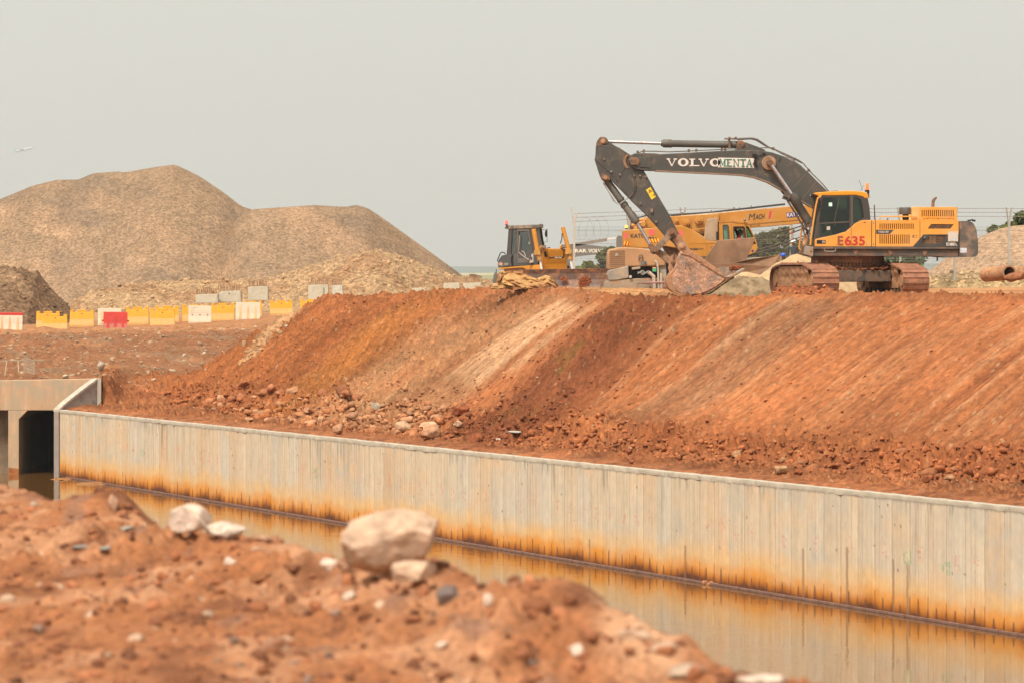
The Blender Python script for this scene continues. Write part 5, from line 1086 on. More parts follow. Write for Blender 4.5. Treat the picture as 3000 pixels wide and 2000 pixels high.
    serif('MENTA', 2108, 2206, 466, 488.5, Y0 - .008, GRN, pn_, slope=.012)
    serif('VOLVO', 1953, 2113, 465, 487, Y0, WHT, bo, slope=.006)
    mb = MB()
    for x, y in ((2207, 455), (2214, 454), (2217, 460), (2209, 480), (2215, 485), (2212, 470), (2239, 451)): mb.box(P(x, y, Y0 - .03), (.07, .06, .07), ry=x)
    mb.tube([P(x, y, Y0 - .03) for x, y in ((2210, 455), (2214, 468), (2212, 484))], .018, 6); mb.tube([P(x, y, Y0 - .02) for x, y in ((2220, 458), (2230, 456), (2238, 451))], .01, 6); b(mb, 'lamp_bracket', BLACK, bo)
    mb = MB(); mb.tube([P(x, y, Y0 - .01) for x, y in ((2288, 461), (2286, 468), (2280, 474))], .01, 6); b(mb, 'grease_line', BLACK, bo)
    # hoses along the top of the boom
    mb = MB()
    for off in (0, .16, .34):
        mb.tube([P(x, y, Y0 + .15 + off) for x, y in ((1856, 455), (1868, 449), (1884, 443.5), (1925, 444), (1960, 445.5), (2010, 443.5), (2120, 438), (2200, 435), (2240, 433.5), (2262, 434), (2290, 448), (2340, 470), (2352, 478), (2380, 510), (2410, 540), (2432, 566))], .020, 6)
    mb.tube([P(x, y, Y0 + .3) for x, y in ((2122, 407), (2160, 407.5), (2190, 406), (2206, 406), (2218, 409), (2232, 418), (2250, 431), (2262, 436), (2300, 452), (2350, 478))], .030, 7)
    mb.tube([P(x, y, Y0 + .5) for x, y in ((2160, 409), (2200, 407), (2216, 411), (2240, 426), (2256, 434))], .030, 7)
    mb.tube([P(x, y, Y0 + .05) for x, y in ((2270, 440), (2320, 468), (2345, 486), (2380, 520), (2428, 566))], .016, 6); b(mb, 'hydraulic_hoses', M('hose_steel', (.14, .11, .09), .5, .2, 5), bo, 0, True)
    mb = MB()
    for x, y in ((2018, 442), (2115, 438), (2125, 438), (2265, 436), (2310, 459), (2328, 467), (2369, 500), (1886, 443), (1868, 446), (2040, 441), (2137, 406), (2155, 406)): mb.box(P(x, y, Y0 + .32), (.06, .5, .08))
    mb.pr([(1884, 444), (1888, 444), (1888, 458), (1884, 458)], Y0 - .03, Y0 + .02); mb.pr([(2134, 408), (2140, 408), (2140, 434), (2134, 434)], Y0 + .13, Y1 - .13); b(mb, 'hose_clamps', RUST, bo)
    # ---- stick
    S0, S1 = 141.86, 142.34
    stick = [(1757, 403), (1763, 401.5), (1772, 402), (1779, 407), (1782, 413), (1790, 420), (1803, 428), (1838, 449), (1858, 462), (1878, 488), (1893, 512), (1920, 561), (1926, 570), (1941, 596), (1962, 631), (1975, 657), (1986, 680), (2000, 702), (2010, 718), (2018, 734),
             (2010, 740), (1996, 741), (1984, 730), (1977, 716), (1964, 704), (1950, 694), (1924, 664), (1893, 630), (1855, 594), (1820, 558), (1800, 538), (1786, 524), (1780, 521), (1775, 530), (1764, 528), (1758, 516), (1752, 498), (1742.5, 468), (1745, 455), (1746, 430), (1750, 412)]
    mb = MB(); mb.pr(stick, S0, S1, S0); sk = b(mb, 'stick', GREY, t, .018)
    mb = MB(); mb.pr([(1744, 468), (1752, 430), (1758, 426), (1766, 425.5), (1812, 432), (1838, 449), (1832, 462), (1828, 480), (1834, 492), (1808, 531), (1790, 512)], S0 - .02, S0, S0); mb.pr([(1834, 492), (1845, 498), (1856, 525), (1860, 545), (1854, 568), (1842, 580), (1808, 531)], S0 - .018, S0, S0); b(mb, 'side_plate', GREY, sk, .01)
    mb = MB(); pth = [(1852, 496), (1862, 528), (1862, 555), (1852, 572), (1843, 580)]; mb.tube([P(x, y, S0 - .03) for x, y in pth], .018, 6); mb.tube([P(x, y, S0 - .022) for x, y in ((1834, 492), (1824, 502), (1808, 532))], .010, 5); b(mb, 'grease_line', FRAME, sk)
    mb = MB(); ring = [(1846 + 20 * math.cos(a), 473 + 23 * math.sin(a)) for a in [1.9 + k * .2 for k in range(13)]] + [(1846 + 13 * math.cos(a), 473 + 18 * math.sin(a)) for a in [4.3 - k * .2 for k in range(13)]]
    mb.pr(ring, S0 - .04, S0, S0); b(mb, 'pivot_collar', M('rust_collar', (.27, .13, .06), .75, .25, 5), sk)
    mb = MB(); mb.pr([(1749, 430), (1747, 420), (1753, 408), (1762, 402), (1772, 403), (1782, 412), (1780, 421), (1770, 424), (1756, 427)], S0 - .03, S1 + .03, S0); b(mb, 'ear', RUST, sk, .01)
    mb = MB(); mb.disc(1767, 414, S0 - .06, S1 + .06, 7, 20); mb.disc(1774, 521, S0 - .10, S1 + .10, 6.2, 18); b(mb, 'pin', M('orange_rust', (.38, .19, .10), .7, .3, 6), sk, .008, True)
    mb = MB(); mb.pr([(1760, 512), (1768, 508), (1774, 512), (1784, 514), (1786, 524), (1779, 531), (1768, 531), (1761, 522)], S0 - .04, S1 + .04, S0); b(mb, 'cylinder_lug', RUST, sk, .01)
    mb = MB(); mb.pr([(1892.6, 557), (1905.5, 548.8), (1921.5, 577), (1909, 585.5)], S0 - .006, S0 - .001, S0); wp = b(mb, 'warning_sticker', M('warning_yellow', (.80, .50, .02), .5, .05, 4), sk)
    mb = MB(); tri = [(1901, 555), (1911, 561), (1900, 568)]; ti = [(1902, 558), (1908.6, 561.3), (1901.8, 565.6)]; mb.plate(tri, [ti], S0 - .010, S0 - .006, S0); mb.pr([(1903.5, 559.5), (1905.5, 560), (1904.5, 563.5), (1903, 563)], S0 - .012, S0 - .006, S0); mb.pr([(1914, 569), (1917, 568), (1918, 574), (1915.5, 574)], S0 - .012, S0 - .006, S0); mb.pr([(1909, 574.5), (1913, 572.5), (1913.4, 573.8), (1909.4, 575.8)], S0 - .012, S0 - .006, S0); b(mb, 'warning_print', BLK, wp)
    mb = MB()
    for x, y in ((1771, 467), (1791, 503), (1816, 512), (1858, 515), (1875, 515), (1876, 597), (1892, 518), (1922, 650)): mb.box(P(x, y, S0 - .03), (.06, .06, .06), ry=.5)
    mb.pr([(1905, 613), (1913, 611), (1913, 623), (1906, 625)], S0 - .06, S0, S0); b(mb, 'bracket', M('bracket_rust', (.22, .15, .10), .7, .3, 6), sk)
    mb = MB(); mb.bar(P(1937, 673, S0 - .003), P(1967, 651, S0 - .003), .02, .01); mb.disc(1968, 685, S0 - .02, S0, 17, 28); b(mb, 'wear_ring', M('ring_rust', (.19, .09, .05), .8, .3, 6), sk)
    # muddy tip of the stick
    mb = MB(); mb.pr([(1984, 686), (1990, 688), (2002, 706), (2012, 720), (2019, 736), (2008, 742), (1994, 742), (1985, 730), (1980, 716), (1970, 704)], S0 - .02, S1 + .02, S0); b(mb, 'stick_tip', M('mud_tip', (.33, .165, .09), .9, .2, 7, bump=.02, bscale=20), sk, .02)
    # ---- arm cylinder on top of the boom
    def cyl(p0, p1, p2, rb, rr, Y, name, dark=CYLG, head=14, foot=6):
        a, c_, d = P(*p0, Y), P(*p1, Y), P(*p2, Y); k = Y / F; u = (d - c_).normalized()
        m1 = MB(); m1.tube([c_ - u * .06, c_, c_ + u * .001, c_ + u * .28, c_ + u * .32, d], [rb * k * .85, rb * k * .85, rb * 1.17 * k, rb * 1.17 * k, rb * k, rb * k], 24); o = b(m1, name, dark, t, 0, True)
        m2 = MB(); m2.tube([a, c_], rr * k, 16); b(m2, 'piston_rod', CHR, o, 0, True)
        m3 = MB(); e = Vector((0, 1, 0)); m3.tube([a - e * .11, a + e * .11], rr * 1.75 * k, 18); m3.tube([d - e * .11 + u * .05, d + e * .11 + u * .05], rb * .85 * k, 18); b(m3, 'rod_eye', RUST, o, .01, True)
        return o
    cyl((1768, 415), (1942, 421), (2159, 424.5), 10.4, 4.7, 142.1, 'arm_cylinder')
    o = cyl((2255, 477), (2321, 573), (2370, 652), 12.5, 5.5, 141.5, 'boom_cylinder', M('boom_cyl', (.085, .072, .06), .5, .15, 2, dirt=(.2, .12, .07), dscale=4, dlo=.55, dhi=.8)); cyl((2255, 477), (2321, 573), (2370, 652), 12.5, 5.5, 142.7, 'boom_cylinder')
    mb = MB(); mb.tube([P(x, y, 141.42) for x, y in ((2302, 575), (2308, 590), (2330, 625), (2352, 662), (2358, 672))], .035, 7); mb.tube([P(x, y, 141.5) for x, y in ((2308, 577), (2330, 610), (2357, 652), (2362, 668))], .035, 7); mb.box(P(2306, 574, 141.45), (.22, .2, .22), ry=.5); mb.box(P(2300, 582, 141.45), (.18, .2, .08), ry=.3); b(mb, 'cylinder_pipes', FRAME, o)
    mb = MB(); mb.tube([P(x, y, 142.7) for x, y in ((2290, 558), (2303, 572), (2316, 590))], .06, 8); b(mb, 'far_rod', RUST, o)
    o = cyl((1908, 724), (1864, 650), (1779, 532), 10.5, 5.2, 142.1, 'bucket_cylinder')
    mb = MB(); mb.tube([P(x, y, 141.95) for x, y in ((1768, 535), (1776, 552), (1800, 588), (1806, 597), (1814, 599), (1830, 588), (1845, 578))], .016, 6); mb.tube([P(x, y, 142.0) for x, y in ((1768, 538), (1790, 575), (1800, 592))], .016, 6); b(mb, 'cylinder_pipes', GALV, o)
    mb = MB()
    for (x0, y0), (x1, y1) in (((1827, 599), (1831, 604)), ((1817, 584), (1820, 588))): mb.tube([P(x0, y0, 142.1), P(x1, y1, 142.1)], 12.0 * 142.1 / F, 24)
    b(mb, 'clamp_band', CYLG, o, 0, True)
    # ---- linkage
    mb = MB()
    for yy in (141.72, 142.38): mb.pr([(1911, 729), (1962, 676), (1968, 675), (1976, 680), (1976, 688), (1925, 740), (1918, 744), (1909, 738)], yy, yy + .08)
    b(mb, 'link_arm', M('link_grey', (.23, .145, .09), .75, .3, 6), t, .012)
    mb = MB(); mb.pr([(1911, 724), (1924, 726), (1945, 738), (1968, 757), (1978, 764), (1976, 776), (1962, 778), (1950, 768), (1925, 747), (1908, 738)], 141.9, 142.3); b(mb, 'push_link', M('link_mud', (.33, .185, .10), .85, .25, 5, bump=.01), t, .03)
    mb = MB()
    for x, y, r in ((1918, 734, 11), (1968, 683, 8.5), (1970, 769, 9)): mb.disc(x, y, 141.66, 142.54, r, 24); mb.disc(x, y, 141.62, 142.58, r * .55, 18)
    b(mb, 'linkage_pin', RUST, t, .01, True)
    # ---- bucket
    B0, B1 = 141.30, 142.90
    side = [(1988, 713), (1995, 708.5), (2003, 709), (2011, 716), (2018, 731), (2024, 733), (2046, 748), (2072, 766), (2100, 787), (2120, 806), (2127, 814), (2118, 824), (2098, 840), (2076, 852), (2052, 860.5), (2024, 864.5), (2000, 862), (1984, 854), (1972, 841), (1967, 822), (1970, 800), (1978, 785), (1986, 776), (1984, 755), (1988, 744), (1994, 737), (1987, 725)]
    shell = [(1984, 762), (1976, 786), (1968, 797), (1960, 803), (1954, 815), (1952, 826), (1956, 842), (1966, 852), (1980, 859), (2002, 864), (2028, 866), (2056, 862), (2082, 852), (2102, 840), (2122, 824), (2142, 812), (2165, 799), (2176, 793)]
    back = [(1984, 762), (1976, 786), (1962, 801), (1954, 815), (1952, 826), (1956, 842), (1966, 853), (1982, 861), (2004, 866), (2028, 867.5), (2056, 863.5), (2082, 854), (2102, 842), (2122, 827), (2145, 814), (2168, 801), (2181, 793), (2178, 790), (2164, 795)]
    inner = [(2140, 806), (2120, 819), (2098, 836), (2076, 848), (2052, 856), (2024, 860), (2002, 858), (1986, 850), (1976, 838), (1971, 822), (1974, 802), (1982, 788), (1992, 776), (1996, 764)]
    mb = MB(); mb.pr(back + inner, B0 + .065, B1 - .065, B0); bk = b(mb, 'bucket', M('bucket_shell', (.40, .21, .115), .8, .2, 3, bump=.02, bscale=15), t, .012, True)
    mb = MB(); mb.pr(side, B0, B0 + .06, B0); mb.pr(side, B1 - .06, B1, B0); b(mb, 'side_plate', BUCK, bk, .012)
    # bulging wrapper visible left of the side plate
    mb = MB(); mb.pr([(1968, 797), (1976, 786), (1984, 780), (1978, 790), (1971, 803), (1968, 822), (1972, 842), (1985, 856), (2002, 863.5), (2024, 866), (1998, 866.5), (1976, 860), (1961, 848), (1955, 835), (1953, 822), (1957, 807)], B0 - .01, B0 + .10, B0); b(mb, 'wrapper_strip', M('wrapper', (.36, .17, .08), .8, .2, 4, bump=.015, bscale=15), bk, .02)
    mb = MB(); mb.pr([(1994, 744), (2020, 731), (2046, 748), (2072, 766), (2100, 787), (2120, 806), (2126, 814), (2104, 804), (2060, 776), (2024, 752)], B0 - .035, B0, B0); b(mb, 'side_cutter', M('side_cutter', (.37, .18, .095), .85, .25, 6, bump=.03, bscale=18), bk, .01)
    mb = MB(); mb.disc(1998, 722, B0 - .05, B0 + .3, 9.5, 24); mb.disc(1998, 722, B0 - .09, B0 - .05, 6, 20); b(mb, 'bucket_pin', M('pale_pin', (.45, .23, .12), .6, .15, 6), bk, .012, True)
    mb = MB(); ear = [(1984, 777), (1963, 778), (1958, 770), (1962, 755), (1974, 746), (1984, 748), (1990, 760), (1990, 785), (1984, 800), (1974, 800)]
    for yy in (B0 + .42, B1 - .50): mb.pr(ear, yy, yy + .07, B0)
    mb.pr([(1958, 785), (1966, 762), (1972, 748), (1977, 740), (1975, 756), (1970, 774), (1976, 796), (1972, 812), (1962, 800)], B0 + .35, B0 + .42, B0); b(mb, 'bucket_ear', M('ear_mud', (.32, .165, .09), .85, .25, 6, bump=.02), bk, .015)
    mb = MB(); mb.pr([(2128, 813), (2148, 806), (2172, 790), (2180, 787), (2181, 792), (2166, 801), (2140, 814)], B0 + .0, B0 + .18, B0); mb.pr([(2126, 812), (2146, 806), (2168, 794), (2170, 798), (2144, 813)], B0 + .19, B1, B0); b(mb, 'cutting_lip', M('lip_steel', (.27, .20, .15), .6, .25, 5), bk, .01)
    mb = MB()
    for i in range(5):
        yy = B0 + .02 + i * .36; mb.pr([(2156, 797), (2176, 785), (2182, 788), (2180, 793), (2160, 804)], yy, yy + .12, B0)
    b(mb, 'bucket_teeth', M('tooth_steel', (.36, .27, .21), .5, .2, 6), bk, .012)
    mb = MB(); mb.pr([(2106, 790), (2124, 782), (2160, 782), (2176, 787), (2150, 803), (2128, 813)], B1 - .3, B1 - .02, B0); b(mb, 'bucket_inside', M('inside_lip', (.35, .24, .17), .7, .3, 6), bk)
    hx = [(2019 + 7.5 * math.cos(k * math.pi / 3), 776 + 7.5 * math.sin(k * math.pi / 3)) for k in range(6)]; hi = [(2019 + 6.5 * math.cos(k * math.pi / 3), 776 + 6.5 * math.sin(k * math.pi / 3)) for k in range(6)]
    mb = MB(); mb.plate(hx, [hi], B0 - .008, B0 - .002, B0); mb.pr([(2016, 772), (2018, 772), (2018, 780), (2016, 780)], B0 - .008, B0 - .002, B0); mb.pr([(2020, 772), (2022.5, 773), (2022.5, 779), (2020, 780)], B0 - .008, B0 - .002, B0); mb.bar(P(2008, 788, B0 - .004), P(2012, 757, B0 - .004), .012, .008); b(mb, 'cast_emblem', RUST, bk)
    pts = []; sz = []; cs = []; rs = np.random.RandomState(8)
    for _ in range(90):
        p = P(rs.uniform(2140, 2174), rs.uniform(780, 790), rs.uniform(B0 + .1, B1 - .1)); pts.append(np.array(p)); sz.append(rs.uniform(.03, .09)); cs.append(np.array((.24, .07, .028)) * rs.uniform(.7, 1.2))
    for _ in range(260):
        u = rs.rand(); i = rs.randint(len(back) - 9); a, c_ = back[8 + i % 9], back[8 + (i + 1) % 9]; 
        x = lerp(2040, 2150, u); y = np.interp(x, [2040, 2082, 2122, 2150], [868, 858, 830, 812]) + 1
        pts.append(np.array(P(x, y, rs.uniform(B0, B1)))); sz.append(rs.uniform(.015, .04)); cs.append(np.array((.12, .05, .026)) * rs.uniform(.7, 1.2))
    scatter('stuck_soil', pts, sz, cs, ROCKM, parent=bk, seed=9, kind='stuff')
    return t

# ================================================================ MOBILE CRANE
def crane():
    Y = 161.5
    t = thing('mobile_crane', 'yellow mobile crane with low telescopic boom standing behind the excavator arm', 'crane', tuple(P(2000, 850, Y + 1)))
    b = lambda mb, n, m, p=t, bv=0, s_=False: mb.build(n, m, p, bevel=bv, smooth=s_)
    # engine hood of the carrier
    mb = MB(); mb.pr([(1779, 790), (1781, 740), (1784, 731), (1802, 728), (1812, 725), (1833, 724.5), (1880, 727), (1900, 731), (1950, 740), (1950, 780), (1838, 782), (1838, 790)], Y, Y + 2.2); hd = b(mb, 'engine_hood', TAN, t, .06, True)
    mb = MB()
    for i in range(9): y = 734.5 + i * 5.6; mb.pr([(1786, y + .9), (1830.5, y - .5), (1831, y + 2.6), (1786, y + 4)], Y - .012, Y + .02)
    b(mb, 'grille', M('grille_shadow', (.20, .11, .055), .8, .1, 3), hd)
    mb = MB()
    for (x, y) in ((1793, 788), (1826, 786)): mb.plate([(x - 6, y - 3), (x + 6, y - 3.6), (x + 6, y + 3), (x - 6, y + 3.4)], [[(x - 4, y - 1.6), (x + 4, y - 2), (x + 4, y + 1.6), (x - 4, y + 2)]], Y - .03, Y)
    mb.plate([(1786, 784), (1833, 781), (1833, 792), (1789, 794.5)], [[(1788, 785.5), (1831.5, 782.7), (1831.5, 790.5), (1790, 793)]], Y - .02, Y); b(mb, 'lamp_frame', TAN, hd)
    mb = MB(); c = [(1807 + 4.6 * math.cos(k * .42), 747 + 4.6 * math.sin(k * .42)) for k in range(15)]; ci = [(1807 + 3.4 * math.cos(k * .42), 747 + 3.4 * math.sin(k * .42)) for k in range(15)]
    mb.plate(c, [ci], Y - .03, Y - .012); mb.pr([(1805.5, 744.5), (1807, 744.5), (1807, 749.8), (1805.5, 749.8)], Y - .03, Y - .012); mb.pr([(1807, 747), (1810, 744.2), (1811, 745), (1808.6, 747), (1811, 749.4), (1810, 750)], Y - .03, Y - .012); b(mb, 'round_emblem', PAPER, hd)
    mb = MB(); mb.tube([P(x, y, Y - .05) for x, y in ((1872, 765), (1872, 751), (1875, 748), (1881, 748), (1883, 751), (1883, 765))], .012, 6); mb.tube([P(1872, 757, Y - .05), P(1883, 757, Y - .05)], .01, 6); b(mb, 'grab_rail', RUB, hd)
    mb = MB(); mb.pr([(1782, 793), (1841, 779), (1842, 815), (1800, 822), (1783, 822), (1779, 806)], Y - .06, Y + 2.1); b(mb, 'bumper', LGREY, t, .03)
    mb = MB(); mb.pr([(1842, 780), (1985, 765), (1985, 820), (1842, 820)], Y + .5, Y + 2); b(mb, 'chassis', M('chassis_black', (.03, .028, .03), .7, .3, 4))
    mb = MB(); mb.pr([(1770, 851), (1772, 825), (1790, 821), (1842, 818), (1870, 816), (1990, 812), (1990, 850)], Y - .02, Y + .5); og = b(mb, 'outrigger_beam', M('outrigger', (.30, .23, .16), .7, .2, 2, dirt=(.34, .20, .11), dscale=3), t, .02)
    mb = MB(); mb.plate([(1866, 830), (1905, 829), (1905, 848), (1866, 849)], [[(1867.5, 831.5), (1903.5, 830.5), (1903.5, 846.5), (1867.5, 847.5)]], Y - .03, Y - .02); b(mb, 'beam_panel', RUST, og)
    mb = MB(); mb.pr([(1851, 784), (1876, 781), (1876, 788), (1851, 791)], Y - .1, Y - .02); b(mb, 'cable_box', LGREY, t, .01)
    mb = MB(); mb.tube([P(1885, 778, Y - .1), P(1885, 766, Y - .1)], .105, 16); b(mb, 'filter_can', M('can_grey', (.12, .12, .12), .6, .1, 3), t, 0, True)
    mb = MB(); mb.disc(1847, 811, Y - .12, Y - .02, 4.2, 18); b(mb, 'round_lamp', PAPER)
    mb = MB(); mb.pr([(1912, 783), (1922, 783), (1922, 794), (1912, 796)], Y - .15, Y - .05); b(mb, 'orange_can', M('orange_can', (.6, .3, .15), .6, .1, 3)); mb = MB(); mb.pr([(1913, 787), (1923, 787), (1923, 796), (1913, 796)], Y - .16, Y - .151); b(mb, 'green_label', M('green_cap', (.03, .35, .16), .5, .1, 3))
    mb = MB(); mb.tube([P(1925, 770, Y - .1), P(1928, 790, Y - .1), P(1930, 848, Y - .1)], .04, 8); mb.tube([P(1937, 800, Y - .1), P(1938, 848, Y - .1)], .05, 8); mb.tube([P(1900, 798, Y - .1), P(1915, 810, Y - .1), P(1918, 846, Y - .1)], .07, 8); mb.tube([P(1918, 764, Y - .1), P(1925, 770, Y - .1)], .04, 8); b(mb, 'stabiliser_pipes', M('pale_pipe', (.42, .34, .26), .6, .2, 4), t, 0, True)
    mb = MB(); mb.tube([P(1885, 829, Y - .15), P(1950, 827, Y - .15)], .03, 8); mb.tube([P(1940, 828, Y - .15), P(1944, 845, Y - .15), P(1951, 845, Y - .15), P(1951, 829, Y - .15)], .02, 6); mb.tube([P(1941, 836, Y - .15), P(1951, 842, Y - .15)], .02, 6); b(mb, 'tow_bar', M('tow_bar', (.33, .16, .14), .6, .2, 3), t, 0, True)
    mb = MB()
    for k in range(4): mb.tube([P(1868 + 4 * i, 796 + 4 * math.sin(i * 1.3 + k) + k * 2, Y - .1) for i in range(9)], .012, 5)
    b(mb, 'hanging_hoses', GALV)
    mb = MB(); mb.pr([(1930, 768), (1950, 764), (1955, 850), (1940, 850)], Y + .1, Y + 1); b(mb, 'grey_locker', LGREY)
    for x in (1822, 1968, 2140, 2200):
        mb = MB(); mb.disc(x, 832, Y + .3, Y + .75, 24, 28); w = b(mb, 'wheel', RUB, t, .03, True); mb = MB(); mb.disc(x, 832, Y + .28, Y + .32, 12, 20); b(mb, 'rim', LGREY, w)
    # superstructure
    cw = [(1826, 677), (1829, 674.5), (1876, 671), (1985, 661), (1998, 661), (2012, 666), (2040, 680), (2068, 697), (2072, 706), (2107, 707), (2107, 753), (2030, 754), (1985, 728), (1950, 722), (1900, 728), (1828, 724)]
    mb = MB(); mb.pr(cw, Y + .25, Y + 2.4, Y); ct = b(mb, 'counterweight_body', YEL2, t, .03)
    mb = MB(); mb.pr([(1940, 722), (1990, 720), (2030, 753), (1960, 754)], Y + .5, Y + .6, Y); b(mb, 'side_vent', M('vent_brown', (.18, .085, .03), .8, .1, 3), ct)
    mb = MB()
    for i in range(5): mb.pr([(1945, 727 + i * 5), (1985 + i * 6, 725 + i * 5), (1988 + i * 6, 727.5 + i * 5), (1946, 729.5 + i * 5)], Y + .44, Y + .5, Y)
    b(mb, 'vent_slat', RUST, ct)
    mb = MB(); mb.pr([(2020, 714.5), (2107, 712.5), (2107, 713.5), (2020, 715.5)], Y + .244, Y + .25, Y); mb.pr([(2071, 714), (2072, 714), (2073, 753), (2072, 753)], Y + .244, Y + .25, Y); mb.pr([(1950, 700), (1951, 700), (1951, 722), (1950, 722)], Y + .244, Y + .25, Y); b(mb, 'panel_seam', M('seam_brown', (.25, .11, .02), .8, 0), ct)
    mb = MB(); mb.pr([(2080, 723), (2097, 722), (2093, 732), (2084, 732)], Y + .24, Y + .25, Y); b(mb, 'door_recess', M('recess', (.30, .12, .03), .8, 0), ct)
    YL = Y + .25
    text('KATO', 1847.5, 698, YL, 12, BLK, ct, wpx=44, bold=.025, rot=R(1)); text('Mach 1', 1900, 700.5, YL, 6, BLK, ct, wpx=22, bold=.04)
    text('00-888-919', 2020, 733.5, YL, 6, BLK, ct, wpx=41, bold=.03)
    mb = MB()
    for cx, cy, wx in ((1834, 691, 6), (1909.5, 681, 9.5), (1994, 685, 7)):
        pts = []
        for k in range(14): a = k * math.pi / 7; r = 1.0 if k % 2 else .84; pts.append((cx + wx * r * math.cos(a), cy + 10.5 * r * math.sin(a)))
        mb.pr(pts, YL - .010, YL - .004, YL)
    b(mb, 'leaf_decal', PINK, ct)
    for x0, x1, y0, y1 in ((1828, 1845, 709, 719), (1902, 1930, 700, 711)):
        mb = MB(); mb.pr([(x0, y0), (x1, y0), (x1, y1), (x0, y1)], YL - .012, YL - .006, YL); hz = b(mb, 'hazard_band', M('hazard_yellow', (.85, .48, .02), .5, .03), ct)
        mb = MB(); x = x0
        while x + 9 < x1 + 3: mb.pr([(x + 5, y0), (min(x + 9, x1), y0), (min(x + 6, x1), y1), (x + 1, y1)] if x0 < 1850 else [(x + 1, y0), (x + 5, y0), (min(x + 10, x1), y1), (x + 6, y1)], YL - .016, YL - .012, YL); x += 8.5
        b(mb, 'hazard_stripe', RED, hz)
    # winch and turntable steelwork between counterweight and boom
    mb = MB(); mb.pr([(1846, 674), (1847, 648), (1865, 642), (1893, 640), (1893, 670)], Y + .7, Y + .8, Y); b(mb, 'winch_cover', M('winch_dark', (.10, .06, .03), .8, .3, 5))
    mb = MB(); mb.tube([P(1850, 662, Y + .5), P(1890, 650, Y + .5)], .08, 8); mb.tube([P(1862, 646, Y + .5), P(1893, 644, Y + .5)], .06, 8); mb.tube([P(1868, 654, Y + .5), P(1892, 668, Y + .5)], .05, 8); mb.disc(1885, 657, Y + .4, Y + .6, 7); mb.disc(1862, 668, Y + .4, Y + .6, 6); b(mb, 'winch', YEL2, t, 0, True)
    mb = MB(); mb.pr([(1890, 636), (1960, 634), (2110, 626), (2110, 706), (2060, 700), (2010, 690), (1960, 664), (1892, 668)], Y + .9, Y + 2.0, Y); tw = b(mb, 'boom_tower', YEL2, t, .02)
    mb = MB()
    for x, y, r in ((1982, 648, 6), (2011, 653, 10), (2047, 645, 12), (2100, 650, 8)): mb.disc(x, y, Y + .75, Y + .92, r, 22); mb.disc(x + 1, y, Y + .68, Y + .76, r * .45, 14)
    b(mb, 'hoist_drum', YEL2, tw, .01, True)
    mb = MB(); mb.pr([(2040, 690), (2072, 682), (2078, 700), (2066, 700)], Y + .78, Y + .9, Y); b(mb, 'dark_opening', BLACK, tw)
    mb = MB(); mb.bar(P(2022, 675, Y + .8), P(2070, 668, Y + .8), .05, .05); mb.bar(P(2022, 640, Y + .85), P(2024, 672, Y + .85), .03, .03); b(mb, 'tower_pipe', YEL2, tw)
    # boom
    bp = [(1960, 638), (2080, 627), (2103, 624), (2300, 605), (2376, 606), (2420, 600), (2420, 640), (2345, 657), (2200, 668), (2190, 669), (2100, 676), (1960, 690)]
    mb = MB(); mb.pr([(1960, 642), (2080, 629), (2103, 624.5), (2300, 605.5), (2420, 596), (2420, 646), (2345, 656), (2200, 668), (2100, 676), (1990, 690)], Y + 1.0, Y + 1.75, Y); bm_ = b(mb, 'telescopic_boom', YEL2, t, .02)
    mb = MB(); mb.pr([(2187, 657), (2344, 643), (2344, 644.6), (2187, 658.6)], Y + .985, Y + 1.0, Y); mb.pr([(2326, 655), (2352, 652), (2352, 655), (2326, 658)], Y + .97, Y + 1.0, Y); b(mb, 'boom_seam', M('boom_seam', (.28, .12, .03), .8, .1), bm_)
    mb = MB(); mb.pr([(1966, 634), (2104, 622), (2240, 609), (2240, 611.5), (2104, 625), (1966, 638)], Y + 1.0, Y + 1.7, Y); b(mb, 'boom_top_edge', M('pale_top', (.55, .46, .36), .8, .2, 3), bm_)
    mb = MB(); mb.tube([P(x, y, Y + 1.3) for x, y in ((1862, 640), (1890, 633), (1960, 631), (2084, 622), (2200, 609), (2300, 598))], .028, 6); mb.tube([P(x, y, Y + 1.4) for x, y in ((1966, 633), (2084, 624), (2200, 611), (2300, 600))], .02, 6); b(mb, 'top_rope', M('dark_rope', (.05, .045, .045), .8, .1, 4), bm_)
    mb = MB()
    for x, y in ((2084, 622), (2149, 614), (2201, 609)): mb.tube([P(x, y + 4, Y + 1.3), P(x, y - 6, Y + 1.3)], .02, 5)
    mb.pr([(1999, 622), (2006, 622), (2005, 634), (2000, 634)], Y + 1.2, Y + 1.3, Y); b(mb, 'rope_guide', RUST, bm_)
    YB = Y + 1.0; text('M', 2193, 646, YB, 19, BLK, bm_, wpx=21, shear=.25, bold=0.0, rot=R(4)); text('ACH', 2213, 643.5, YB, 14, BLK, bm_, wpx=28, shear=.25, bold=.025, rot=R(4)); text('1', 2251, 640, YB, 21, M('crimson', (.55, .03, .05), .5, .05), bm_, wpx=11, shear=.2, bold=.025, rot=R(3))
    mb = MB(); mb.pr([(2303, 624), (2345, 620), (2345, 635), (2305, 639)], YB - .008, YB - .002, YB); pl = b(mb, 'maker_plate', NAVY, bm_); text('KATO', 2306, 636.5, YB - .006, 11.5, WHT, pl, wpx=36, bold=.025, rot=R(5))
    text('TM NK 500', 2195, 665, YB, 5, M('faint_text', (.33, .15, .03), .8, 0), bm_, wpx=32, rot=R(4))
    # ropes running down to the right
    for (a, c_) in (((2186, 708), (2420, 640)), ((2214, 716), (2420, 646)), ((2200, 738), (2420, 670)), ((2190, 751), (2420, 676))):
        mb = MB(); m_ = ((a[0] + c_[0]) / 2, (a[1] + c_[1]) / 2 + 3); mb.tube([P(*a, Y + 1.2), P(*m_, Y + 1.2), P(*c_, Y + 1.2)], .022, 6); b(mb, 'hoist_rope', M('rope', (.10, .075, .06), .8, .2, 5))
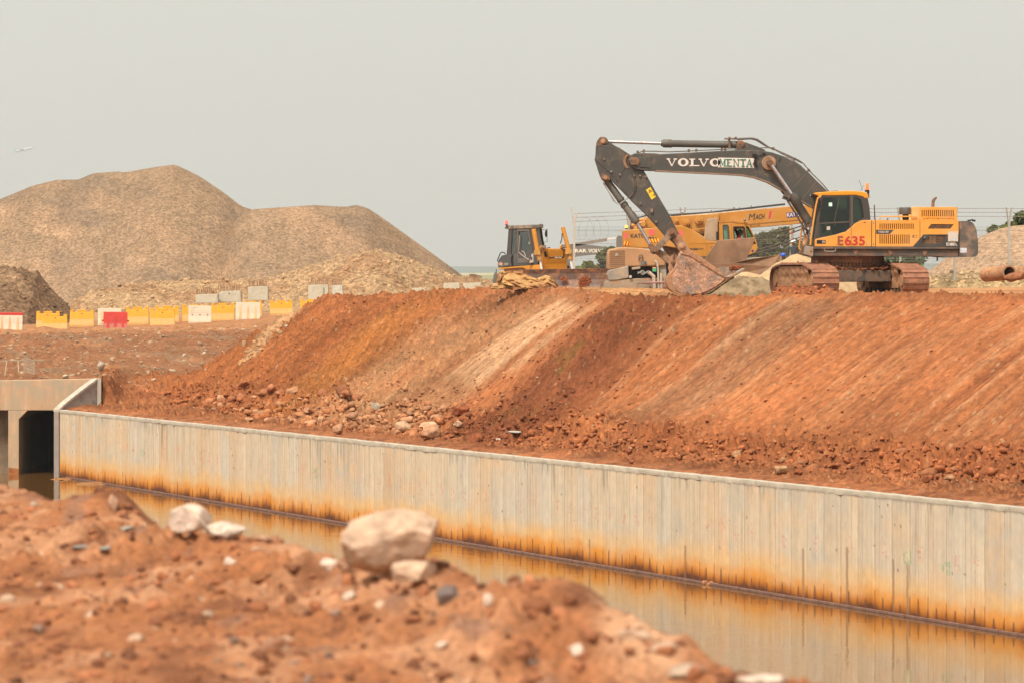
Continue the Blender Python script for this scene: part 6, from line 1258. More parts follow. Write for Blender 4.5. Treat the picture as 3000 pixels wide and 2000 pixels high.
    mb = MB(); mb.ball(P(2321, 682, Y + 1.1), .045, 8); b(mb, 'rope_marker', RED)
    # pale engine housing and mirror beside the cab
    mb = MB(); mb.pr([(2073, 645), (2076, 642), (2104.5, 638), (2104.5, 707), (2064, 706), (2067, 672)], Y + .3, Y + .8, Y); b(mb, 'pale_housing', M('pale_housing', (.36, .25, .16), .8, .15, 2), t, .02)
    mb = MB(); mb.pr([(2099, 680), (2106, 677), (2106, 704), (2099, 702)], Y + .15, Y + .28, Y); b(mb, 'side_mirror', BLACK, t, .02)
    # cab
    co = [(2107, 652), (2137, 648.5), (2180, 652), (2193, 656), (2202, 676), (2213, 700), (2218, 716), (2218, 730), (2212, 740), (2196, 746), (2172, 751), (2107, 752)]
    w1 = [(2119, 662), (2130, 661.5), (2133, 665), (2136, 704), (2133, 708), (2124, 708), (2121, 703)]; w2 = [(2151, 668), (2154, 666), (2177, 666), (2180, 669), (2184, 699), (2182, 701), (2153, 701)]; w3 = [(2187, 666), (2193, 665.5), (2207, 696), (2190, 699)]; w4 = [(2203, 713), (2208, 704), (2213, 714), (2204, 714)]
    mb = MB(); mb.plate(co, [w1, w2, w3, w4], Y, Y + .06); cabo = b(mb, 'crane_cab', YEL2)
    mb = MB(); mb.plate(co, [w1, w2, w3], Y + 1.0, Y + 1.06, Y); b(mb, 'far_cab_side', YEL2, cabo)
    mb = MB(); mb.pr([(2107, 650.5), (2137, 647), (2180, 650.5), (2193, 655), (2192, 657), (2137, 650), (2107, 653)], Y - .02, Y + 1.08, Y); mb.pr([(2107, 744), (2200, 742), (2170, 751), (2107, 752)], Y + .061, Y + .999, Y); mb.pr([(2107, 653), (2109, 653), (2109, 744), (2107, 744)], Y + .061, Y + .999, Y); mb.pr([(2213, 718), (2217, 716), (2217, 730), (2210, 740), (2195, 745), (2195, 742), (2208, 737), (2213, 729)], Y + .061, Y + .999, Y); b(mb, 'cab_shell', YEL2, cabo)
    for w in (w1, w2, w3, w4):
        cx = sum(p[0] for p in w) / len(w); cy = sum(p[1] for p in w) / len(w); big = [(cx + (x - cx) * 1.13 + (1 if x > cx else -1), cy + (y - cy) * 1.06 + (1 if y > cy else -1)) for x, y in w]
        mb = MB(); mb.plate(big, [w], Y - .012, Y); fr = b(mb, 'window_frame', BLACK, cabo)
        if w is not w2: mb = MB(); mb.pr(w, Y + .02, Y + .026); b(mb, 'pane', GLASS2, fr)
    for w in (w1, w2, w3):
        mb = MB(); mb.pr(w, Y + 1.02, Y + 1.026, Y); b(mb, 'far_pane', GLASS2, cabo)
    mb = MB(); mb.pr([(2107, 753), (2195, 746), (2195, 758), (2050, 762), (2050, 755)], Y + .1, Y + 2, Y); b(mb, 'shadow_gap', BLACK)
    mb = MB(); mb.pr([(2142, 656), (2143, 656), (2144, 744), (2143, 744)], Y - .006, Y - .001); mb.pr([(2127, 722), (2134, 721), (2134, 722.5), (2127, 723.5)], Y - .01, Y - .001); b(mb, 'door_seam', M('seam2', (.28, .13, .03), .8, 0), cabo)
    mb = MB(); mb.pr([(2202, 733), (2208, 732), (2208, 739), (2202, 740)], Y - .008, Y - .002); b(mb, 'blue_sticker', NAVY, cabo)
    mb = MB(); mb.ball(P(2182, 645.5, Y - .1), .06, 12, (1.0, 1, .75)); b(mb, 'cab_lamp', M('lamp_grey', (.10, .11, .13), .5, 0), cabo, 0, True)
    mb = MB()
    for k in range(8): mb.pr([(2112 + k * 5, 648 - k * .1), (2115 + k * 5, 647.6 - k * .1), (2115 + k * 5, 649), (2112 + k * 5, 649.5)], Y + .3, Y + .34)
    b(mb, 'roof_rack', RUST, cabo)
    mb = MB(); mb.tube([P(2154, 672, Y + .5), P(2162, 690, Y + .5), P(2168, 701, Y + .5)], .05, 8); mb.tube([P(2166, 690, Y + .4), P(2172, 684, Y + .4), P(2180, 696, Y + .4)], .012, 6); b(mb, 'seat_back', BLACK, cabo)
    # deck of the carrier
    mb = MB(); mb.pr([(1990, 762), (2290, 752), (2290, 765), (2230, 775), (1990, 800)], Y + .05, Y + 2.3); dk = b(mb, 'carrier_deck', LGREY, t, .02)
    text('20', 2075, 776, Y + .05, 10.5, WHT, dk, wpx=13, bold=.04); text('SP.', 2089, 776, Y + .05, 7.5, WHT, dk, wpx=16, bold=.04)
    mb = MB(); mb.pr([(2262, 752), (2272, 750), (2272, 766), (2262, 768)], Y - .1, Y + .3); b(mb, 'dark_bracket', BLACK)
    mb = MB(); c = P(1835, 672, Y + .3); mb.tube([c, c + Vector((0, 0, .05))], .05, 12); b(mb, 'beacon_base', BLACK); mb = MB(); mb.tube([c + Vector((0, 0, .05)), c + Vector((0, 0, .13)), c + Vector((0, 0, .15))], [.052, .05, .03], 14); b(mb, 'beacon', AML, t, 0, True)
    mb = MB(); mb.pr([(1840, 672), (1846, 650), (1849, 650), (1844, 673)], Y + .4, Y + .5, Y); b(mb, 'ladder_post', GALV)
    seated(t, P(2161, 727, Y + .40))
    return t
def seated(parent, p):
    """operator in a red jacket, seen from the chest up through the open crane window"""
    person('person', 'operator in a red jacket and dark cap sitting in the crane cab', p, 'sit', REDC, None)
def person(name, label, p, pose, cloth, hel, h=1.7):
    k = h / 1.75
    if pose == 'sit':
        J = {'pel': (0, 0, 0, .15), 'bel': (0, 0, .14, .14), 'che': (.03, 0, .30, .15), 'nk': (.07, 0, .43, .06), 'hd': (.10, 0, .52, .07), 'sl': (.03, -.17, .38, .06), 'el': (.16, -.22, .20, .045), 'hl': (.36, -.14, .28, .035),
             'sr': (.03, .17, .38, .06), 'er': (.16, .22, .20, .045), 'hr': (.36, .14, .28, .035), 'kl': (.38, -.12, .02, .08), 'fl': (.42, -.12, -.36, .05), 'kr': (.38, .12, .02, .08), 'fr': (.42, .12, -.36, .05)}
    elif pose == 'bend':
        J = {'pel': (0, 0, .86, .15), 'bel': (-.08, 0, 1.0, .14), 'che': (-.22, 0, 1.12, .15), 'nk': (-.34, 0, 1.18, .06), 'hd': (-.44, 0, 1.20, .07), 'sl': (-.26, -.17, 1.12, .06), 'el': (-.34, -.20, .84, .045), 'hl': (-.46, -.15, .62, .035),
             'sr': (-.26, .17, 1.12, .06), 'er': (-.34, .20, .84, .045), 'hr': (-.46, .15, .62, .035), 'kl': (-.06, -.12, .46, .07), 'fl': (0, -.12, .05, .05), 'kr': (-.06, .12, .46, .07), 'fr': (0, .12, .05, .05)}
    else:
        J = {'pel': (0, 0, .92, .15), 'bel': (0, 0, 1.06, .14), 'che': (0, 0, 1.26, .155), 'nk': (.01, 0, 1.44, .06), 'hd': (.01, 0, 1.52, .07), 'sl': (-.19, 0, 1.38, .06), 'el': (-.25, .02, 1.10, .045), 'hl': (-.22, -.10, .86, .035),
             'sr': (.19, 0, 1.38, .06), 'er': (.25, .02, 1.10, .045), 'hr': (.22, -.10, .86, .035), 'kl': (-.11, -.01, .48, .07), 'fl': (-.12, 0, .05, .05), 'kr': (.11, -.01, .48, .07), 'fr': (.12, 0, .05, .05)}
    E_ = [('pel', 'bel'), ('bel', 'che'), ('che', 'nk'), ('nk', 'hd'), ('che', 'sl'), ('sl', 'el'), ('el', 'hl'), ('che', 'sr'), ('sr', 'er'), ('er', 'hr'), ('pel', 'kl'), ('kl', 'fl'), ('pel', 'kr'), ('kr', 'fr')]
    ks = list(J); me = bpy.data.meshes.new('person'); me.from_pydata([tuple(c * k for c in J[a][:3]) for a in ks], [(ks.index(a), ks.index(c)) for a, c in E_], []); 
    o = bpy.data.objects.new(name, me); COL.objects.link(o); o.location = p; W[o.name] = Vector(p); m = o.modifiers.new('skin', 'SKIN')
    for v, a in zip(me.skin_vertices[0].data, ks): v.radius = (J[a][3] * k * .95, J[a][3] * k * .8); v.use_root = (a == 'pel')
    ss = o.modifiers.new('sub', 'SUBSURF'); ss.levels = 2; ss.render_levels = 2; me.materials.append(cloth); tag(o, label, 'person')
    hd = Vector(J['hd'][:3]) * k; fw = Vector((1, 0, 0)) if pose == 'sit' else Vector((-.9, -.2, 0)).normalized() if pose == 'bend' else Vector((0, -1, 0))
    def ch(mb, nm, mt): return mb.build(nm, mt, o, smooth=True, local=True)
    mb = MB(); mb.ball(hd + Vector((0, 0, .05)), .105 * k, 16, (.88, .88, 1.12)); mb.ball(hd + fw * .10 * k + Vector((0, 0, .03)), .022 * k, 8); ch(mb, 'head', SKIN)
    mb = MB(); sd_ = fw.cross(Vector((0, 0, 1)))
    for s_ in (-1, 1): mb.ball(hd + fw * .088 * k + sd_ * s_ * .035 + Vector((0, 0, .062)), .012 * k, 6)
    ch(mb, 'eyes', BLACK)
    mb = MB(); mb.ball(hd + Vector((0, 0, .105)), .122 * k, 16, (1, 1, .85)); mb.tube([hd + Vector((0, 0, .085)), hd + Vector((0, 0, .10))], .14 * k, 18); ch(mb, 'helmet' if hel else 'cap', hel or DKC)
    return o

# ================================================================ BULLDOZER
def bulldozer():
    t = thing('bulldozer', 'yellow bulldozer with dark cab and wide muddy blade, left of the crane', 'bulldozer', tuple(P(1560, 850, 167)))
    b = lambda mb, n, m, p=t, bv=0, s_=False: mb.build(n, m, p, bevel=bv, smooth=s_)
    YS = lambda px: 167.6 - (px - 1459) * .0178                      # the visible flank runs towards the camera to the right
    def flank(mb, pts, dep, off=0):                                  # polygon on the flank, extruded to the back right
        v = [P(x, y, YS(x) + off) for x, y in pts]; return mb.ext(v, Vector((.10, .995, 0)) * dep)
    def fplate(pts, holes, dep, off=0):
        mb = MB(); base = 166.0; mb.plate(pts, holes, base, base + dep)
        for v in mb.v: 
            px = 1500 + v.x * F / v.y if abs(v.y - base) < 1e-4 else 1500 + v.x * F / base
            py = HY - (v.z - CZ) * F / base; d = v.y - base; n = P(px, py, YS(px) + off); v.x, v.y, v.z = n.x + .10 * d, n.y + .995 * d, n.z
        return mb
    # lower body
    mb = MB(); flank(mb, [(1459, 785), (1459, 766), (1464, 757), (1470, 749), (1484, 746), (1500, 744), (1560, 736), (1574, 742), (1577, 772), (1572, 776)], 1.5); b(mb, 'tank_body', M('dozer_dark', (.07, .07, .07), .55, .15, 2, dirt=(.2, .16, .12), dscale=2, dlo=.55, dhi=.8), t, .03)
    mb = MB(); flank(mb, [(1458, 786), (1575, 776), (1600, 776), (1600, 790), (1545, 791), (1530, 785), (1478, 789), (1460, 790)], 1.5, -.02); b(mb, 'side_frame', YEL3, t, .02)
    mb = MB(); flank(mb, [(1476, 790), (1530, 786), (1545, 792), (1540, 830), (1476, 830)], 1.3, .1); b(mb, 'undercarriage', TANM, t, .03)
    for off in (0, 2.05):
        mb = MB(); a = P(1470, 828, 167.9 + off * .9); a.x += .25 * off; u = (P(1600, 822, YS(1600)) - P(1450, 822, YS(1450))).normalized(); L = 1.9
        pts = [(-.30, .35), (-.36, .0), (-.22, -.32), (L, -.36), (L + .25, -.1), (L + .2, .25), (L - .3, .38), (0, .42)]
        mb.ext([a + u * p + Vector((0, 0, q)) for p, q in pts], Vector((.10, .99, 0)) * .5); b(mb, 'crawler_track', SHOE, t, .03)
    # cab: flank frame with door and rear windows
    cabp = [(1484, 748), (1487, 710), (1490, 669), (1576, 664), (1580, 668), (1584, 700), (1590, 726), (1575, 745), (1560, 752), (1548, 778), (1500, 780), (1496, 752)]
    wr = [(1500, 677), (1510.5, 676), (1510.5, 712), (1506, 735), (1497, 746)]; wd = [(1520.5, 680), (1545, 680), (1549, 702), (1554, 733), (1549, 748), (1543, 754), (1521, 755)]; wf = [(1560, 678), (1570, 675), (1574, 700), (1577, 728), (1570, 735), (1563, 712)]
    cb = b(fplate(cabp, [wr, wd, wf], .06), 'cab_frame', M('dozer_cab', (.055, .05, .045), .5, .15, 2, dirt=(.14, .10, .07), dscale=3, dlo=.5, dhi=.8))
    fc = fplate(cabp, [wr, wd, wf], .05); 
    for v in fc.v: v += Vector((.10, .995, 0)) * 1.0
    b(fc, 'far_cab_side', DARK, cb)
    mb = MB()
    for w in (wr, wd, wf): mb = fplate(w, [], .006, .03); b(mb, 'window', GLASS2, cb)
    door = fplate([(1515, 673), (1549, 672), (1554, 700), (1558, 735), (1546, 770), (1516, 772)], [[(1518.5, 678), (1547, 677.5), (1551, 702), (1556.5, 733), (1551, 750), (1544, 757), (1519, 758)]], .03, -.03); b(door, 'door', M('door_trim', (.13, .11, .09), .6, .15, 3), cb)
    mb = MB(); mb.tube([P(x, y, YS(x) - .06) for x, y in ((1522, 690), (1520, 740), (1534, 752), (1550, 762))], .012, 5); mb.tube([P(x, y, YS(x) - .05) for x, y in ((1528, 736), (1535, 738), (1540, 752))], .012, 5); mb.pr([(1550, 708), (1552, 712), (1550.5, 717), (1549, 713)], YS(1550) - .08, YS(1550) - .05); b(mb, 'door_handle', PAPER, cb)
    mb = MB(); c = P(1530, 745, 166.4); mb.box(c + Vector((.35, .5, .25)), (.45, .45, .5), rz=.6); mb.box(c + Vector((.25, .3, .0)), (.5, .5, .2), rz=.6); b(mb, 'seat', M('seat_grey', (.10, .10, .09), .8, .2, 3), cb, .05)
    mb = MB(); flank(mb, [(1478, 667), (1488, 661), (1578, 658.5), (1583, 656), (1583.5, 667), (1577, 669), (1490, 672), (1479, 671)], 1.25, -.06); b(mb, 'cab_roof', M('dozer_roof', (.12, .10, .08), .6, .15, 2, dirt=(.3, .22, .15), dscale=3), t, .02)
    mb = MB(); mb.pr([(1545, 773), (1560, 745), (1572, 738), (1576, 745), (1574, 772)], YS(1560) - .1, YS(1560)); fn = b(mb, 'fender', M('fender_dark', (.085, .08, .075), .55, .1, 2), t, .02)
    mb = MB(); mb.pr([(1557, 746), (1562.5, 742), (1563, 769), (1551, 771)], YS(1560) - .11, YS(1560) - .104); st = b(mb, 'logo_sticker', PAPER, fn)
    mb = MB(); e = [(1557 + 3 * math.cos(k * .52), 758 + 5.5 * math.sin(k * .52)) for k in range(12)]; ei = [(1557 + 1.8 * math.cos(k * .52), 758 + 3.6 * math.sin(k * .52)) for k in range(12)]; mb.plate(e, [ei], YS(1560) - .116, YS(1560) - .11); mb.pr([(1556, 755), (1558, 755), (1558, 761), (1556, 761)], YS(1560) - .116, YS(1560) - .11); b(mb, 'logo_print', BLK, st)
    mb = MB(); c = P(1484, 657.5, 167.0); mb.tube([c, c + Vector((0, 0, .13)), c + Vector((0, 0, .145))], [.06, .055, .04], 14); b(mb, 'beacon', RDL, t, 0, True)
    mb = MB(); mb.tube([P(1484, 664, 167.0), c], .03, 8); mb.tube([c - Vector((0, 0, .03)), c], .062, 12); b(mb, 'beacon_stand', BLACK)
    mb = MB(); mb.tube([P(x, y, 167.7) for x, y in ((1458, 767), (1458, 762), (1466, 742), (1470, 740), (1477, 740.5), (1481, 745))], .022, 6); b(mb, 'rear_rail', RUB)
    mb = MB(); mb.pr([(1496, 752), (1500, 747), (1510, 744), (1511, 778), (1500, 780), (1496, 768)], YS(1500) - .08, YS(1500) - .01); b(mb, 'air_duct', BLACK, t, .03)
    mb = MB()
    for x in (1464, 1467.5, 1471):
        y = 774; w = 1.2 if x == 1467.5 else 2.0; h = 6 if x == 1467.5 else 3.2; mb.pr([(x - w, y - h), (x + w, y - h), (x + w, y + h), (x - w, y + h)], YS(x) - .02, YS(x) - .01)
    b(mb, 'orange_emblem', M('orange_emblem', (.75, .38, .22), .6, .05)); text('D65EX-12', 1478, 777, YS(1480), 6, PAPER, t, wpx=18, bold=.02, dy=-.16)
    # hood
    hx = lambda px: 164.9 + (px - 1588) * .0100                       # the nose turns away to the right
    def nose(pts, dep, off=0, name=None):
        mb = MB(); return mb.ext([P(x, y, hx(x) + off) for x, y in pts], Vector((-.06, .995, 0)) * dep)
    b(nose([(1590, 731), (1604, 728.5), (1657, 729), (1661, 760), (1662, 790), (1587, 790), (1589, 760)], 1.5), 'hood', YEL3, t, .03)
    b(nose([(1612, 758.5), (1657, 758), (1661.5, 771), (1661.5, 790), (1588, 790), (1598, 773)], .15, -.14), 'nose_guard', M('nose_yellow', (.55, .22, .012), .45, .06, 2), t, .02)
    b(nose([(1598.5, 772), (1611.5, 759), (1656.5, 758.5), (1660.5, 770.5)], .05, -.15), 'nose_slope', M('nose_yellow_shaded', (.42, .16, .006), .5, .06, 2), t)  # darker copy of the nose yellow, the overhang's shade painted in
    b(nose([(1604.5, 730), (1649, 729.5), (1653, 753.5), (1611.5, 754)], .02, -.01), 'radiator', M('radiator_dark', (.16, .075, .015), .7, .2, 6), t)
    g = MB()
    for k in range(16):
        x = 1605.5 + k * 2.85; g.ext([P(x, 730, hx(x) - .05), P(x + 1.3, 730, hx(x) - .05), P(x * .93 + 114 + 1.3 + 1.2, 754, hx(x) - .05), P(x * .93 + 114 + 1.2, 754, hx(x) - .05)], Vector((-.02, .03, 0)))
    b(g, 'grille', YEL3)
    b(nose([(1594, 737), (1599.5, 737), (1604.5, 753), (1596, 753.5)], .02, -.012), 'side_vent', BLACK)
    b(nose([(1610.5, 752.8), (1652.5, 752.5), (1652.5, 757.6), (1611.5, 758.6)], .02, -.07), 'name_band', BLK)
    text('KOMATSU', 1620, 757, hx(1630) - .02, 3.6, WHT, t, wpx=25, bold=.025, dy=-.10)
    for (x0, x1, y0) in ((1586, 1600, 719), (1646, 1660, 717)):
        mb = MB(); mb.pr([(x0 - 6, y0 + 3), (x0, y0), (x1, y0), (x1, y0 + 10), (x0, y0 + 12), (x0 - 6, y0 + 11)], hx(x0) - .1, hx(x0) + .25); lp = b(mb, 'head_lamp', YEL3, t, .02)
        mb = MB(); mb.pr([(x0 + .5, y0 + .5), (x1 - .5, y0 + .5), (x1 - .5, y0 + 9.5), (x0 + .5, y0 + 10)], hx(x0) - .13, hx(x0) - .101); l2 = b(mb, 'lamp_glass', M('lamp_dark', (.10, .06, .05), .4, .1), lp)
        mb = MB(); mb.pr([(x0 + 1, y0 + 3), (x1 - 1, y0 + 3), (x1 - 1, y0 + 4), (x0 + 1, y0 + 4)], hx(x0) - .14, hx(x0) - .13); mb.pr([(x0 + 1, y0 + 6), (x1 - 1, y0 + 6), (x1 - 1, y0 + 7), (x0 + 1, y0 + 7)], hx(x0) - .14, hx(x0) - .13); b(mb, 'lamp_bar', PAPER, lp)
    for pts_, rodp, Yc in (([(1559, 674), (1562, 671), (1566, 673), (1571, 705), (1576, 738)], ((1577, 744), (1582, 763), (1587, 790)), 164.3), ([(1645, 669), (1648, 666.5), (1653, 669), (1661, 705), (1668, 738)], ((1668, 742), (1670.5, 760), (1677, 790)), 165.4)):
        mb = MB(); mb.tube([P(x, y, Yc) for x, y in ((pts_[1][0] + 1, pts_[1][1]), (pts_[4][0] - 1, pts_[4][1]))], .085, 14); cy = b(mb, 'lift_cylinder', YEL3, t, 0, True)
        mb = MB(); mb.tube([P(rodp[0][0], rodp[0][1], Yc), P(rodp[1][0], rodp[1][1], Yc)], .10, 14); mb.box(P(rodp[0][0] - 3, rodp[0][1] - 4, Yc), (.24, .3, .18)); b(mb, 'trunnion', M('worn_yellow', (.48, .23, .05), .6, .3, 5), cy, 0, True)
        mb = MB(); mb.tube([P(rodp[1][0], rodp[1][1], Yc), P(rodp[2][0], rodp[2][1], Yc)], .042, 12); b(mb, 'piston_rod', M('bright_rod', (.75, .72, .70), .3, .05, 3), cy, 0, True)
    mb = MB(); mb.tube([P(x, y, 165.3) for x, y in ((1647, 684), (1646, 700), (1642, 715))], .02, 6); b(mb, 'hose', RUB)
    mb = MB(); mb.tube([P(x, y, 165.3) for x, y in ((1584, 674), (1601, 672.5), (1603, 709), (1589, 711))], .012, 5); mb.tube([P(1603, 672, 165.3), P(1603, 695, 165.3)], .012, 5); b(mb, 'mirror_frame', RUB)
    mb = MB(); mb.ball(P(1599.5, 685, 165.3), .14, 14, (.32, .3, 1)); b(mb, 'side_mirror', BLACK, t, 0, True)
    mb = MB(); mb.pr([(1601, 727), (1612, 724), (1612, 727), (1603, 729)], 165.5, 165.6); b(mb, 'exhaust_flap', RUB)
    # blade: one long curved plate
    n = 40; Vv = []; A0, A1 = P(1535, 790, 163.6), P(1781, 786.5, 163.2)
    prof = [(0, 0), (.10, -.18), (.15, -.42), (.10, -.66), (-.02, -.86)]
    bm = MB(); pts0 = [A0 + Vector((0, p, q)) for p, q in prof]; back_ = [A0 + Vector((0, p + .09, q)) for p, q in reversed(prof)]
    bm.ext(pts0 + back_, A1 - A0); bl = b(bm, 'blade', M('blade_steel', (.16, .105, .085), .65, .25, 3, bump=.01, bscale=20, dirt=(.42, .21, .12), dscale=2.6, dlo=.46, dhi=.62), t, .01)
    bm = MB(); bm.ext([A0 + Vector((-.005, -.02, .02)), A0 + Vector((-.005, .14, .02)), A0 + Vector((-.005, .22, -.3)), A0 + Vector((-.005, .2, -.86)), A0 + Vector((-.005, -.03, -.86)), A0 + Vector((-.005, .08, -.5))], (-.03, 0, 0)); b(bm, 'blade_end_plate', RUST, bl)
    bm = MB(); q0 = A1 - Vector((.30, 0, 0)); bm.ext([q0 + Vector((0, -.03, -.05)), q0 + Vector((0, -.01, -.05)), q0 + Vector((0, .07, -.8)), q0 + Vector((0, .02, -.8))], (.02, 0, 0)); bm.ext([q0 + Vector((0, -.03, -.05)), q0 + Vector((.28, -.03, -.05)), q0 + Vector((.28, -.03, -.07)), q0 + Vector((0, -.03, -.07))], (0, .03, 0)); b(bm, 'corner_plate', RUST, bl)
    pts = []; sz = []; cs = []; rs = np.random.RandomState(12)
    for cx, cy, wx, wy, n_ in ((1652, 818, 8, 6, 50), (1713, 826, 17, 16, 190), (1757, 834, 9, 12, 80), (1706, 844, 10, 6, 60)):
        for _ in range(n_):
            a = rs.uniform(0, 6.28); r_ = math.sqrt(rs.rand()); p = P(cx + wx * r_ * math.cos(a), cy + wy * r_ * math.sin(a), 163.42); pts.append(np.array(p)); sz.append(rs.uniform(.025, .07)); cs.append(np.array((.27, .085, .034)) * rs.uniform(.75, 1.2))
    scatter('stuck_soil', pts, sz, cs, ROCKM, parent=bl, seed=13, kind='stuff')
    return t
# ================================================================ SITE FURNITURE
def gz(x, y): return float(zground(np.array([float(x)]), np.array([float(y)]))[0])
def jersey(name, w, h, dp, mat, lower=None, crown=True):
    """yellow concrete or plastic barrier: sloping foot, castellated top; local mesh, front at -y"""
    mb = MB(); x0, x1 = -w / 2, w / 2; hs = h * .87 if crown else h
    sec = [(-dp / 2, 0), (-dp / 2, h * .12), (-dp * .36, h * .42), (-dp * .22, hs), (dp * .22, hs), (dp * .36, h * .42), (dp / 2, h * .12), (dp / 2, 0)]
    pts = [Vector((x0, y, z)) for y, z in sec]; mb.ext(pts, (w, 0, 0))
    if crown:
        for a, c in ((x0, x0 + w * .16), (x0 + w * .31, x1 - w * .31), (x1 - w * .16, x1)):
            mb.ext([Vector((a, -dp * .215, hs)), Vector((c, -dp * .215, hs)), Vector((c - w * .01, -dp * .20, h)), Vector((a + w * .01, -dp * .20, h))], (0, dp * .42, 0))
    return mb
YB = M('barrier_yellow', (.60, .285, .006), .55, .06, 3, dirt=(.50, .28, .06), dscale=3, dlo=.6, dhi=.9)
YBL = M('barrier_faded_foot', (.60, .33, .10), .7, .10, 4, dirt=(.40, .25, .13), dscale=3, dlo=.5, dhi=.8)
WB_ = M('barrier_white', (.56, .46, .34), .6, .06, 3, dirt=(.48, .28, .14), dscale=2.2, dlo=.55, dhi=.85)
RB_ = M('barrier_red', (.48, .03, .018), .5, .08, 3, dirt=(.42, .16, .09), dscale=3, dlo=.58, dhi=.8)
RBL = M('barrier_red_foot', (.42, .12, .085), .7, .12, 4)
def barriers():
    proto = {}
    def make(kind):
        t = thing({'y': 'yellow_barrier', 'w': 'white_barrier', 'r': 'red_barrier', 'wr': 'red_topped_barrier', 'wp': 'white_barrier'}[kind], '', '', (0, 0, 0))
        w, h, dp = 1.22, .92, .5
        if kind == 'y':
            m = jersey('b', w, h, dp, YB); m.build('body', YB, t, bevel=.012, local=True)
            mb = MB(); zt = h * .46
            mb.ext([Vector((-w / 2 - .004, -dp / 2 - .006, 0)), Vector((-w / 2 - .004, -dp / 2 - .006, h * .12)), Vector((-w / 2 - .004, -dp * .36 - .006, h * .42)), Vector((-w / 2 - .004, -dp * .345 - .006, zt)), Vector((-w / 2 - .004, -dp * .3, zt)), Vector((-w / 2 - .004, -dp * .3, 0))], (w + .008, 0, 0)); mb.build('faded_foot', YBL, t, local=True)
            mb = MB(); mb.box((0, -dp * .25, h * .78), (.05, .04, .05)); mb.build('lifting_eye', RUST, t, local=True)
        else:
            bm_ = {'w': WB_, 'wp': WB_, 'r': RB_, 'wr': WB_}[kind]
            m = jersey('b', w, h, dp, bm_, crown=False); m.build('body', bm_, t, bevel=.015, local=True)
            if kind == 'r':
                mb = MB(); mb.ext([Vector((-w / 2 - .004, -dp / 2 - .006, 0)), Vector((-w / 2 - .004, -dp / 2 - .006, h * .12)), Vector((-w / 2 - .004, -dp * .385 - .006, h * .36)), Vector((-w / 2 - .004, -dp * .3, h * .36)), Vector((-w / 2 - .004, -dp * .3, 0))], (w + .008, 0, 0)); mb.build('faded_foot', RBL, t, local=True)
                for s in (-1, 1): mb = MB(); mb.box((s * (w / 2 + .04), 0, h * .52), (.09, .16, .09)); mb.build('lug', RB_, t, bevel=.01, local=True)
            if kind in ('r', 'wr', 'w'):
                mb = MB()
                for x in (-.38, 0, .38):
                    mb.ext([Vector((x - .02, -dp * .29 - .006, h * .78)), Vector((x + .02, -dp * .29 - .006, h * .78)), Vector((x + .075, -dp * .50 - .01, h * .14)), Vector((x - .075, -dp * .50 - .01, h * .14))], (0, .03, 0))
                mb.build('stiffening_groove', {'w': M('groove_tan', (.62, .38, .17), .8, .1), 'r': M('groove_red', (.42, .03, .02), .6, .1), 'wr': M('groove_tan2', (.60, .33, .16), .8, .1)}[kind], t, local=True)
            if kind == 'wr':
                mb = MB(); mb.box((0, 0, h * .93), (w + .03, dp * .52, h * .15)); mb.build('red_cap', RB_, t, bevel=.02, local=True)
                mb = MB(); mb.box((w / 2 + .03, 0, h * .5), (.06, .14, .08)); mb.build('lug', RB_, t, local=True)
            if kind == 'wp':
                mb = MB(); mb.box((0, -dp * .235, h * .70), (w, .06, .035)); mb.box((0, -dp * .26, h * .62), (w, .06, .03)); mb.build('rib', WB_, t, local=True)
                mb = MB()
                for x in (-.4, 0, .4): mb.box((x, -dp * .32, h * .5), (.05, .05, .06))
                mb.build('plug_hole', RUST, t, local=True)
                o = text('MUSTFAJAL', 0, 0, 100, 1, BLK, t, wpx=1, bold=.05); me = o.data; n = len(me.vertices); c = np.empty(n * 3); me.vertices.foreach_get('co', c); c = c.reshape(-1, 3); c -= c.min(0); c /= c.max(0)
                c2 = np.stack([-.48 + c[:, 0] * .42, -dp * .225 - .012 + c[:, 1] * .004, h * .83 + c[:, 2] * .06], -1); me.vertices.foreach_set('co', c2.ravel())
                mb = MB(); mb.box((.02, -dp * .235, h * .85), (.02, .01, .09)); mb.build('mark', BLK, t, local=True)
        return t
    # kind, x0, x1, top, base, Y, lean, label
    L = [('wr', -8, 66, 916, 974, 214.5, 0, 'dirty white barrier with a red top at the left edge'),
         ('y', 107, 175, 912, 963, 219, 0, 'yellow barrier half hidden behind the leftmost front yellow one'),
         ('y', 127, 197, 921, 969, 215, 0, 'leftmost yellow barrier in front, overlapping another'),
         ('y', 205, 275, 908, 958, 217.5, 0, 'single yellow barrier left of the red one, standing free'),
         ('w', 287, 355, 904, 955, 219.5, 0, 'plain white barrier partly hidden behind the red one'),
         ('r', 303, 373, 914, 968, 214.5, -1, 'bright red barrier in front of the row'),
         ('y', 370, 436, 899, 952, 219, 0, 'yellow barrier just right of the red one'),
         ('y', 456, 523, 896, 946, 221.5, 0, 'yellow barrier mostly hidden, second right of the red one'),
         ('y', 440, 512, 904, 957, 217, -1, 'front yellow barrier covering another, right of the red one'),
         ('y', 533, 600, 893, 946, 222, 0, 'yellow barrier peeping out left of the white one with writing'),
         ('wp', 552, 619, 896, 949, 218, -1, 'cream barrier with black writing along its top'),
         ('y', 619, 687, 888, 943, 219.5, 0, 'yellow barrier between the two cream white ones'),
         ('y', 712, 767, 882, 932, 223, 0, 'yellow barrier showing only at the right of the leaning white one'),
         ('w', 690, 761, 886, 940, 219, -3, 'white grooved barrier leaning slightly, right part of the row'),
         ('y', 791, 857, 880, 924, 224, 0, 'yellow barrier standing free near the red ridge'),
         ('y', 879, 940, 877, 922, 227, 0, 'rightmost yellow barrier, cut off by the red ridge')]
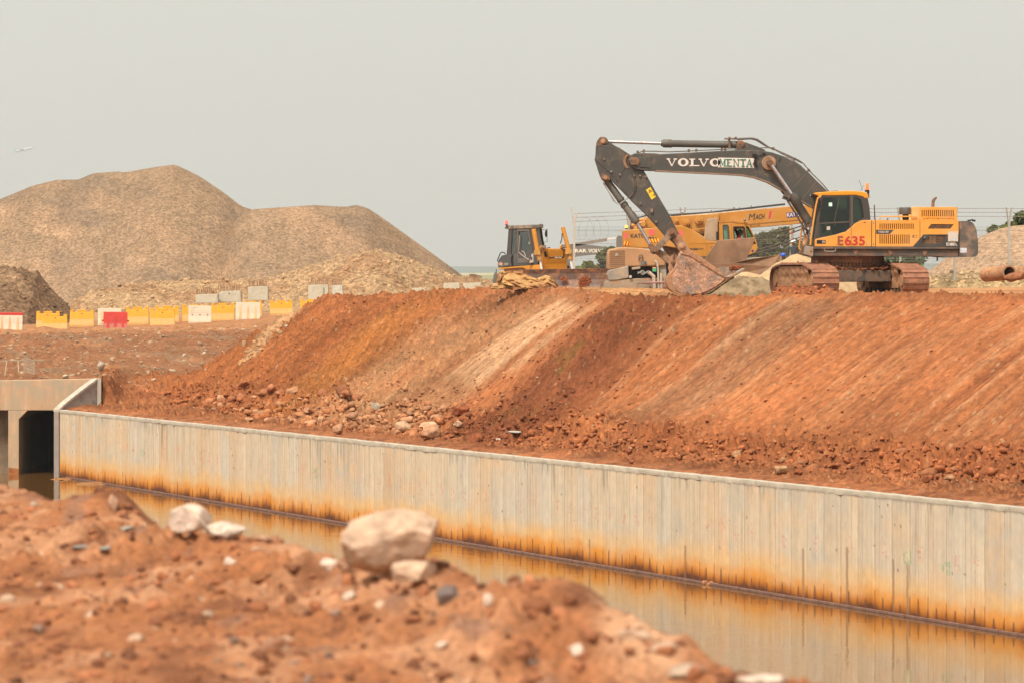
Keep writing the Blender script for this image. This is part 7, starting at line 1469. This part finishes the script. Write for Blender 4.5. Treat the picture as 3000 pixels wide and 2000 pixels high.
    for kind, x0, x1, top, base, Y, lean, lab in L:
        if kind not in proto: o = make(kind); proto[kind] = o; first = True
        else:
            o = proto[kind].copy(); COL.objects.link(o); first = False
            for ch in proto[kind].children: c = ch.copy(); COL.objects.link(c); c.parent = o
        p = P((x0 + x1) / 2, base, Y); sx = (x1 - x0) * Y / F / 1.22; sz = (base - top) * Y / F / .92
        o.location = (p.x, Y, p.z); o.scale = (sx, 1, sz); o.rotation_euler = (0, R(-lean * .6 + rnd.uniform(-.5, .5)), R(rnd.uniform(-3, 3) + (3 if kind == 'y' else 6)))
        o['label'] = lab; o['category'] = 'barrier'; o['group'] = 'barriers along the far track'
    # broken kerb the barriers stand on
    mb = MB(); mb.pr([(20, 966), (600, 949), (760, 936), (760, 942), (600, 956), (20, 975)], 219.5, 224); tag(mb.build('kerb', M('dusty_kerb', (.29, .21, .15), .9, .2, 2)), 'low dusty concrete strip under the row of barriers', 'kerb')
def blocks():
    L = [(573, 637, 862, 888, 0, 'low concrete block with rebar, leftmost of the row'), (639, 704, 852, 885, 1, 'concrete block with a chamfered left corner and a dark hole'), (727, 784, 839, 880, 0, 'tall grey concrete block with rebar, third from the left'),
         (903, 961, 834, 878, 2, 'tall grey concrete block with a dark vertical joint'), (972, 1003, 835, 870, 0, 'narrow white concrete block beside the jointed one'), (1206, 1246, 843, 866, 0, 'small concrete block half hidden behind the ridge'),
         (1300, 1346, 828, 860, 0, 'concrete block left of the last two behind the ridge'), (1357, 1408, 828, 858, 0, 'last concrete block on the right behind the ridge')]
    for i, (x0, x1, y0, y1, kind, lab) in enumerate(L):
        Y = 243 + i * 1.5 if i < 5 else 262; p = P((x0 + x1) / 2, y1, Y); t = thing('concrete_block', lab, 'concrete block', tuple(p), group='concrete blocks behind the barriers')
        pts = [(x0, y0 + 2), (x1, y0), (x1 + 1, y1), (x0, y1)] if kind != 1 else [(x0, y0 + 12), (x0 + 11, y0 + 2), (x1, y0), (x1 + 2, y1), (x0, y1)]
        mb = MB(); mb.pr(pts, Y, Y + 1.3); mb.build('body', M('block_concrete_%d' % i, (.50, .44, .34) if i != 4 else (.60, .54, .45), .85, .1, 2, dirt=(.40, .34, .25), dscale=1.5), t, bevel=.02)
        if kind == 1: mb = MB(); mb.disc(671, 860, Y - .02, Y, 2, 10); mb.build('hole', BLACK, t)
        if kind == 2: mb = MB(); mb.pr([(948, 843), (949.6, 843), (949.6, 866), (948, 866)], Y - .02, Y); mb.build('joint', BLACK, t)
        if True:
            mb = MB(); n = int((x1 - x0) / 4.2)
            for r_ in range(2):
                for k in range(n):
                    x = x0 + 3 + k * (x1 - x0 - 6) / max(1, n - 1) + rnd.uniform(-.8, .8); a = P(x, y0 + 2, Y + .3 + .6 * r_); c = P(x + rnd.uniform(-2, 2), y0 - rnd.uniform(13, 20), Y + .3 + .6 * r_); mb.tube([a, c], .02, 4)
            mb.build('rebar', M('rebar_rust_%d' % i, (.24, .12, .06), .8, .2), t)
def fence():
    Y = 200.0; t = thing('wire_fence', 'tall grey welded wire fence with leaning barbed wire arms behind the machines', 'fence', (0, Y, 8.3))
    xs = [1682 + 159.3 * k for k in range(9)]
    for k, x in enumerate(xs):
        mb = MB(); yb = 822; mb.pr([(x - 3.2, 665), (x + 3.2, 665), (x + 3.2, yb), (x - 3.2, yb)], Y, Y + .1)
        mb.pr([(x - 3.0, 665), (x + 3.0, 665), (x + 10.0, 609 + (16 if k == 0 else 0)), (x + 4.5, 608 + (16 if k == 0 else 0))], Y, Y + .08); mb.pr([(x - 3, 664), (x + 1, 664), (x - 6, 608), (x - 10, 608)], Y + .3, Y + .36); mb.build('post', GALV if k else M('pale_post', (.44, .38, .31), .6, .1, 3), t)
    x0, x1 = P(1682, 0, Y).x, P(3090, 0, Y).x; z1 = P(0, 665, Y).z; z0 = P(0, 819, Y).z
    mb = MB(); x = x0; r = .0042
    while x < x1: mb.box((x, Y + .03, (z0 + z1) / 2), (r * 1.6, r, z1 - z0)); x += .0508
    z = z0 + .05
    while z < z1 + .01: mb.box(((x0 + x1) / 2, Y + .026, z), (x1 - x0, r, r * 1.8)); z += .2015
    for zz in (z1 - .16, z1 - .80, z1 - 1.5, z1 - 2.2): mb.box(((x0 + x1) / 2, Y + .01, zz), (x1 - x0, .012, .012))
    mb.build('wire_mesh', WIRE, t)
    mb = MB()
    for yy in (627, 638, 650): 
        dy = 612 - 627
        pts = [P(x, yy - 15 * min(1, (x - 1682) / 400) + rnd.uniform(-.6, .6), Y + .05) for x in range(1682, 3100, 40)]; mb.tube(pts, .010, 5)
        for x in np.arange(1685, 3090, 8.5): p = P(x, yy - 15 * min(1, (x - 1682) / 400), Y + .05); mb.bar(p + Vector((-.012, 0, -.03)), p + Vector((.012, 0, .03)), .008, .008)
    mb.build('barbed_wire', BARW, t)
    mb = MB(); pts = []
    for k in range(34): a = k * .62; cx = 1700 + k * 2.2; pts.append(P(cx + 16 * math.cos(a), 672 - k * .1 + 34 * math.sin(a), Y + .12))
    mb.tube(pts, .004, 4); mb.build('razor_coil', BARW, t)
LEAF = M('leaf_green', (0, 0, 0), .75, .15, 2, attr=True, spec=.2)
BARK = M('bark', (.12, .09, .065), .9, .2, 4)
def tree(name, px, pyb, pyt, wpx, Y, label, seed, col=(.075, .10, .035), n=2600, group=None, leaf=.16, cat='tree', trunk=True):
    rs = np.random.RandomState(seed); b = P(px, pyb, Y); H = (pyb - pyt) * Y / F; Wd = wpx * Y / F; zg = b.z
    t = thing(name, label, cat, (b.x, Y, zg), group=group); mb = MB(); cl = []
    nb = 9
    for i in range(nb):
        a = rs.uniform(0, 6.28); rr = Wd * .5 * rs.uniform(.15, .85); h = H * rs.uniform(.42, .88) * (1 - .25 * rr / (Wd * .5)); c = Vector((rr * math.cos(a), rr * math.sin(a) * .8, h)); cl.append((c, Wd * rs.uniform(.13, .24)))
        m_ = Vector((c.x * .35, c.y * .35, h * .5)); mb.tube([Vector((0, 0, 0 if i else -.3)), m_, c], [.05 * H * .5, .03 * H * .4, .01 * H * .4], 6)
    cl.append((Vector((0, 0, H * .8)), Wd * .24)); cl.append((Vector((Wd * .12, 0, H * .9)), Wd * .13))
    if trunk: mb.build('trunk', BARK, t, local=True)
    V = np.zeros((n * 4, 3)); C = np.zeros((n * 4, 3))
    for i in range(n):
        c, r = cl[rs.randint(len(cl))]; d = rs.randn(3); d /= np.linalg.norm(d); q = np.array(c) + d * r * np.array([1, 1, .62]) * rs.uniform(.55, 1.12); q[2] = max(q[2], .1)
        u = rs.randn(3); u /= np.linalg.norm(u); w = np.cross(u, rs.randn(3)); w /= np.linalg.norm(w); s = leaf * rs.uniform(.6, 1.4)
        V[i * 4:i * 4 + 4] = [q - u * s, q - w * s * .5, q + u * s, q + w * s * .5]; C[i * 4:i * 4 + 4] = np.array(col) * rs.uniform(.6, 1.5) * np.array([1 + .25 * rs.rand(), 1, 1])
    o = npmesh('crown', V, np.arange(n * 4).reshape(-1, 4), LEAF, C, smooth=False); o.parent = t
def trees():
    D = (.075, .085, .03); g = 'trees behind the fence'
    tree('tree', 2285, 815, 664, 150, 262, 'round crowned grey green tree behind the fence, left of the concrete post', 1, D, 3400, g)
    tree('tree', 2425, 815, 652, 140, 268, 'broad tree behind the fence nearest to the excavator cab', 2, D, 3400, g)
    tree('tree', 2355, 815, 700, 110, 255, 'lower bushy tree between the two taller ones behind the fence', 3, (.085, .10, .03), 2600, g)
    tree('tree', 2225, 815, 680, 120, 258, 'dark tree partly hidden behind the crane cab', 4, D, 2600, g)
    tree('tree', 2500, 815, 700, 160, 262, 'wide tree seen only under the excavator deck', 5, (.07, .11, .035), 2600, g)
    tree('tree', 2620, 815, 730, 180, 262, 'low green tree seen in the gap under the excavator engine', 6, (.07, .13, .04), 2600, g)
    tree('bush', 1722, 806, 768, 62, 225, 'low round green bush at the fence corner, left one', 7, (.14, .17, .03), 1500, 'bushes behind the bulldozer blade', .10, 'bush')
    tree('bush', 1782, 812, 722, 82, 226, 'taller bushy shrub beside the low round bush', 8, (.08, .10, .03), 2000, 'bushes behind the bulldozer blade', .11, 'bush')
    tree('tree', 3010, 790, 603, 150, 262, 'dark leafy tree at the right edge above the gravel', 9, (.055, .075, .025), 3600, 'trees on the right gravel heap')
    tree('tree', 2950, 790, 648, 100, 258, 'small light green tree just right of the fence post', 10, (.10, .13, .03), 2600, 'trees on the right gravel heap')
    tree('bush', 2905, 740, 658, 60, 252, 'small bush on the shoulder of the gravel heap', 11, (.10, .13, .035), 1400, 'trees on the right gravel heap', .12, 'bush')
def tarp():
    Y = 159.0; z0 = P(1500, 860, Y).z; t = thing('crumpled_tarpaulin', 'dirty ochre tarpaulin crumpled over a bundle of rods on the embankment edge', 'tarpaulin', tuple(P(1545, 856, Y)))
    tm = M('ochre_canvas', (.46, .25, .085), .8, .14, 2.5, bump=.03, bscale=6, dirt=(.24, .095, .032), dscale=1.6, dlo=.46, dhi=.66)
    def sheet(top, bot, dep, seed, amp=.05):
        """draped cloth between an upper and a lower outline (photograph pixels), bulging towards the camera"""
        N, Mv = 90, 26; tx = np.array(top, float); bx_ = np.array(bot, float); u = np.linspace(0, 1, N); v = np.linspace(0, 1, Mv)
        def rs_(a): s = np.concatenate([[0], np.cumsum(np.hypot(*np.diff(a, axis=0).T))]); s /= s[-1]; return np.interp(u, s, a[:, 0]), np.interp(u, s, a[:, 1])
        ax_, ay = rs_(tx); cx, cy = rs_(bx_); U, Vv = np.meshgrid(u, v, indexing='ij'); X = lerp(ax_[:, None], cx[:, None], Vv); Yp = lerp(ay[:, None], cy[:, None], Vv)
        f = fbm(U * 1.4 + Vv * 1.0, Vv * 1.2 - U * .4, 2, seed, .4); ridge = -np.abs(pn(U * .9 + Vv * 1.6, Vv * 1.3 - U * .9, seed + 5)) + .3
        d = Y + dep - .55 * np.sin(Vv * math.pi * .5) * .8 + .22 * f - .26 * ridge + .10 * fbm(U * 5 + Vv * 3, Vv * 3, 3, seed + 11, .55) - .12 * (-np.abs(pn(U * 2.6 - Vv * 2.0, Vv * 2.6 + U * .8, seed + 9))); X = X + 1.5 * f; Yp = Yp + 2.0 * fbm(U * 2, Vv * 2, 2, seed + 2) * sm(Vv, 0, .3)
        k = d / F; q = np.stack([(X - 1500) * k, d, CZ - (Yp - HY) * k], -1)
        o = npmesh('canvas_fold', q.reshape(-1, 3) - np.array(W[t.name]), gridfaces(N, Mv), tm, parent=t); so_ = o.modifiers.new('thick', 'SOLIDIFY'); so_.thickness = .012
    sheet([(1482, 797), (1493, 794), (1520, 798), (1560, 812), (1592, 824), (1600, 834)], [(1469, 826), (1500, 830), (1535, 845), (1560, 846), (1590, 840), (1598, 842)], 0, 1)
    sheet([(1478, 806), (1500, 814), (1540, 822), (1565, 833)], [(1469, 828), (1490, 836), (1520, 846), (1540, 848)], -.15, 2)
    sheet([(1575, 815), (1598, 806), (1612, 809), (1627, 824), (1636, 842)], [(1575, 834), (1590, 838), (1605, 842), (1622, 844), (1634, 846)], .1, 3)
    sheet([(1466, 794), (1474, 792), (1480, 798), (1478, 812), (1470, 824)], [(1456, 824), (1458, 830), (1462, 828), (1464, 830), (1466, 832)], .2, 4)
    sheet([(1440, 838), (1458, 828), (1480, 830), (1500, 834)], [(1436, 846), (1455, 848), (1482, 846), (1504, 850)], -.1, 5)
    sheet([(1574, 838), (1586, 836), (1592, 845), (1600, 856)], [(1560, 852), (1566, 858), (1580, 862), (1598, 864)], -.3, 6)
    sheet([(1596, 838), (1608, 842), (1618, 852), (1624, 860)], [(1592, 846), (1600, 858), (1608, 864), (1620, 866)], -.32, 7)
    mb = MB(); 
    for k in range(26): x = rnd.uniform(1500, 1580); mb.tube([P(x, 852 + rnd.uniform(-2, 2), Y - .1), P(x + rnd.uniform(20, 50), 842 + rnd.uniform(-4, 8), Y + .5)], .014, 5)
    mb.build('rebar_bundle', M('rebar_dark', (.07, .045, .035), .8, .2), t)
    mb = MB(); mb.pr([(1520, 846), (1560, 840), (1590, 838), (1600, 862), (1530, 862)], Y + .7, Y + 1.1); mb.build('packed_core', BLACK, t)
def sundries():
    # steel plates (folded trench box) standing behind the bucket
    Y = 155.5; t = thing('bent_steel_plate', 'big rusty brown steel plate folded upward like a wing behind the bucket', 'steel plate', tuple(P(2080, 830, Y)))
    mb = MB(); a = [P(2044, 790, Y - .4), P(2102, 706, Y), P(2214, 697, Y + .5), P(2184, 770, Y + .2), P(2100, 830, Y - .3), P(2050, 815, Y - .4)]; mb.ext(a, (.0, .05, .02)); mb.build('upright_leaf', PLATE, t, bevel=.008)
    mb = MB(); a = [P(2050, 775, Y - .46), P(2140, 772, Y - .36), P(2200, 760, Y - .3), P(2285, 747, Y + .2), P(2286, 760, Y + .2), P(2262, 782, Y - .1), P(2200, 820, Y - .3), P(2050, 830, Y - .46)]; mb.ext(a, (0, .05, .01)); mb.build('low_leaf', M('plate_low', (.19, .095, .048), .65, .2, 1.3, dirt=(.27, .14, .07), dscale=2, dlo=.4, dhi=.65), t, bevel=.008)
    # ribbed pipe at the right
    Y = 148; c0 = P(2884, 808, Y - .2); c1 = P(2962, 797, Y + .1); c0 = P(2888, 806, 149.2); c1 = P(2957, 799, 147.2); u = (c1 - c0).normalized()
    t = thing('ribbed_pipe', 'mud covered ribbed pipe section lying at the right edge of the embankment', 'pipe', tuple(P(2920, 820, Y))); pts = []; rr = []
    L = (c1 - c0).length
    for k in range(60): f = k / 59; pts.append(c0 + u * L * f); rr.append(.235 + .012 * math.sin(f * 14 * 2 * math.pi) + .02 * f)
    mb = MB(); mb.tube(pts, rr, 30); mb.f = mb.f[:-1]
    inn = [c1 - u * .002 * 0, c1 - u * .5]; mb.build('pipe_shell', M('mud_pipe', (.42, .205, .095), .85, .2, 3, bump=.02, bscale=10, dirt=(.27, .12, .055), dscale=4), t, smooth=True)
    mb = MB(); mb.tube([c1 + u * .01, c1 - u * .35, c1 - u * 1.0], [.20, .19, .19], 24); mb.f = mb.f[:-2]; mb.build('bore', M('pipe_inside', (.22, .11, .06), .9, .2, 4), t)
    mb = MB(); N = 24; e1 = u.orthogonal().normalized(); e2 = u.cross(e1); vs = []
    for r_ in (.258, .198):
        for k in range(N): a = 2 * math.pi * k / N; vs.append(c1 + u * .012 + (e1 * math.cos(a) + e2 * math.sin(a)) * r_)
    mb.add(vs, [(k, (k + 1) % N, N + (k + 1) % N, N + k) for k in range(N)]); mb.build('rim', M('pipe_rim', (.36, .19, .10), .85, .2, 5), t)
    rock('broken_pipe_piece', 2985, 822, 147.6, 62, 44, (.38, .20, .10), 'broken muddy pipe fragment lying right of the ribbed pipe', seed=71, cat='rubble'); rock('mud_lump', 2970, 830, 146.9, 60, 34, (.28, .11, .05), 'reddish lump of mud under the mouth of the ribbed pipe', seed=72, cat='rubble')
    # trestle and slatted panel on the culvert
    Y = 186.5; wd = M('weathered_wood', (.34, .26, .18), .85, .15, 5)
    t = thing('wooden_trestle', 'thin weathered rail on two leaning legs standing on the culvert at the left edge', 'trestle', tuple(P(60, 1100, Y)))
    mb = MB(); mb.bar(P(-40, 1057, Y), P(128, 1053, Y), .035, .05); mb.build('rail', wd, t)
    for a, c in (((20, 1057), (14, 1101)), ((53, 1056), (54.5, 1090)), ((-30, 1058), (-34, 1098))): mb = MB(); mb.bar(P(*a, Y - .05), P(*c, Y - .3), .045, .045); mb.build('leg', wd, t)
    t = thing('slatted_panel', 'small slatted wooden panel leaning against the rail of the trestle', 'wooden panel', tuple(P(85, 1095, Y - .4)))
    fr = [(69, 1047), (99, 1056), (101, 1095), (71, 1085)]; mb = MB()
    for i in range(0, 4, 1): mb.bar(P(*fr[i], Y - .35), P(*fr[(i + 1) % 4], Y - .35), .05, .04)
    mb.build('frame', wd, t); mb = MB()
    for k in range(8):
        f = (k + .5) / 8; mb.bar(P(lerp(69, 71, f), lerp(1047, 1085, f), Y - .35), P(lerp(99, 101, f), lerp(1056, 1095, f), Y - .35), .035, .02)
    mb.build('slats', wd, t)
    # distant excavator behind the fence, only its arm shows
    Y = 300; t = thing('distant_excavator', 'grey excavator arm with pale lettering far behind the wire fence', 'excavator', tuple(P(1720, 800, Y))); gm = M('far_grey', (.13, .115, .10), .7, .1, .5); q = lambda pts, n, m, y0=Y, y1=Y + .9: (lambda mb: (mb.pr(pts, y0, y1), mb.build(n, m, t))[1])(MB())
    bo = q([(1662, 722), (1672, 716), (1690, 714), (1760, 722), (1830, 730), (1840, 745), (1790, 742), (1740, 747), (1690, 752), (1680, 760), (1672, 775), (1660, 800), (1650, 800), (1655, 750)], 'boom', gm)
    q([(1673, 716), (1690, 712), (1778, 698), (1779, 707), (1700, 720), (1690, 722)], 'arm_cylinder', M('far_cyl', (.20, .165, .14), .7, .2, 1)); q([(1778, 699), (1812, 694), (1812, 698), (1778, 704)], 'piston_rod', M('far_rod', (.7, .65, .58), .4, 0), Y + .3, Y + .5)
    q([(1806, 696), (1812, 691), (1820, 692), (1830, 698), (1832, 735), (1806, 732)], 'stick', gm, Y + .1, Y + .7)
    q([(1640, 780), (1700, 780), (1706, 818), (1634, 818)], 'body', gm, Y, Y + 3)
    lm = M('far_letters', (.75, .68, .55), .8, 0); text('RAR.', 1685, 741, Y, 11, lm, bo, wpx=36, bold=.025); text('VOLVO', 1723, 741, Y, 11, lm, bo, wpx=50, bold=.025)
    # rust coloured container and mast at the foot of the gravel heap
    mb = MB(); mb.pr([(1375, 804), (1388, 803), (1411, 810), (1411, 816), (1375, 814)], 400, 403); tag(mb.build('rusty_container', RUST), 'small rust red container far away beyond the gravel heap', 'container')
    mb = MB(); Y = 260; mb.pr([(1446, 806), (1450, 798), (1456, 797), (1457, 830), (1443, 830)], Y, Y + 1); mb.pr([(1452, 789), (1456, 789), (1456, 797), (1452, 797)], Y + .2, Y + .5); tag(mb.build('dusty_pump_unit', M('dusty_dark', (.12, .11, .09), .8, .2)), 'small dark machine behind the left end of the bulldozer', 'machine')
    # workers behind the sand
    person('person', 'worker in a white helmet standing behind the sand heap near the cab', Vector((P(2324, 760, 186).x, 186, P(2324, 760, 186).z - .74)), 'stand', DKC, M('white_helmet', (.8, .8, .78), .4, 0), 1.62)
    p = P(2297, 748, 176); person('person', 'worker in a blue helmet bending down behind the sand heap', Vector((p.x + .38, 176, p.z - 1.24)), 'bend', DKC, BLU, 1.65)
    # pole in front of the trees
    mb = MB(); mb.tube([P(2318, 820, 199.4), P(2316, 657, 199.4)], [.055, .05], 14); tag(mb.build('concrete_post', CONC, smooth=True), 'slim concrete post standing beside the fence behind the sand heap', 'post')
    # airliner climbing out far away
    Y = 7000; t = thing('airliner', 'faint distant white airliner climbing in the haze at the upper left', 'airliner', tuple(P(70, 440, Y))); wm = M('plane_white', (.42, .42, .40), .5, 0); tm_ = M('plane_tail', (.25, .42, .42), .5, 0)
    a, c = P(42, 446, Y), P(97, 433, Y); u = (c - a).normalized(); mb = MB(); mb.tube([a, a.lerp(c, .15), a.lerp(c, .9), c], [.4, 1.7, 1.8, .3], 14); mb.build('fuselage', wm, t, smooth=True)
    for s in (-1, 1):
        m_ = a.lerp(c, .52); tip = m_ - u * 6 + Vector((0, s * 15, 1.5)); mb = MB(); mb.ext([m_ + u * 3, m_ - u * 3, tip - u * 1.2, tip + u * .5], (0, 0, -.5)); mb.build('wing', wm, t)
        m2 = a.lerp(c, .06); tip = m2 - u * 2 + Vector((0, s * 5, 1.2)); mb = MB(); mb.ext([m2 + u * 1.6, m2 - u * 1, tip - u * .8, tip + u * .4], (0, 0, -.3)); mb.build('tailplane', wm, t)
        e = m_ + u * 1 + Vector((0, s * 5, -1.6)); mb = MB(); mb.tube([e - u * 1.8, e + u * 1.8], 1.0, 12); mb.build('engine', tm_, t)
    mb = MB(); m2 = a.lerp(c, .06); mb.ext([m2 + u * 2.2 + Vector((0, -.2, .8)), m2 - u * 1.5 + Vector((0, -.2, .8)), m2 - u * 3.4 + Vector((0, -.2, 6.5)), m2 - u * 1.2 + Vector((0, -.2, 6.5))], (0, .4, 0)); mb.build('tail_fin', tm_, t)
def haze():
    m = bpy.data.materials.new('haze_air'); m.use_nodes = True; nt = m.node_tree; nt.nodes.remove(nt.nodes['Principled BSDF'])
    v = _n(nt, 'ShaderNodeVolumePrincipled'); v.inputs['Color'].default_value = (.93, .93, .91, 1); v.inputs['Density'].default_value = HAZE; v.inputs['Anisotropy'].default_value = .2
    nt.links.new(v.outputs[0], nt.nodes['Material Output'].inputs['Volume'])
    mb = MB(); mb.box((0, 11000 - 60, 190), (21000, 22200, 404)); o = mb.build('haze', m); tag(o, kind='stuff')
HAZE = 1.0e-4
build_terrain()
excavator(); crane(); bulldozer()
barriers(); blocks(); fence(); trees(); tarp(); sundries()
if HAZE: haze()
for o in list(S.objects):                                            # a few parts are linked before their parent is known
    if o.type == 'MESH' and not o.parent and not o.get('kind') and not o.get('label'): print('LOOSE', o.name)
